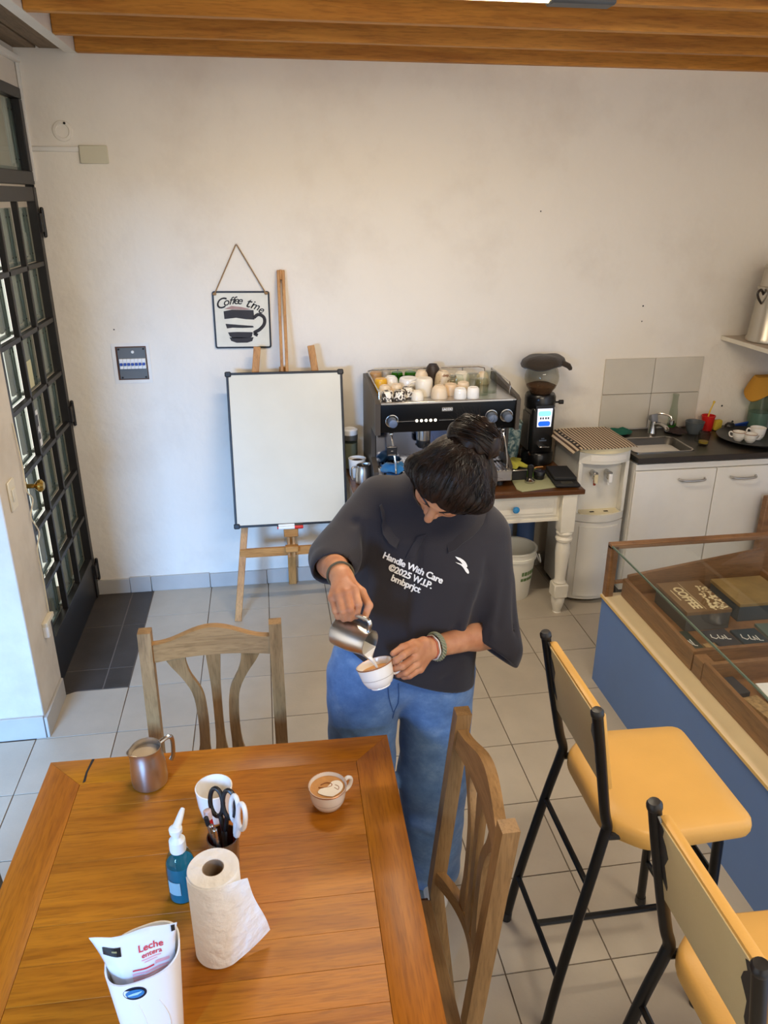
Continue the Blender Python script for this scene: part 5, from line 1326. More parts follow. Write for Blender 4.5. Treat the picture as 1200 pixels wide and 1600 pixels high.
# ================================================================== DINING CHAIRS
def make_chair(loc, rotz, label, mz=None, mx=None, group='oak dining chairs round the table'):
    """origin on the floor; local -y is the way the chair faces, back at y = 0"""
    t = thing('dining_chair', label, 'chair', loc, rotz, group)
    mz = mz or M_chair; mx = mx or M_chairx
    def yl(z): return 0.0 if z < 0.44 else 0.05*(z-0.44)/0.56
    for s_ in (-1, 1):
        b = B(); x = s_*0.181
        P_ = [(z, yl(z)+(0.05*(0.44-z)/0.44 if z < 0.44 else 0)) for z in (0, 0.44, 0.74, 1.0)]
        b.rings([[(x-0.018, y-0.018, z), (x+0.018, y-0.018, z), (x+0.018, y+0.018, z), (x-0.018, y+0.018, z)] for z, y in P_])
        b.obj('rear_post', mz, t, local=True)
        b = B(); b.hexa([(x-0.016, -0.365, 0), (x+0.016, -0.365, 0), (x+0.016, -0.333, 0), (x-0.016, -0.333, 0)], [(x-0.020, -0.37, 0.40), (x+0.020, -0.37, 0.40), (x+0.020, -0.33, 0.40), (x-0.020, -0.33, 0.40)], 0.002)
        b.obj('front_leg', mz, t, local=True)
        b = B(); b.box(x-0.010, x+0.010, -0.335, 0.0, 0.20, 0.23, 0.002); b.obj('side_stretcher', mx, t, local=True)
        b = B(); b.box(x-0.010, x+0.010, -0.335, -0.018, 0.345, 0.40, 0.002); b.obj('seat_apron', mx, t, local=True)
    b = B(); b.box(-0.163, 0.163, -0.365, -0.340, 0.345, 0.40, 0.002); b.obj('seat_apron', mx, t, local=True)
    b = B(); b.box(-0.163, 0.163, -0.19, -0.17, 0.205, 0.225, 0.002); b.obj('side_stretcher', mx, t, local=True)
    b = B(); b.prism([(-0.165, -0.015), (-0.20, -0.390), (-0.185, -0.400), (0.185, -0.400), (0.20, -0.390), (0.165, -0.015)], 0.40, 0.422, None, 0.004)
    b.obj('seat', mx, t, local=True)
    # arched crest rail and the lower rail, both bowed backwards a little
    def rail(zc0, zb0, arch, bowd, name, h0, thick=0.024):
        rg = []; n = 18
        for i in range(n+1):
            u = -1+2*i/n; x = u*0.165
            top = zc0+arch*(0.5+0.5*math.cos(PI*min(1, abs(u)*1.12)))**0.9
            bot = zb0+0.006*(1-u*u)
            yy = bowd*(1-u*u)
            yt, yb_ = yl(top)+yy, yl(bot)+yy
            rg.append([(x, yb_-thick/2, bot), (x, yt-thick/2, top), (x, yt+thick/2, top), (x, yb_+thick/2, bot)])
        return B().rings(rg).obj(name, mx, t, local=True, ang=30)
    rail(0.960, 0.905, 0.036, 0.012, 'crest_rail', 0.06)
    rail(0.515, 0.475, 0.0, 0.040, 'lower_rail', 0.04, 0.022)
    # three vase-shaped splats
    def splat(cx_fn, w_fn):
        n = 22; rg = []
        for i in range(n+1):
            v = i/n; z = 0.51+(0.915-0.51)*v; c = cx_fn(v); w = w_fn(v); yy = yl(z)+0.040*(1-v)*0.9+0.012*v
            rg.append([(c-w, yy-0.008, z), (c+w, yy-0.008, z), (c+w, yy+0.008, z), (c-w, yy+0.008, z)])
        return B().rings(rg).obj('splat', mz, t, local=True, ang=30)
    def sm(a, b_, x): x = min(1, max(0, (x-a)/(b_-a))); return x*x*(3-2*x)
    splat(lambda v: 0.0, lambda v: 0.0165-0.004*math.sin(PI*v)+0.006*math.exp(-((v-0.10)/0.09)**2)+0.004*sm(0.7, 1, v))
    for s_ in (-1, 1):
        splat(lambda v, s_=s_: s_*(0.057-0.012*math.sin(PI*min(1, v*1.25))+0.050*sm(0.58, 1.0, v)**1.5), lambda v: 0.0145+0.007*math.exp(-((v-0.09)/0.09)**2)+0.013*sm(0.80, 1, v))
    return t
ch1 = make_chair((0.523, -2.258, 0), 0.0, 'oak dining chair with arched back tucked in at the far side of the table')
ch2 = dup(ch1, (1.085, -2.873, 0), -PI/2, 'oak dining chair tucked in at the right side of the table')
t = thing('dark_chair', 'low dark brown chair just showing at the left edge of the picture', 'chair', (-0.10, -2.87, 0))
B().hexa([(0.020, -3.06, 0.44), (0.045, -3.06, 0.44), (0.045, -2.665, 0.44), (0.020, -2.665, 0.44)], [(0.020, -3.05, 0.742), (0.046, -3.05, 0.742), (0.046, -2.70, 0.742), (0.020, -2.70, 0.742)], 0.010).obj('backrest', M_darkwood, t)
B().box(-0.40, 0.03, -3.06, -2.68, 0.41, 0.45, 0.012).obj('seat', M_darkwood, t)
for xx in (-0.38, 0.02):
    for yy in (-3.04, -2.70): B().box(xx-0.016, xx+0.016, yy-0.016, yy+0.016, 0, 0.412, 0.003).obj('leg', M_darkwood, t)

# ================================================================== TABLE
TT = 0.76
tbl = thing('dining_table', 'square honey oak dining table with mitred frame and plank top', 'table', (0.550, -2.443, 0), -0.022)
HW, DP, FW = 0.4425, 0.915, 0.094
lk = dict(local=True)
def tri(poly, nm, m): return B().prism(poly, 0.728, TT, None, 0.0006).obj(nm, m, tbl, local=True)
g = 0.0006
tri([(-HW, 0), (HW, 0), (HW-FW, -FW), (-HW+FW, -FW)][::-1], 'frame_board', M_table)
tri([(-HW, -DP), (HW, -DP), (HW-FW, -DP+FW), (-HW+FW, -DP+FW)], 'frame_board', M_table)
tri([(HW-g, -g), (HW-g, -DP+g), (HW-FW, -DP+FW+g), (HW-FW, -FW-g)][::-1], 'frame_board', M_tablef)
tri([(-HW+g, -g), (-HW+g, -DP+g), (-HW+FW, -DP+FW+g), (-HW+FW, -FW-g)], 'frame_board', M_tablef)
ys = [-FW, -0.178, -0.262, -0.345, -0.420, -0.505, -0.592, -0.672, -0.748, -DP+FW]
for k in range(len(ys)-1):
    B().box(-HW+FW+0.0008, HW-FW-0.0008, ys[k+1]+0.0002, ys[k]-0.0002, 0.73, TT-0.0002-0.0002*(k % 2), 0.0005).obj('plank', M_table, tbl, local=True)
B().hexa([(-0.338, -0.001, TT-0.002), (-0.331, -0.001, TT-0.002), (-0.338, -0.05, TT-0.002), (-0.336, -0.085, TT-0.002), (-0.342, -0.09, TT-0.002), (-0.343, -0.05, TT-0.002)][::-1],
         [(-0.338, -0.001, TT+0.0004), (-0.331, -0.001, TT+0.0004), (-0.338, -0.05, TT+0.0004), (-0.336, -0.085, TT+0.0004), (-0.342, -0.09, TT+0.0004), (-0.343, -0.05, TT+0.0004)][::-1]).obj('crack', M_ink, tbl, local=True)
for (a, c, d, e) in ((-HW+0.05, HW-0.05, -0.075, -0.052), (-HW+0.05, HW-0.05, -DP+0.052, -DP+0.075), (-HW+0.052, -HW+0.075, -DP+0.06, -0.06), (HW-0.075, HW-0.052, -DP+0.06, -0.06)):
    B().box(a, c, d, e, 0.63, 0.729, 0.002).obj('apron', M_table, tbl, local=True)
for xx in (-HW+0.075, HW-0.075):
    for yy in (-0.075, -DP+0.075): B().hexa([(xx-0.028, yy-0.028, 0), (xx+0.028, yy-0.028, 0), (xx+0.028, yy+0.028, 0), (xx-0.028, yy+0.028, 0)], [(xx-0.036, yy-0.036, 0.728), (xx+0.036, yy-0.036, 0.728), (xx+0.036, yy+0.036, 0.728), (xx-0.036, yy+0.036, 0.728)], 0.003).obj('leg', M_chair, tbl, local=True)

# ---- things on the table
zt = TT+0.0003
pj_ = pitcher('milk_jug', 'steel milk jug of frothed milk standing on the table by the far chair', trans((0.374, -2.545, zt)), 0.0440, 0.108, 0.62, group=None)
Mfroth = mat('milk_froth', (196, 180, 156), 0.5, var=0.06, scale=60)
B().lathe([(0.0365, 0.088), (0.02, 0.089), (0, 0.0895)], 28, trans((0.374, -2.545, zt))).obj('froth', Mfroth, pj_)
t = thing('white_cup', 'tall white ceramic cup without handle behind the scissors', 'cup', (0.545, -2.690, zt))
CM = trans((0.545, -2.692, zt))
B().lathe([(0.024, 0), (0.026, 0.002), (0.033, 0.014), (0.039, 0.045), (0.0425, 0.085), (0.0430, 0.092), (0.0405, 0.093), (0.039, 0.085), (0.035, 0.045), (0.029, 0.018), (0, 0.012)], 34, CM, cap1=False).obj('cup', M_ceram, t)
B().lathe([(0.0300, 0.022), (0, 0.0225)], 24, CM).obj('dregs', mat('coffee_dregs', (190, 150, 104), 0.5), t)
# latte with a poured heart
LX, LY = 0.810, -2.693
lt = teacup('latte_cup', 'gold-rimmed white cup of latte art alone on the table', LX, LY, zt, 0.0465, 0.062, 0.45, None, M_gold, fill=0.86, fillm=M_latte)
b = B(); LM = trans((LX, LY, zt+0.0555))
def blob(pts, z0): b.prism([(p.x, p.y) for p in bez([(x, y, 0) for x, y in pts]+[(*pts[0], 0)], 5)[:-1]][::-1], z0, z0+0.0005, LM)
blob([(0.010, -0.033), (0.030, -0.018), (0.037, 0.002), (0.029, 0.018), (0.013, 0.018), (0.004, 0.006), (-0.004, 0.000), (-0.018, -0.004), (-0.024, -0.016), (-0.008, -0.028)], 0.0001)
b.obj('milk_heart', M_milk, lt)
b = B(); b.tube([LM @ Vector(p) for p in bez([(-0.016, 0.010, 0.0003), (-0.002, 0.016, 0.0003), (0.010, 0.010, 0.0003), (0.008, 0.002, 0.0003), (-0.008, 0.000, 0.0003), (-0.022, 0.002, 0.0003)], 5)], 0.0011, 5)
b.tube([LM @ Vector(p) for p in bez([(0.016, -0.004, 0.0008), (0.024, -0.012, 0.0008), (0.026, -0.002, 0.0008), (0.018, 0.005, 0.0008)], 5)], 0.0008, 5)
b.obj('crema_line', mat('crema_dark', (150, 88, 34), 0.5), lt)

# soap pump bottle
t = thing('soap_bottle', 'teal liquid soap pump bottle left of the paper towel roll', 'soap bottle', (0.487, -2.905, zt))
SM = trans((0.487, -2.902, zt))
Msoap = mat('teal_soap', (28, 122, 140), 0.15, coat=0.3)
B().lathe([(0.0255, 0.001), (0.028, 0.004), (0.0285, 0.075), (0.0275, 0.092)], 28, SM).obj('soap', Msoap, t)
B().lathe([(0.0265, 0.0), (0.0292, 0.003), (0.0298, 0.085), (0.028, 0.098), (0.021, 0.116), (0.0145, 0.122), (0.0145, 0.128)], 30, SM).obj('bottle', glass('soap_glass', (200, 226, 236), 1.4), t)
Mpump = mat('translucent_white', (226, 232, 232), 0.35)
b = B(); b.lathe([(0.0165, 0.124), (0.0170, 0.128), (0.0165, 0.150), (0.012, 0.154), (0.0085, 0.158), (0.0085, 0.168), (0.013, 0.170), (0.0135, 0.180), (0.009, 0.184), (0, 0.185)], 22, SM)
b.tube([(0.487, -2.902, zt+0.178), (0.492, -2.890, zt+0.184), (0.4975, -2.874, zt+0.193), (0.500, -2.866, zt+0.196)], [0.009, 0.008, 0.006, 0.0045], 10)
b.obj('pump', Mpump, t)
wl_ = B(); vs, fs = [], []
n = 10
for k in range(n+1):
    a = -PI/2-0.95+0.95*k/n
    for z in (0.028, 0.062): vs.append((0.487+0.0301*math.cos(a), -2.902+0.0301*math.sin(a), zt+z))
for k in range(n): fs.append((2*k, 2*k+2, 2*k+3, 2*k+1))
wl_._add(vs, fs); lab_ = wl_.obj('label', mat('soap_label', (130, 170, 182), 0.5), t)

# pen cup with scissors and pens
PX, PY = 0.572, -2.845
t = thing('pen_cup', 'brown glass cup of pens and scissors behind the paper towel roll', 'pen holder', (PX, PY, zt))
PM = trans((PX, PY, zt))
B().lathe([(0.028, 0), (0.030, 0.003), (0.034, 0.085), (0.0345, 0.090), (0.032, 0.090), (0.028, 0.008), (0, 0.006)], 26, PM, cap1=False).obj('cup', mat('smoked_cup', (96, 74, 54), 0.2, coat=0.4), t)
def scissors(nm, label, base, lean, m, sc=1.0, spread=0.024, rz=0.0):
    """closed pair standing in the cup; handle loops at the top"""
    base = Vector(base); up = Vector(lean).normalized()
    M_ = frame(base, up) @ rotm('Z', rz)
    t = thing(nm, label, 'scissors', tuple(base))
    b = B()
    for s_ in (-1, 1): b.hexa([(s_*0.001, -0.004, 0), (s_*0.0035, 0.004, 0), (s_*0.0035, 0.004, 0.004), (s_*0.001, -0.004, 0.004)], [(s_*0.001, -0.007, 0.085), (s_*0.003, 0.007, 0.085), (s_*0.003, 0.007, 0.095), (s_*0.001, -0.007, 0.095)], M=M_)
    b.obj('blade', M_steel, t)
    for s_ in (-1, 1):
        b = B(); b.tube([M_ @ Vector(p) for p in bez([(0, s_*0.001, 0.078), (0, s_*0.005, 0.098), (0, s_*0.008, 0.112)], 4)], [0.0062, 0.0066, 0.007, 0.0065, 0.006, 0.0058, 0.0056, 0.0055, 0.0055], 9)
        cy = s_*(spread*0.55); lp_ = [(0, cy+s_*spread*0.62*math.cos(a)*0.9, 0.112+0.030+0.033*math.sin(a)) for a in [2*PI*i/22 for i in range(22)]]
        b.tube([M_ @ Vector(p) for p in lp_], 0.0052, 9, closed=True)
        b.obj('handle', m, t)
    return t
scissors('scissors', 'black-handled scissors standing in the pen cup', (0.574, -2.842, zt+0.012), (0.012, 0.20, 1.0), M_black, rz=PI/2-0.45, spread=0.028)
scissors('scissors', 'white-handled scissors standing in the pen cup', (0.592, -2.848, zt+0.012), (0.12, 0.00, 1.0), M_bagpl, spread=0.026, rz=PI/2-1.0)
def pen(nm, label, base, tip, r, m, m2, cat='pen'):
    base, tip = Vector(base), Vector(tip); d = (tip-base); L = d.length
    t = thing(nm, label, cat, tuple(base), group='pens in the pen cup')
    M_ = frame(base, d)
    B().lathe([(r*0.4, 0), (r, 0.012), (r, L-0.02)], 12, M_).obj('barrel', m, t)
    b = B(); b.lathe([(r*1.15, L-0.022), (r*1.15, L-0.002), (r*0.7, L)], 12, M_); b.box(-0.0015, 0.0015, r, r+0.004, L-0.045, L-0.004, 0.0005, M_); b.obj('cap', m2, t)
pen('pen', 'grey pen with black end leaning left in the pen cup', (0.566, -2.85, zt+0.012), (0.540, -2.842, zt+0.145), 0.0045, M_steelb, M_black)
pen('pen', 'silver pen in the middle of the pen cup', (0.564, -2.852, zt+0.012), (0.552, -2.862, zt+0.140), 0.0042, M_steelb, M_steel)
pen('pen', 'silver pen at the front of the pen cup', (0.570, -2.858, zt+0.012), (0.560, -2.873, zt+0.138), 0.0042, M_steelb, M_steel)
pen('red_marker', 'red-filled clear marker standing upright in the pen cup', (0.557, -2.838, zt+0.012), (0.541, -2.818, zt+0.142), 0.0075, M_red, mat('pinkish_clear', (226, 206, 210), 0.3), 'marker')
pen('red_pen', 'red pen behind the white-handled scissors', (0.590, -2.835, zt+0.012), (0.604, -2.822, zt+0.125), 0.0045, M_red, M_red)

# paper towel roll, its loose sheet pulled out to the right
RX, RY, RH, RR = 0.571, -3.040, 0.208, 0.0475
pt = thing('paper_towel', 'paper towel roll standing on the table with a loose hanging sheet', 'paper roll', (RX, RY, zt))
RM = trans((RX, RY, zt))
b = B(); b.lathe([(0.0200, 0.0), (RR, 0.0), (RR+0.0005, 0.002), (RR+0.0005, RH-0.002), (RR-0.001, RH), (0.0205, RH), (0.0200, RH-0.002)], 48, RM, cap0=False, cap1=False)
b._add([], []); b.obj('roll', M_paper, pt)
B().lathe([(0.0200, 0.001), (0.0200, RH-0.001), (0.0188, RH-0.001), (0.0188, 0.001)], 32, RM, cap0=False, cap1=False).obj('core', mat('cardboard', (158, 138, 116), 0.9), pt)
def sheet(u, v):       # u along the sheet from its root on the roll, v up
    a0 = -PI*0.92
    Lr = 0.085+0.03*(1-v)
    s_ = u
    if s_ < 0.55:
        a = a0+(s_/0.55)*PI*0.62; r_ = RR+0.0022+0.0014*math.sin(9*v+5*u)*u
        return (RX+r_*math.cos(a), RY+r_*math.sin(a), zt+0.004+(RH-0.006)*v)
    a1 = a0+PI*0.62
    r_ = RR+0.0022; q = (s_-0.55)/0.45
    px, py = RX+r_*math.cos(a1), RY+r_*math.sin(a1)
    tx, ty = -math.sin(a1), math.cos(a1)
    ext = q*(0.040+0.042*(1-v))
    bend = 0.02*q*q
    top = RH-0.002-0.012*q*v
    return (px+tx*ext+0.002*math.sin(7*v)*q, py+ty*ext-bend*0.2, zt+0.004+0.02*q*q*(1-v)+(top-0.004-0.02*q*q*(1-v))*v)
b = B(); nx, ny = 48, 26
vs = [sheet(i/(nx-1), j/(ny-1)) for j in range(ny) for i in range(nx)]
vs2 = []
for (x, y, z) in vs:
    d = Vector((x-RX, y-RY, 0)); d = d.normalized()*0.0009; vs2.append((x-d.x, y-d.y, z))
fs = []
o_ = len(vs)
for j in range(ny-1):
    for i in range(nx-1):
        a = j*nx+i; fs.append((a, a+1, a+nx+1, a+nx)); fs.append((o_+a, o_+a+nx, o_+a+nx+1, o_+a+1))
for i in range(nx-1):
    fs.append((i, o_+i, o_+i+1, i+1)); k = (ny-1)*nx+i; fs.append((k, k+1, o_+k+1, o_+k))
for j in range(ny-1):
    a = j*nx; fs.append((a, a+nx, o_+a+nx, o_+a)); a = j*nx+nx-1; fs.append((a, o_+a, o_+a+nx, a+nx))
b._add(vs+vs2, fs); b.obj('loose_sheet', M_paper, pt, ang=80)

# milk sachet in its white holder
HX, HY = 0.466, -3.203
hd = thing('sachet_holder', 'white plastic jug holder with dark blue oval badge at the front of the table', 'holder', (HX, HY, zt))
HR = rotm('Z', 0.10)
def hold(k, th=0.0):
    """ring k in 0..1 (bottom to top); the rim dips at the front left and rises to the right"""
    n = 48; out = []
    w, d = 0.047+0.014*k-th, 0.035+0.010*k-th
    for i in range(n):
        a = 2*PI*i/n
        x = w*math.copysign(abs(math.cos(a))**0.75, math.cos(a)); y = d*math.copysign(abs(math.sin(a))**0.75, math.sin(a))
        top = 0.212+0.012*(x/w)+0.009*(y/d)
        p = HR @ Vector((x, y, 0)); out.append((HX+p.x, HY+p.y, zt+th*0.7+(top-th*0.7)*k))
    return out
b = B(); b.rings([hold(k/8) for k in range(9)]+[hold(1-k/8, 0.0028) for k in range(9)]); b.obj('shell', M_bagpl, hd)
# badge on the bowed front: oval plate and stripes
def onfront(px, pz, off):
    k = pz/0.212; d = 0.035+0.010*k+off; w = 0.047+0.014*k
    y = -d*(max(0.02, 1-abs(px/w)**2.667))**0.375
    p = HR @ Vector((px, y, 0)); return (HX+p.x, HY+p.y, zt+pz)
def frontpatch(fn, nu, nm, m, off, parent=hd):
    b = B(); n = len(fn)
    c = onfront(sum(p[0] for p in fn)/n, sum(p[1] for p in fn)/n, off)
    vs = [c]+[onfront(x, z, off) for x, z in fn]
    b._add(vs, [(0, i+1, (i+1) % n+1) for i in range(n)]); return b.obj(nm, m, parent, recalc=True)
def oval(cx, cz, a, c_, rot, n=36):
    return [(cx+a*math.cos(q)*math.cos(rot)-c_*math.sin(q)*math.sin(rot), cz+a*math.cos(q)*math.sin(rot)+c_*math.sin(q)*math.cos(rot)) for q in [2*PI*i/n for i in range(n)]]
bcx, bcz = -0.014, 0.178
frontpatch(oval(bcx, bcz, 0.0185, 0.0155, 0.12), 0, 'badge', mat('badge_navy', (14, 26, 48), 0.35), 0.0008)
frontpatch(oval(bcx, bcz, 0.0148, 0.0100, 0.12), 0, 'badge_field', mat('badge_blue', (46, 120, 180), 0.35), 0.0016)
frontpatch([(bcx-0.0105, bcz-0.0045), (bcx+0.004, bcz-0.0020), (bcx+0.0115, bcz+0.0035), (bcx+0.0105, bcz+0.0050), (bcx-0.003, bcz+0.0025), (bcx-0.0112, bcz-0.0015)], 0, 'badge_swoosh', mat('badge_pale', (170, 214, 240), 0.35), 0.0024)
for px0, cv in ((-0.012, 0.010), (0.020, 0.012)):
    pts = [Vector(onfront(px0+cv*math.sin(PI*v)*(1.0 if px0 > 0 else 0.8), 0.020+0.13*v, 0.0002)) for v in [i/12 for i in range(13)]]
    B().tube(pts, 0.0009, 6).obj('moulding', M_bagpl, hd)
# sachet
Msach = mat('sachet_film', (226, 230, 238), 0.22, coat=0.4, bump=0.12, bscale=22)
ms = thing('milk_sachet', 'white plastic sachet of whole milk standing in the white holder', 'milk bag', (HX, HY, zt+0.02))
SR = trans((HX+0.000, HY+0.008, zt+0.006)) @ HR @ rotm('X', 0.06)
def sach(u, v, side):
    """u across -1..1, v up 0..1"""
    w = 0.046+0.022*v**3
    x = u*w - 0.008*v*v
    top = 0.266+0.003*u+0.0025*math.sin(5*u)
    z = top*v
    bul = (1-u*u)**0.6*0.030*(1-v**4)+0.0006
    wr = 0.0035*math.sin(9*u+4*v)*math.sin(PI*v)*max(0, v-0.3)
    y = (-bul if side else bul*0.9)+wr-0.012*v*v*(1 if u < -0.5 else 0)*(u+0.5)
    return SR @ Vector((x, y, z))
nu, nv = 29, 22; b = B(); vs = []; fs = []
for side in (1, 0):
    for j in range(nv):
        for i in range(nu): vs.append(sach(-1+2*i/(nu-1), j/(nv-1), side))
o_ = nu*nv
for j in range(nv-1):
    for i in range(nu-1):
        a = j*nu+i; fs.append((a, a+1, a+nu+1, a+nu)); fs.append((o_+a, o_+a+nu, o_+a+nu+1, o_+a+1))
for i in range(nu-1):
    fs.append((i, o_+i, o_+i+1, i+1)); k = (nv-1)*nu+i; fs.append((k, k+1, o_+k+1, o_+k))
for j in range(nv-1):
    a = j*nu; fs.append((a, a+nu, o_+a+nu, o_+a)); a += nu-1; fs.append((a, o_+a, o_+a+nu, a+nu))
b._add(vs, fs); bag_ = b.obj('bag', Msach, ms, ang=70)
def onbag(uw, vh):   # a point on the sachet front in its own plane: uw metres across, vh metres up
    v = min(1, vh/0.266); w = 0.046+0.022*v**3; u = max(-1, min(1, (uw+0.008*v*v)/w)); return u, v
def bagprint(verts, faces, nm, m, off=0.0009):
    out = []
    for (x, z) in verts:
        u, v = onbag(x, z+0.083); p = sach(u, v, 1); n_ = (SR.to_3x3() @ Vector((0, -1, 0))); out.append(p+n_*off)
    b = B(); b._add(out, faces); return b.obj(nm, m, ms, smooth=False)
def bagtext(s_, size, cx, cz, m, off=0.0):
    vs, fs = textmesh(s_, size, Matrix.Identity(4), off=off, depth=0.0)
    return bagprint([(v.x+cx, v.y+cz) for v in vs], fs, 'lettering', m)
Mred = mat('sachet_red', (206, 62, 76), 0.5); Mpink = mat('sachet_pink', (226, 168, 180), 0.5)
bagtext('Leche', 0.0165, 0.016, 0.154, Mred, 0.0003); bagtext('entera', 0.0122, 0.0165, 0.1415, Mred, 0.0002)
def bagrect(x0, x1, z0, z1, nm, m, off=0.0008):
    n = 8; vs = []; fs = []
    for i in range(n+1):
        for z in (z0, (z0+z1)/2, z1): vs.append((x0+(x1-x0)*i/n, z))
    for i in range(n):
        for q in (0, 1): fs.append((3*i+q, 3*i+3+q, 3*i+4+q, 3*i+1+q))
    return bagprint(vs, fs, nm, m, off)
bagrect(0.000, 0.030, 0.1325, 0.1345, 'small_print', Mpink); bagrect(0.004, 0.024, 0.1285, 0.130, 'small_print', Mpink)
bagrect(-0.016, 0.018, 0.1165, 0.1195, 'small_print', Mred); bagrect(0.020, 0.042, 0.118, 0.124, 'small_print', Mpink)
for zz in (0.111, 0.105, 0.099, 0.093): bagrect(-0.017, 0.040-(0.111-zz)*0.4, zz-0.0018, zz+0.0016, 'small_print', Mpink)
bagrect(-0.058, -0.030, 0.150, 0.166, 'dark_mark', mat('sachet_black', (24, 24, 26), 0.35), 0.0010)
bagrect(-0.044, -0.036, 0.158, 0.161, 'olive_mark', mat('sachet_olive', (150, 144, 100), 0.5), 0.0016)
bagrect(0.0500, 0.0560, 0.170, 0.182, 'dark_corner', MATS['sachet_black'], 0.0012)
# ================================================================== PERSON
def A3(v): return np.array(v, dtype=np.float64)
def cap(P, a, b, ra, rb=None):
    rb = ra if rb is None else rb
    a, b = A3(a), A3(b); ab = b-a; t = np.clip(((P-a) @ ab)/(ab @ ab), 0, 1)
    return np.linalg.norm(P-a-t[:, None]*ab, axis=1)-(ra+(rb-ra)*t)
def ell(P, c, R, rad):
    q = (P-A3(c)) @ R            # columns of R are the axes
    rad = A3(rad)
    k0 = np.linalg.norm(q/rad, axis=1); k1 = np.linalg.norm(q/(rad*rad), axis=1)+1e-9
    return k0*(k0-1)/k1
def smin(a, b, k):
    h = np.clip(0.5+0.5*(b-a)/k, 0, 1); return b+(a-b)*h-k*h*(1-h)
def smax(a, b, k): return -smin(-a, -b, k)
def chain(P, pts, rs, k=0.01):
    d = None
    for i in range(len(pts)-1):
        e = cap(P, pts[i], pts[i+1], rs[i], rs[i+1]); d = e if d is None else smin(d, e, k)
    return d
def segd(P, a, b):
    a, b = A3(a), A3(b); ab = b-a; t = np.clip(((P-a) @ ab)/(ab @ ab), 0, 1)
    return np.linalg.norm(P-a-t[:, None]*ab, axis=1), t

def sdf_mesh(fn, lo, hi, h, nm, m, bs=8, smooth_it=1):
    """surface nets on a sampled distance field"""
    lo = A3(lo); n = np.ceil((A3(hi)-lo)/h/bs).astype(int)*bs
    D = np.ones(n, dtype=np.float32)
    nb = n//bs
    bi = np.stack(np.meshgrid(*[np.arange(k) for k in nb], indexing='ij'), -1).reshape(-1, 3)
    cen = lo+(bi*bs+(bs-1)/2)*h
    dc = fn(cen)
    R = bs*h*0.87*1.5
    loc = np.stack(np.meshgrid(*[np.arange(bs)]*3, indexing='ij'), -1).reshape(-1, 3)
    for k in np.nonzero(dc <= -R)[0]:
        i, j, l = bi[k]*bs; D[i:i+bs, j:j+bs, l:l+bs] = -1
    act = bi[np.abs(dc) < R]*bs
    step = 400
    for s in range(0, len(act), step):
        a = act[s:s+step]
        idx = (a[:, None, :]+loc[None]).reshape(-1, 3)
        D[idx[:, 0], idx[:, 1], idx[:, 2]] = fn(lo+idx*h)
    ins = D < 0
    c = np.zeros(tuple(x-1 for x in ins.shape), dtype=np.uint8)
    for dx in (0, 1):
        for dy in (0, 1):
            for dz in (0, 1):
                c += ins[dx:dx+c.shape[0], dy:dy+c.shape[1], dz:dz+c.shape[2]]
    cells = np.argwhere((c > 0) & (c < 8))
    acc = np.zeros((len(cells), 3)); cnt = np.zeros(len(cells))
    cor = [(0, 0, 0), (1, 0, 0), (0, 1, 0), (1, 1, 0), (0, 0, 1), (1, 0, 1), (0, 1, 1), (1, 1, 1)]
    for a in range(8):
        for b in range(a+1, 8):
            d = np.abs(np.array(cor[a])-np.array(cor[b]))
            if d.sum() != 1: continue
            pa = cells+cor[a]; pb = cells+cor[b]
            va = D[pa[:, 0], pa[:, 1], pa[:, 2]].astype(float); vb = D[pb[:, 0], pb[:, 1], pb[:, 2]].astype(float)
            mk = (va < 0) != (vb < 0)
            t = np.where(mk, va/(va-vb+1e-12), 0)
            t = np.clip(t, 0, 1)
            p = pa+(pb-pa)*t[:, None]
            acc[mk] += p[mk]; cnt[mk] += 1
    V = lo+acc/cnt[:, None]*h
    idm = -np.ones(c.shape, dtype=np.int64); idm[cells[:, 0], cells[:, 1], cells[:, 2]] = np.arange(len(cells))
    F = []
    for ax in range(3):
        o1, o2 = [(1, 2), (2, 0), (0, 1)][ax]
        s0 = [slice(None)]*3; s1 = [slice(None)]*3
        s0[ax] = slice(0, -1); s1[ax] = slice(1, None)
        A_, B_ = ins[tuple(s0)], ins[tuple(s1)]
        e = np.argwhere(A_ != B_)
        ok = (e[:, o1] > 0) & (e[:, o2] > 0) & (e[:, o1] < c.shape[o1]) & (e[:, o2] < c.shape[o2])
        e = e[ok]; sg = A_[e[:, 0], e[:, 1], e[:, 2]]
        def cid(a, b):
            q = e.copy(); q[:, o1] -= a; q[:, o2] -= b; return idm[q[:, 0], q[:, 1], q[:, 2]]
        q = np.stack([cid(1, 1), cid(0, 1), cid(0, 0), cid(1, 0)], 1)
        q[~sg] = q[~sg][:, ::-1]
        F.append(q)
    F = np.concatenate(F); F = F[(F >= 0).all(1)]
    for _ in range(smooth_it):     # light Laplacian smoothing
        S_ = np.zeros_like(V); K = np.zeros(len(V))
        for a, b in ((0, 1), (1, 2), (2, 3), (3, 0)):
            np.add.at(S_, F[:, a], V[F[:, b]]); np.add.at(K, F[:, a], 1)
            np.add.at(S_, F[:, b], V[F[:, a]]); np.add.at(K, F[:, b], 1)
        V = V*0.5+0.5*S_/np.maximum(K, 1)[:, None]
    me = bpy.data.meshes.new(nm)
    me.vertices.add(len(V)); me.vertices.foreach_set('co', V.astype(np.float32).ravel())
    me.loops.add(4*len(F)); me.loops.foreach_set('vertex_index', F.astype(np.int32).ravel())
    me.polygons.add(len(F)); me.polygons.foreach_set('loop_start', np.arange(0, 4*len(F), 4, dtype=np.int32))
    me.polygons.foreach_set('use_smooth', np.ones(len(F), dtype=bool))
    me.update(calc_edges=True); me.validate()
    me.materials.append(m)
    return me, V, F
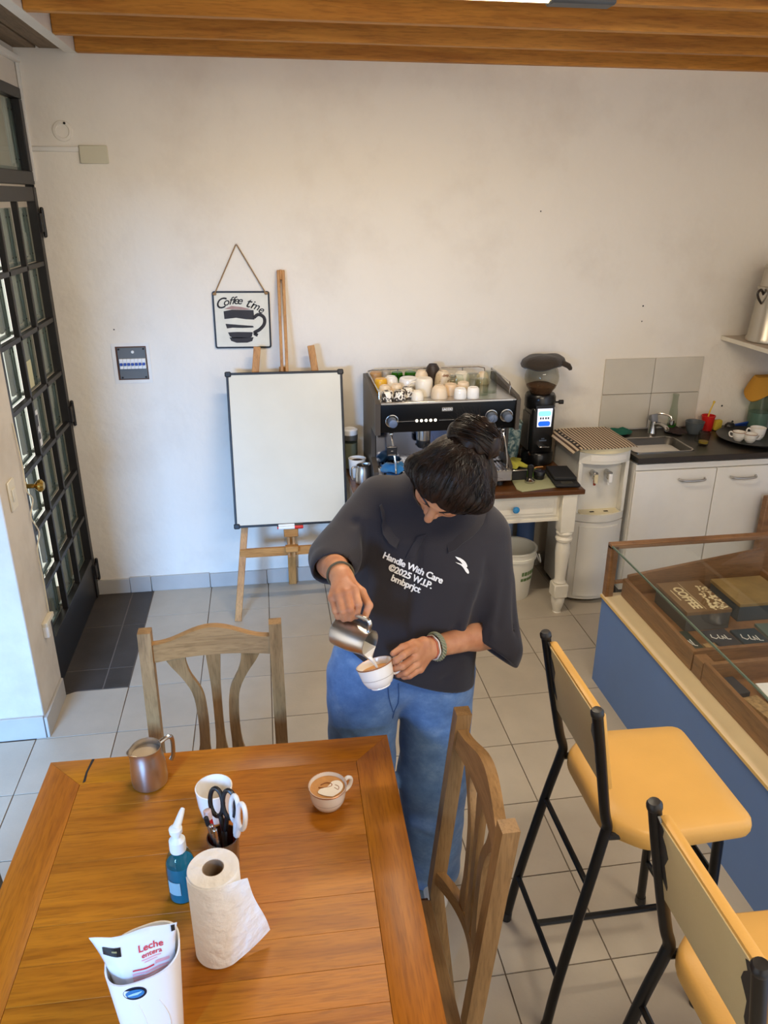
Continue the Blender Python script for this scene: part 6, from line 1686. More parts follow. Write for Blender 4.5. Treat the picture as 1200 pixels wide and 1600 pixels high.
def link(nm, me, parent=None):
    o = bpy.data.objects.new(nm, me); COL.objects.link(o)
    if parent is not None:
        o.parent = parent; o.matrix_parent_inverse = wm(parent).inverted()
    return o

# ---- pose (metres, room axes): her right side is the viewer's left
RSH, RELB, RWR = A3((1.005, -2.165, 1.335)), A3((0.860, -2.255, 1.210)), A3((0.8734, -2.470, 1.2646))
LSH, LELB, LWR = A3((1.292, -2.255, 1.265)), A3((1.322, -2.330, 0.985)), A3((1.1119, -2.440, 1.0187))
NK = A3((1.150, -2.205, 1.345))
H = A3((1.160, -2.375, 1.468))
Fv = A3((-0.523, -0.442, -0.729)); Fv /= np.linalg.norm(Fv)
Uv = A3((-0.036, -0.843, 0.537)); Uv -= Fv*(Uv @ Fv); Uv /= np.linalg.norm(Uv)
Sv = np.cross(Uv, Fv)
HR_ = np.stack([Sv, Fv, Uv], 1)
def hp_(s, f, u): return H+Sv*s+Fv*f+Uv*u
I3 = np.eye(3)
fingersR = [
 ([(0.8989, -2.535, 1.2598), (0.9038, -2.568, 1.2377), (0.8990, -2.562, 1.2044), (0.8891, -2.546, 1.1931)], .0098),
 ([(0.8782, -2.542, 1.2565), (0.8829, -2.578, 1.2314), (0.8843, -2.564, 1.1997), (0.8768, -2.546, 1.1941)], .0098),
 ([(0.8600, -2.540, 1.2501), (0.8660, -2.575, 1.2259), (0.8700, -2.561, 1.1979), (0.8670, -2.545, 1.1948)], .0094),
 ([(0.8454, -2.530, 1.2389), (0.8500, -2.560, 1.2199), (0.8560, -2.552, 1.1990), (0.8560, -2.540, 1.1963)], .0084)]
thumbR = [(0.8900, -2.482, 1.2540), (0.9180, -2.515, 1.2406), (0.9320, -2.545, 1.2190), (0.9190, -2.562, 1.1960)]
fingersL = [
 ([(1.0499, -2.508, 1.0652), (1.0163, -2.548, 1.0731), (0.9987, -2.550, 1.0616), (0.9910, -2.540, 1.0505)], .0096),
 ([(1.0512, -2.514, 1.0429), (1.0135, -2.554, 1.0450), (0.9964, -2.543, 1.0323), (0.9930, -2.530, 1.0250)], .0096),
 ([(1.0574, -2.510, 1.0190), (1.0227, -2.544, 1.0175), (1.0080, -2.533, 1.0074), (1.0050, -2.520, 1.0044)], .0092),
 ([(1.0695, -2.502, 0.9970), (1.0379, -2.527, 0.9962), (1.0243, -2.520, 0.9900), (1.0200, -2.509, 0.9884)], .0082)]
thumbL = [(1.0860, -2.462, 1.0500), (1.0543, -2.487, 1.0660), (1.0207, -2.512, 1.0730), (0.9940, -2.530, 1.0690)]
def hand(P, wr, elb, fingers, thumb):
    wr = A3(wr); d = None
    mcp = [A3(f[0][0]) for f in fingers]
    for m_ in mcp:                                    # metacarpals make the palm
        e = cap(P, wr+(m_-wr)*0.12, m_, 0.0165, 0.0115); d = e if d is None else smin(d, e, 0.012)
    d = smin(d, cap(P, wr+(A3(thumb[0])-wr)*0.2, thumb[0], 0.016, 0.0145), 0.014)
    d = smin(d, cap(P, thumb[0], thumb[1], 0.0145, 0.0112), 0.010)
    t = smin(cap(P, thumb[1], thumb[2], 0.0112, 0.0100), cap(P, thumb[2], thumb[3], 0.0098, 0.0082), 0.004)
    d = smin(d, t, 0.006)
    for f, r in fingers:
        q = smin(cap(P, f[0], f[1], r*1.08, r*0.98), cap(P, f[1], f[2], r*0.97, r*0.90), 0.003)
        q = smin(q, cap(P, f[2], f[3], r*0.90, r*0.78), 0.003)
        d = smin(d, q, 0.0045)
    return d
def body(P):
    d = ell(P, (1.075, -2.25, 0.90), I3, (0.165, 0.10, 0.14))
    d = smin(d, ell(P, (1.10, -2.225, 1.16), I3, (0.155, 0.095, 0.22)), 0.06)
    d = smin(d, cap(P, RSH, LSH, 0.048, 0.048), 0.06)
    d = np.maximum(d, shirt(P)+0.013)
    d = smin(d, cap(P, NK-A3((0, -0.02, 0.05)), hp_(0, -0.03, -0.055), 0.056, 0.054), 0.03)
    for hip, kn, an in ((A3((0.955, -2.26, 0.84)), A3((0.945, -2.32, 0.46)), A3((0.95, -2.26, 0.07))), (A3((1.175, -2.25, 0.84)), A3((1.172, -2.30, 0.46)), A3((1.18, -2.235, 0.07)))):
        d = smin(d, chain(P, [hip, kn, an], [0.075, 0.050, 0.036]), 0.03)
        d = smin(d, cap(P, an-A3((0, 0, 0.035)), an+A3((-0.01, -0.13, -0.045)), 0.036, 0.026), 0.02)
    # arms
    for sh, el, wr, fs, th in ((RSH, RELB, RWR, fingersR, thumbR), (LSH, LELB, LWR, fingersL, thumbL)):
        arm = smin(cap(P, sh, el, 0.046, 0.038), cap(P, el, wr+(wr-el)*0.0, 0.0415, 0.0275), 0.018)
        mid = el+(wr-el)*0.30; arm = smin(arm, cap(P, el+(wr-el)*0.1, mid, 0.040, 0.039), 0.02)
        near = np.linalg.norm(P-(wr+A3(fs[1][0][0]))/2, axis=1) < 0.20
        hd_ = np.full(len(P), 0.1)
        if near.any(): hd_[near] = hand(P[near], wr, el, fs, th)
        arm = smin(arm, hd_, 0.014)
        d = smin(d, arm, 0.03 if sh is RSH else 0.02)
    # head
    near = np.linalg.norm(P-H, axis=1) < 0.24
    if near.any():
        Q = P[near]; dh = d[near]
        e = ell(Q, hp_(0, -0.012, 0.030), HR_, (0.074, 0.092, 0.082))
        e = smin(e, ell(Q, hp_(0, 0.022, -0.035), HR_, (0.060, 0.068, 0.078)), 0.03)
        e = smin(e, ell(Q, hp_(0, 0.060, -0.088), HR_, (0.028, 0.024, 0.022)), 0.03)           # chin
        for s_ in (-1, 1):
            e = smin(e, ell(Q, hp_(s_*0.038, 0.056, -0.030), HR_, (0.022, 0.022, 0.020)), 0.02)     # cheeks
            e = smin(e, cap(Q, hp_(s_*0.012, 0.082, 0.020), hp_(s_*0.046, 0.066, 0.022), 0.0095, 0.009), 0.014)  # brow ridge
            e = smax(e, -ell(Q, hp_(s_*0.031, 0.094, -0.001), HR_, (0.017, 0.012, 0.010)), 0.010)     # socket
            e = smin(e, ell(Q, hp_(s_*0.031, 0.0735, -0.002), HR_, (0.0145, 0.0125, 0.0105)), 0.004)  # closed lids
            e = smin(e, ell(Q, hp_(s_*0.076, -0.008, -0.012), HR_, (0.010, 0.018, 0.031)), 0.008)      # ears
        e = smin(e, cap(Q, hp_(0, 0.082, 0.010), hp_(0, 0.108, -0.034), 0.0080, 0.0115), 0.012)    # nose
        for s_ in (-1, 1): e = smin(e, ell(Q, hp_(s_*0.0115, 0.092, -0.038), HR_, (0.0085, 0.010, 0.0075)), 0.006)
        e = smin(e, ell(Q, hp_(0, 0.083, -0.062), HR_, (0.022, 0.010, 0.0065)), 0.006)
        e = smin(e, ell(Q, hp_(0, 0.080, -0.073), HR_, (0.019, 0.010, 0.0070)), 0.004)
        d[near] = smin(dh, e, 0.025)
    return d

M_skin = bpy.data.materials.new('skin')
nt, bs = nodes_of(M_skin)
bs.inputs['Roughness'].default_value = 0.48; bs.inputs['Subsurface Weight'].default_value = 0.18
bs.inputs['Subsurface Radius'].default_value = (0.010, 0.0035, 0.0015); bs.inputs['Specular IOR Level'].default_value = 0.4
vec = coords(nt, (1, 1, 1), False)
n1 = N(nt, 'ShaderNodeTexNoise', Scale=22.0, Detail=4.0); nt.links.new(vec, n1.inputs['Vector'])
nt.links.new(ramp(nt, n1.outputs['Fac'], [(0.3, lin((176, 116, 82))), (0.7, lin((206, 150, 112)))]), bs.inputs['Base Color'])
n2 = N(nt, 'ShaderNodeTexNoise', Scale=380.0, Detail=2.0); nt.links.new(vec, n2.inputs['Vector'])
bp = N(nt, 'ShaderNodeBump', Strength=0.10, Distance=0.002); nt.links.new(n2.outputs['Fac'], bp.inputs['Height']); nt.links.new(bp.outputs['Normal'], bs.inputs['Normal'])

# ---- shirt
cols = A3([0.70, 0.80, 0.92, 1.05, 1.18, 1.27, 1.33, 1.38, 1.42])
cxs = [1.073, 1.075, 1.080, 1.096, 1.122, 1.140, 1.150, 1.152, 1.152]
cys = [-2.255, -2.255, -2.258, -2.252, -2.238, -2.222, -2.208, -2.205, -2.205]
aas = [0.206, 0.206, 0.206, 0.202, 0.205, 0.196, 0.168, 0.115, 0.07]
bbs = [0.132, 0.132, 0.134, 0.138, 0.138, 0.122, 0.098, 0.080, 0.060]
yaw = [0.10, 0.12, 0.18, 0.26, 0.32, 0.34, 0.34, 0.34, 0.34]
def torso(P):
    z = P[:, 2]
    it = lambda v: np.interp(z, cols, v)
    dx, dy = P[:, 0]-it(cxs), P[:, 1]-it(cys)
    w = it(yaw); c, s = np.cos(w), np.sin(w)
    u, v = dx*c-dy*s, dx*s+dy*c
    a, b = it(aas), it(bbs)
    k = ((np.abs(u)/a)**2.4+(np.abs(v)/b)**2.4)**(1/2.4)
    d = (k-1)*np.minimum(a, b)*0.92
    return np.maximum(d, z-1.42)
FOLDS = [  # a, b, width, depth (+ valley, - ridge)
 ((1.300, -2.380, 1.235), (1.262, -2.392, 1.10), 0.017, 0.022), ((1.262, -2.392, 1.10), (1.235, -2.37, 0.99), 0.018, 0.026),
 ((1.345, -2.36, 1.21), (1.300, -2.41, 1.05), 0.012, 0.008), ((1.37, -2.35, 1.16), (1.345, -2.40, 0.99), 0.012, 0.008),
 ((1.325, -2.375, 1.20), (1.285, -2.42, 1.02), 0.010, -0.006), ((1.240, -2.38, 1.17), (1.20, -2.40, 1.02), 0.016, -0.007),
 ((0.965, -2.28, 1.30), (0.925, -2.31, 1.14), 0.016, 0.016), ((0.935, -2.26, 1.315), (0.885, -2.29, 1.22), 0.012, 0.007),
 ((0.90, -2.30, 1.235), (0.845, -2.33, 1.22), 0.011, 0.008), ((0.91, -2.31, 1.19), (0.86, -2.33, 1.17), 0.010, 0.008),
 ((0.93, -2.33, 1.14), (0.905, -2.34, 1.00), 0.016, 0.010), ((0.975, -2.37, 1.20), (0.955, -2.39, 0.98), 0.020, -0.006),
 ((1.02, -2.33, 1.30), (0.99, -2.37, 1.16), 0.014, 0.006), ((1.09, -2.385, 1.15), (1.06, -2.40, 0.95), 0.025, -0.004),
 ((1.19, -2.39, 1.05), (1.12, -2.40, 0.93), 0.016, 0.006), ((1.24, -2.34, 0.97), (1.16, -2.38, 0.88), 0.014, 0.006),
 ((1.10, -2.325, 1.275), (1.075, -2.37, 1.18), 0.012, 0.006), ((1.255, -2.32, 1.28), (1.275, -2.36, 1.19), 0.014, 0.005),
 ((1.20, -2.20, 1.36), (1.29, -2.24, 1.325), 0.012, 0.004), ((1.06, -2.16, 1.385), (0.985, -2.15, 1.38), 0.014, 0.004),
]
RS0, RS1 = A3((1.010, -2.160, 1.315)), A3((0.836, -2.252, 1.190))
LS0, LS1 = A3((1.288, -2.255, 1.250)), A3((1.326, -2.338, 0.955))
rdir = (RS1-RS0)/np.linalg.norm(RS1-RS0); ldir = (LS1-LS0)/np.linalg.norm(LS1-LS0)
rcut = A3((0.05, -0.78, -0.62)); rcut /= np.linalg.norm(rcut); rpt = A3((0.850, -2.345, 1.208))
lcut = A3((-0.62, -0.35, -0.70)); lcut /= np.linalg.norm(lcut); lpt = A3((1.300, -2.365, 0.945))
def shirt(P):
    d = torso(P)
    d = smin(d, cap(P, RSH+A3((0.02, 0, 0.0)), LSH-A3((0.02, 0, 0)), 0.066, 0.062), 0.05)
    d = smin(d, cap(P, NK+A3((-0.01, 0.02, -0.03)), NK+A3((0, -0.005, 0.030)), 0.088, 0.068), 0.035)
    hem = 0.795+0.40*(1.285-P[:, 0])+0.06*np.sin(9*P[:, 0]+1)*0.25
    d = smax(d, hem-P[:, 2], 0.006)
    # loose sleeves, opened at the hem
    r = cap(P, RS0, A3((0.872, -2.268, 1.216)), 0.080, 0.068)
    r = smin(r, cap(P, (0.905, -2.26, 1.24), (0.868, -2.325, 1.222), 0.066, 0.062), 0.02)
    r = smax(r, (P-rpt) @ rcut, 0.006)
    ri = cap(P, (0.868, -2.30, 1.222), (0.860, -2.40, 1.215), 0.050, 0.056)
    r = smax(r, -ri, 0.005)
    l = cap(P, LS0, A3((1.306, -2.350, 0.900)), 0.082, 0.074)
    l = smin(l, cap(P, LS0+ldir*0.14+A3((0, -0.02, 0)), LS1+A3((-0.012, -0.035, 0.0)), 0.060, 0.072), 0.03)
    l = smax(l, (P-lpt) @ lcut, 0.006)
    li = cap(P, (1.305, -2.350, 1.00), (1.285, -2.39, 0.84), 0.056, 0.062)
    l = smax(l, -li, 0.005)
    d = smin(d, r, 0.028); d = smin(d, l, 0.020)
    # neck opening with a V at the front
    d = smax(d, -cap(P, NK+A3((0.0, -0.045, 0.035)), NK+A3((0.005, -0.13, 0.16)), 0.056, 0.070), 0.006)
    for a, b, w, dep in FOLDS:
        q, _ = segd(P, a, b); d = d+dep*np.exp(-(q/w)**2)
    d = d+0.0022*np.sin(21*P[:, 0]+13*P[:, 2]+4*np.sin(9*P[:, 2]))*np.sin(11*P[:, 1]+7*P[:, 0]+2)
    return d
def bodyc(P):
    return body(P)
HB = 0.0032
me, bV, bF = sdf_mesh(bodyc, (0.74, -2.66, 0.0), (1.44, -2.02, 1.64), HB, 'person', M_skin)
person = link('person', me)
tag(person, 'woman in a dark polo shirt and blue jeans, head bowed, pouring milk into a cup', 'person')

M_shirt = mat('charcoal_jersey', (36, 33, 39), 0.85, var=0.10, scale=9, sheen=0.12, bump=0.10, bscale=420)
me, sV, sF = sdf_mesh(shirt, (0.72, -2.52, 0.74), (1.46, -2.00, 1.48), 0.0042, 'polo_shirt', M_shirt, smooth_it=2)
shirt_o = link('polo_shirt', me, person); plab(shirt_o, 'oversized charcoal polo shirt with white lettering')
sbvh = BVHTree.FromPolygons([Vector(v) for v in sV], [tuple(int(x) for x in f) for f in sF])
CAMP = Vector((0.7219648, -4.1433004, 2.1225329))      # where the folds of the cloth were read off
def camray(px, py):
    d = _r2*((px-600)/1196.513)-_u2*((py-800)/1196.513)+_f; return d.normalized()
def on_shirt(px, py):
    h_ = sbvh.ray_cast(CAMP, camray(px, py)); return h_[0], h_[1]
def drape(verts, nrm, off):
    """lay flat lettering on the cloth along nrm"""
    out = []
    for v in verts:
        h_ = sbvh.ray_cast(v+nrm*0.12, -nrm)
        out.append(h_[0]+h_[1]*off if h_[0] is not None else v)
    return out
p0, n0 = on_shirt(640, 899); pa, _ = on_shirt(600, 882); pb, _ = on_shirt(684, 919)
xt = (pb-pa).normalized(); nn = (n0-xt*n0.dot(xt)).normalized()
Mtx = frame(p0, nn, xt)
def shirt_text(s_, size, dx, dy, off):
    b = B()
    for k, (ox, oy) in enumerate(((-0.0007, 0), (0.0007, 0), (0, 0.0004), (0, -0.0004))):
        vs, fs = textmesh(s_, size, Mtx @ trans((dx+ox, dy+oy, 0)), off=0.0003, depth=0.0, space=0.95)
        b._add(drape(vs, nn, 0.0026+0.0001*k), fs)
    return b.obj('lettering', M_paperw, shirt_o, smooth=False)
shirt_text('Handle With Care', 0.0242, 0.000, 0.0215, 0.0013)
shirt_text('\u00a92025 W.I.P.', 0.0242, 0.004, -0.0020, 0.0013)
shirt_text('bmbprjct', 0.0242, 0.000, -0.0245, 0.0013)
p1, n1_ = on_shirt(722, 883)
xl = xt; nl = (n1_-xl*n1_.dot(xl)).normalized(); Mlg = frame(p1, nl, xl)
def logo(pts):
    cu = bez([(x, y, 0) for x, y in pts]+[(*pts[0], 0)], 6)[:-1]
    vs = [Mlg @ Vector((p.x*0.0205, p.y*0.0205, 0)) for p in cu]
    b = B(); b._add(drape(vs, nl, 0.0030), [tuple(range(len(vs)))]); bmesh.ops.triangulate(b.bm, faces=b.bm.faces)
    return b.obj('emblem', M_paperw, shirt_o, smooth=False)
logo([(-1.25, 0.68), (-0.55, 0.74), (0.15, 0.56), (0.60, 0.15), (0.52, -0.10), (0.20, -0.10), (-0.10, 0.00), (-0.12, 0.18), (-0.45, 0.36), (-0.85, 0.46)])
logo([(-0.95, 0.02), (-0.30, 0.10), (0.30, 0.02), (0.85, -0.22), (1.12, -0.55), (1.05, -0.72), (0.70, -0.60), (0.30, -0.30), (-0.15, -0.08), (-0.60, -0.04)])
# collar leaves and placket
def strip(rows, nm, m, th=0.003, parent=shirt_o):
    ny_, nx_ = len(rows), len(rows[0]); vs = [p for r in rows for p in r]; fs = []
    nrm = []
    for j in range(ny_):
        for i in range(nx_):
            a = rows[j][min(i+1, nx_-1)]-rows[j][max(i-1, 0)]; c = rows[min(j+1, ny_-1)][i]-rows[max(j-1, 0)][i]
            q = a.cross(c); q.normalize(); nrm.append(q)
    o_ = len(vs); vs = vs+[v-q*th for v, q in zip(vs, nrm)]
    for j in range(ny_-1):
        for i in range(nx_-1):
            a = j*nx_+i; fs.append((a, a+1, a+nx_+1, a+nx_)); fs.append((o_+a, o_+a+nx_, o_+a+nx_+1, o_+a+1))
    for i in range(nx_-1):
        fs.append((i, o_+i, o_+i+1, i+1)); k = (ny_-1)*nx_+i; fs.append((k, k+1, o_+k+1, o_+k))
    for j in range(ny_-1):
        a = j*nx_; fs.append((a, a+nx_, o_+a+nx_, o_+a)); a += nx_-1; fs.append((a, o_+a, o_+a+nx_, a+nx_))
    b = B(); b._add(vs, fs); return b.obj(nm, m, parent, ang=70)
def snap(p, off):
    l_, n_, _, _ = sbvh.find_nearest(p); return l_+n_*off
NKv = Vector(NK)
fwd = Vector((-0.33, -0.94, 0)).normalized(); lft = Vector((0.94, -0.33, 0)).normalized()
def neckpt(th, r, z): return NKv+fwd*(r*math.cos(th)-0.012)+lft*(r*math.sin(th)*1.08)+Vector((0, 0, z-0.05*math.cos(th)))
rows = []
ths = [0.42+(2*PI-0.84)*i/46 for i in range(47)]
for j in range(7):
    v = j/6; row = []
    for th in ths:
        end = max(0, 1-min(th-0.42, 2*PI-0.42-th)/0.9)          # the points at the front hang lower
        up = neckpt(th, 0.070, 0.045); dn = neckpt(th, 0.070+0.058+0.022*end, -0.030-0.020*end)
        dn = snap(dn, 0.006); rise = neckpt(th, 0.082, 0.046)
        p = up*(1-v)**2+rise*2*v*(1-v)+dn*v*v
        row.append(p)
    rows.append(row)
col_o = strip(rows, 'collar', M_shirt, 0.0028)
pl = []
pts_ = [(655, 832), (650, 846), (645, 860)]
for px, py in ((662, 838), (655, 850), (648, 862), (644, 872)):
    r_ = []
    for k in range(4):
        h_, n_ = on_shirt(px-9+k*4.5, py-k*1.0); r_.append(h_+n_*0.003)
    pl.append(r_)
strip(pl, 'placket', M_shirt, 0.0022)
for cx_, cut_, rr_ in ():
    pass

# ---- jeans
def jeans(P):
    d = ell(P, (1.066, -2.252, 0.875), I3, (0.205, 0.122, 0.15))
    r = chain(P, [(0.946, -2.275, 0.80), (0.938, -2.325, 0.46), (0.945, -2.285, 0.05)], [0.104, 0.098, 0.092], 0.03)
    l = chain(P, [(1.172, -2.262, 0.80), (1.164, -2.292, 0.46), (1.174, -2.262, 0.05)], [0.112, 0.106, 0.096], 0.03)
    lg = smin(r, l, 0.022)
    d = smin(d, lg, 0.055)
    d = smax(d, 0.030-P[:, 2], 0.006)
    for a, b, w, dep in (((0.90, -2.39, 0.74), (1.00, -2.385, 0.71), 0.012, 0.005), ((0.89, -2.38, 0.71), (0.98, -2.39, 0.675), 0.010, 0.004),
                         ((1.10, -2.38, 0.72), (1.24, -2.35, 0.76), 0.012, 0.005), ((1.09, -2.39, 0.69), (1.22, -2.37, 0.70), 0.010, 0.004),
                         ((1.06, -2.37, 0.70), (1.045, -2.385, 0.80), 0.008, 0.005), ((1.10, -2.40, 0.50), (1.22, -2.39, 0.53), 0.016, 0.005),
                         ((1.10, -2.37, 0.30), (1.24, -2.35, 0.27), 0.016, 0.005), ((0.87, -2.41, 0.50), (1.0, -2.41, 0.53), 0.016, 0.005),
                         ((1.262, -2.27, 0.83), (1.285, -2.24, 0.74), 0.018, -0.012)):
        q, _ = segd(P, a, b); d = d+dep*np.exp(-(q/w)**2)
    return d+0.0018*np.sin(60*P[:, 2]+9*np.sin(14*P[:, 0]))*np.sin(17*P[:, 0]+3)
M_denim = bpy.data.materials.new('blue_denim')
nt, bs = nodes_of(M_denim); bs.inputs['Roughness'].default_value = 0.85; bs.inputs['Sheen Weight'].default_value = 0.15
vec = coords(nt, (1, 1, 1.2), False)
n1 = N(nt, 'ShaderNodeTexNoise', Scale=14.0, Detail=8.0, Roughness=0.7); nt.links.new(vec, n1.inputs['Vector'])
nt.links.new(ramp(nt, n1.outputs['Fac'], [(0.28, lin((66, 98, 142))), (0.52, lin((88, 122, 166))), (0.76, lin((122, 152, 188)))]), bs.inputs['Base Color'])
n2 = N(nt, 'ShaderNodeTexNoise', Scale=420.0, Detail=2.0); nt.links.new(vec, n2.inputs['Vector'])
bp = N(nt, 'ShaderNodeBump', Strength=0.25, Distance=0.002); nt.links.new(n2.outputs['Fac'], bp.inputs['Height']); nt.links.new(bp.outputs['Normal'], bs.inputs['Normal'])
me, jV, jF = sdf_mesh(jeans, (0.80, -2.47, 0.0), (1.34, -2.08, 1.06), 0.0055, 'jeans', M_denim, smooth_it=2)
jeans_o = link('jeans', me, person); plab(jeans_o, 'loose mid-blue denim jeans')
jb = BVHTree.FromPolygons([Vector(v) for v in jV], [tuple(int(x) for x in f) for f in jF])
def on_j(px, py, off=0.0015):
    h_ = jb.ray_cast(CAMP, camray(px, py)); return h_[0]+h_[1]*off if h_[0] is not None else None
for seam in ([(606, 1075), (607, 1088), (610, 1100), (614, 1112)], [(622, 1068), (623, 1085), (622, 1098), (616, 1110), (613, 1122)]):
    pts = [on_j(*q) for q in seam]; pts = [q for q in pts if q is not None]
    if len(pts) > 1: B().tube(pts, 0.0013, 5).obj('seam', mat('denim_stitch', (52, 84, 130), 0.8) if 'denim_stitch' not in MATS else MATS['denim_stitch'], jeans_o)
def shoes(cx, cy):
    def fn(P):
        d = cap(P, (cx, cy+0.03, 0.040), (cx-0.012, cy-0.135, 0.034), 0.042, 0.037)
        d = smin(d, cap(P, (cx, cy+0.03, 0.05), (cx, cy, 0.085), 0.042, 0.040), 0.02)
        return smax(d, 0.001-P[:, 2], 0.004)
    return fn
for cx_, cy_ in ((0.948, -2.275), (1.178, -2.250)):
    me, _, _ = sdf_mesh(shoes(cx_, cy_), (cx_-0.07, cy_-0.20, -0.01), (cx_+0.07, cy_+0.10, 0.15), 0.006, 'shoe', mat('white_shoe', (214, 212, 206), 0.6) if 'white_shoe' not in MATS else MATS['white_shoe'], smooth_it=1)
    link('shoe', me, person)

# ---- hair
M_hair = bpy.data.materials.new('dark_brown_hair')
nt, bs = nodes_of(M_hair); bs.inputs['Roughness'].default_value = 0.42; bs.inputs['Specular IOR Level'].default_value = 0.32
vec = coords(nt, (1, 1, 1), False)
n1 = N(nt, 'ShaderNodeTexNoise', Scale=40.0, Detail=5.0); nt.links.new(vec, n1.inputs['Vector'])
nt.links.new(ramp(nt, n1.outputs['Fac'], [(0.35, lin((11, 7, 5))), (0.65, lin((36, 22, 14)))]), bs.inputs['Base Color'])
BUN = hp_(0.006, -0.098, 0.084)
def hair(P):
    d = ell(P, hp_(0.004, -0.012, 0.026), HR_, (0.094, 0.106, 0.098))
    for s_, w in ((-1, 0.030), (1, 0.038)):
        d = smin(d, chain(P, [hp_(s_*0.062, 0.030, 0.050), hp_(s_*0.088, 0.010, 0.000), hp_(s_*0.088, -0.012, -0.062)], [0.034, w, w*0.72]), 0.03)
    d = smin(d, ell(P, hp_(0.03, -0.05, -0.03), HR_, (0.085, 0.060, 0.070)), 0.03)
    # face left free
    face = ell(P, hp_(0.0, 0.115, -0.048), HR_, (0.074, 0.072, 0.098))
    d = smax(d, -face, 0.010)
    d = smin(d, cap(P, hp_(0.008, -0.055, 0.055), BUN, 0.050, 0.036), 0.020)
    q = (P-H) @ HR_
    part = np.exp(-((q[:, 0]+0.004)/0.006)**2)*np.clip((q[:, 1]-0.02)/0.05, 0, 1)
    ang = np.arctan2(q[:, 0], q[:, 2]+0.05)
    d = d+0.0045*part+0.0006*np.sin(ang*46+3*np.sin(q[:, 1]*40))+0.0004*np.sin(ang*97+1.3)
    return d
me, hV, hF = sdf_mesh(hair, H-0.20, H+0.22, 0.0034, 'hair', M_hair, smooth_it=1)
hair_o = link('hair', me, person); plab(hair_o, 'dark brown hair tied up in a loose bun')
def bun(P):
    q = (P-BUN)@HR_
    r = np.sqrt(q[:, 0]**2+q[:, 2]**2); a = np.arctan2(q[:, 2], q[:, 0])
    d = ell(P, BUN, HR_, (0.066, 0.050, 0.054))
    return d+0.0045*np.sin(2*a+r*150+q[:, 1]*60)+0.003*np.sin(5*a-r*210+2)
me, _, _ = sdf_mesh(bun, BUN-0.085, BUN+0.085, 0.0032, 'hair_bun', M_hair, smooth_it=1)
bun_o = link('hair_bun', me, person)
hbvh = BVHTree.FromPolygons([Vector(v) for v in hV], [tuple(int(x) for x in f) for f in hF])
rd = random.Random(21); b = B()
def hairpt(p, off):
    l_, n_, _, _ = hbvh.find_nearest(Vector(p)); return l_+n_*off
for k in range(950):
    a = rd.uniform(-2.05, 2.05)                      # position along the hairline, 0 = forehead parting
    start = hp_(0.094*math.sin(a), 0.085*math.cos(a)-0.005, 0.045-0.030*abs(a)**1.6+rd.uniform(-0.012, 0.03))
    endp = BUN+Sv*rd.uniform(-0.035, 0.035)+Uv*rd.uniform(-0.01, 0.03)+Fv*0.03
    t0, t1 = rd.uniform(0, 0.35), rd.uniform(0.7, 1.0); pts = []
    bow = rd.uniform(-0.010, 0.010)
    for i in range(12):
        t = t0+(t1-t0)*i/11
        mid = hp_(0.105*math.sin(a)*0.95, 0.0, 0.115-0.02*abs(a))
        p = A3(start)*(1-t)**2+A3(mid)*2*t*(1-t)+A3(endp)*t*t+Sv*bow*math.sin(PI*t)
        pts.append(hairpt(p, 0.0006+0.0016*rd.random()))
    r0 = rd.uniform(0.0004, 0.0010)
    b.tube(pts, [r0*(0.35+0.65*math.sin(PI*(0.12+0.80*i/11))) for i in range(12)], 4)
for k in range(150):                                  # strands wound round the bun
    a0 = rd.uniform(0, 2*PI); L_ = rd.uniform(0.8, 2.4); rr = rd.uniform(0.022, 0.055); ff = rd.uniform(-0.038, 0.030); tl = rd.uniform(-0.5, 0.5)
    pts = []
    for i in range(12):
        a = a0+L_*i/11; e = math.sqrt(max(0.05, 1-(ff/0.050)**2))
        pts.append(Vector(BUN+Sv*(0.066*e*math.cos(a))+Uv*(0.061*e*math.sin(a))+Fv*(ff+0.016*tl*math.sin(2*a))))
    b.tube(pts, [rd.uniform(0.0007, 0.0013)]*12, 4)
for k in range(46):                                   # flyaways
    d_ = Vector(Sv*rd.gauss(0, 1)+Uv*rd.gauss(0.2, 1)-Fv*abs(rd.gauss(0.6, 0.7))).normalized()
    c_ = Vector(BUN) if k < 30 else Vector(H)
    p = c_+d_*(0.052 if k < 30 else 0.102); w = Vector((rd.gauss(0, 1), rd.gauss(0, 1), rd.gauss(0, 1)))
    pts = [p+d_*(0.030*i/7*rd.uniform(0.7, 1.1))+w*0.010*(i/7)**2 for i in range(8)]
    b.tube(pts, [0.0006*(1-0.7*i/7) for i in range(8)], 4)
so = b.obj('hair_strands', M_hair, person); so['kind'] = 'stuff'
# brows and lashes
bb_ = BVHTree.FromPolygons([Vector(v) for v in bV], [tuple(int(x) for x in f) for f in bF])
def onface(s, f, u, off):
    h_ = bb_.ray_cast(Vector(hp_(s, f+0.06, u)), Vector(-Fv)); return h_[0]+Vector(Fv)*off if h_[0] is not None else Vector(hp_(s, f, u))
for s_ in (-1, 1):
    pts = [onface(s_*(0.013+0.040*t), 0.08, 0.0185+0.008*math.sin(PI*t*0.8)-0.004*t, 0.0006) for t in [i/8 for i in range(9)]]
    B().tube(pts, [0.0016, 0.0026, 0.0030, 0.0030, 0.0028, 0.0025, 0.0021, 0.0016, 0.0009], 6).obj('eyebrow', M_hair, person)
    pts = [onface(s_*(0.018+0.027*t), 0.08, -0.0065-0.0035*math.sin(PI*t), 0.0008) for t in [i/8 for i in range(9)]]
    B().tube(pts, [0.0008, 0.0012, 0.0014, 0.0015, 0.0015, 0.0015, 0.0014, 0.0012, 0.0008], 6).obj('eyelashes', M_hair, person)
pts = [onface(-0.018+0.036*t, 0.085, -0.0675+0.001*math.cos(PI*(t-0.5)*2), -0.0002) for t in [i/8 for i in range(9)]]
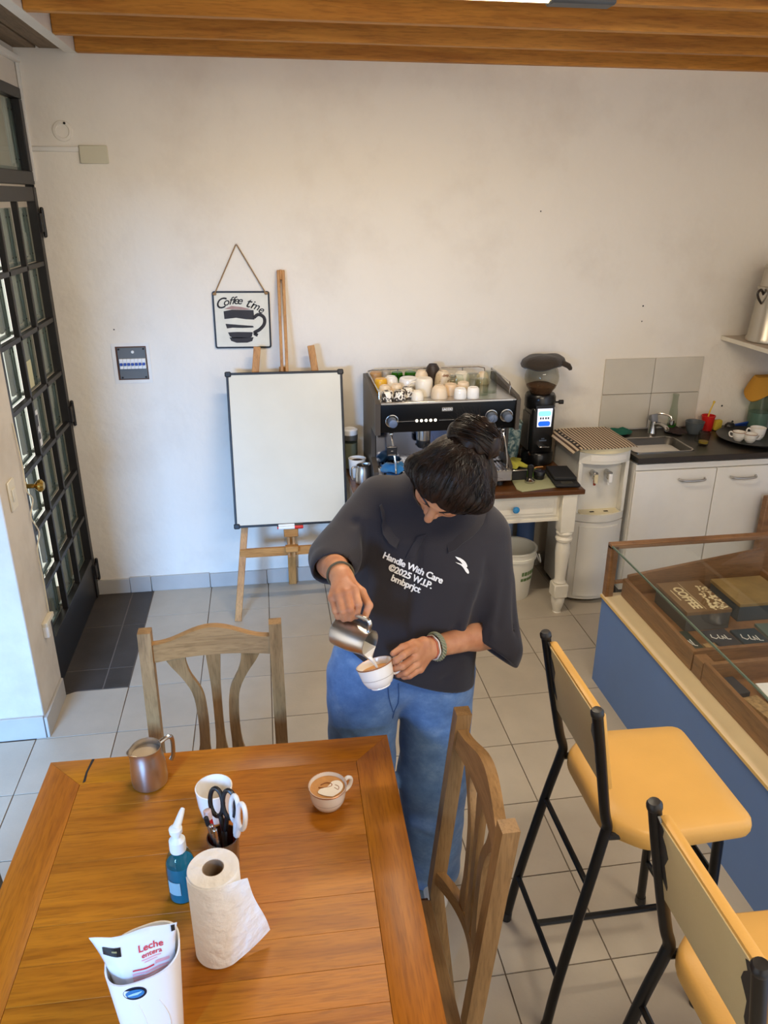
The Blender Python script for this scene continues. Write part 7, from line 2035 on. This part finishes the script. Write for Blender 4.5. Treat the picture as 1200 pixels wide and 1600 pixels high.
B().tube(pts, [0.0004, 0.001, 0.0013, 0.0014, 0.0014, 0.0014, 0.0013, 0.001, 0.0004], 6).obj('lips', mat('lip_rose', (150, 84, 74), 0.4), person)

# ---- bracelets
def ringround(c, ax, r, tube, nm, m, wob=0.0, n=40, lab=None, sx=1.0):
    M_ = frame(c, ax); pts = []
    for i in range(n):
        a = 2*PI*i/n; pts.append(M_ @ Vector((r*sx*math.cos(a), r*math.sin(a), wob*math.sin(7*a))))
    o = B().tube(pts, tube, 7, closed=True).obj(nm, m, person)
    if lab: plab(o, lab)
    return o
rax = Vector(RWR-RELB); lax = Vector(LWR-LELB)
ringround(Vector(RELB+(RWR-RELB)*0.95), rax, 0.0325, 0.0030, 'bracelet', mat('olive_cord', (84, 80, 62), 0.8), 0.0012, lab='dark olive cord bracelet')
def lpos(t): return Vector(LELB+(LWR-LELB)*t)
ringround(lpos(0.985), lax, 0.0320, 0.0021, 'bracelet', mat('white_cord', (230, 222, 210), 0.8), 0.001, lab='thin white cord bracelet')
ringround(lpos(1.015), lax, 0.0300, 0.0013, 'bracelet', mat('red_cord', (166, 40, 40), 0.8), 0.001, lab='thin red thread bracelet')
# braided one: three twisted cords
c_ = lpos(0.935); M_ = frame(c_, lax)
b = B()
for k in range(3):
    pts = [M_ @ Vector(((0.0352+0.0022*math.cos(9*a+k*2.094))*math.cos(a), (0.0352+0.0022*math.cos(9*a+k*2.094))*math.sin(a), 0.0052*math.sin(9*a+k*2.094))) for a in [2*PI*i/90 for i in range(90)]]
    b.tube(pts, 0.0030, 6, closed=True)
plab(b.obj('bracelet', mat('sage_cord', (142, 144, 116), 0.85), person), 'thick sage green braided bracelet')

# ---- what she holds
ax = Vector((0.72, -0.69, -0.06)).normalized()
jc = Vector((0.8900, -2.560, 1.1480)); jh, jr = 0.098, 0.0385
MJ = frame(jc-ax*jh*0.47, ax, (0, 0, 1))
held = pitcher('held_milk_jug', 'steel milk jug tilted in her right hand, pouring milk', MJ, jr, jh, 0.0, loc=tuple(jc))
rs_ = []
w_ = ax.cross(Vector((0, 0, 1))).normalized(); basep = jc-ax*jh*0.47
spout = MJ @ Vector((-jr*0.82*1.34, 0, jh*1.03))
z0 = (jc+ax*jh*0.5).z-jr*0.50
for i in range(19):
    s_ = jh*(0.10+0.90*i/18); rr_ = jr*(1-0.18*max(0, (s_/jh-0.5)/0.5))-0.002
    c_ = basep+ax*s_; dz = (z0-c_.z)
    hw = math.sqrt(max(1e-6, rr_*rr_-dz*dz)); p = Vector((c_.x, c_.y, z0))
    rs_.append([p-w_*hw, p+w_*hw, p+w_*hw-Vector((0, 0, 0.0015)), p-w_*hw-Vector((0, 0, 0.0015))])
rs_.append([spout+w_*-0.004+Vector((0, 0, 0.003)), spout+w_*0.004+Vector((0, 0, 0.003)), spout+w_*0.004, spout-w_*0.004])
B().rings(rs_).obj('milk', M_milk, held)
uax = Vector((-0.25, 0.30, 0.92)).normalized()
rimc = Vector((0.9440, -2.538, 1.0500)); ch_ = 0.062
MCu = frame(rimc-uax*ch_, uax, (1, 0, 0.2))
heldcup = teacup('held_cup', 'gold-rimmed white coffee cup tilted in her left hand under the jug', 0, 0, 0, 0.0465, ch_, 0.10, None, M_gold, M=MCu, fill=0.72, fillm=M_latte)
surf = MCu @ Vector((0.006, -0.008, ch_*0.72))
pts = bez([spout+Vector((-0.004, 0.003, 0.006)), spout+Vector((0.004, -0.002, -0.002)), spout*0.55+surf*0.45+Vector((0.005, -0.002, -0.004)), surf], 5)
tag(B().tube(pts, [0.0058, 0.0056, 0.0052, 0.005, 0.0046, 0.0044, 0.0042, 0.004, 0.0038, 0.0036, 0.0034, 0.0033, 0.0032, 0.0032, 0.0032, 0.0034], 9).obj('milk_stream', M_milk, loc=tuple(surf)), 'thin stream of milk falling from the tilted jug into the cup', 'milk')
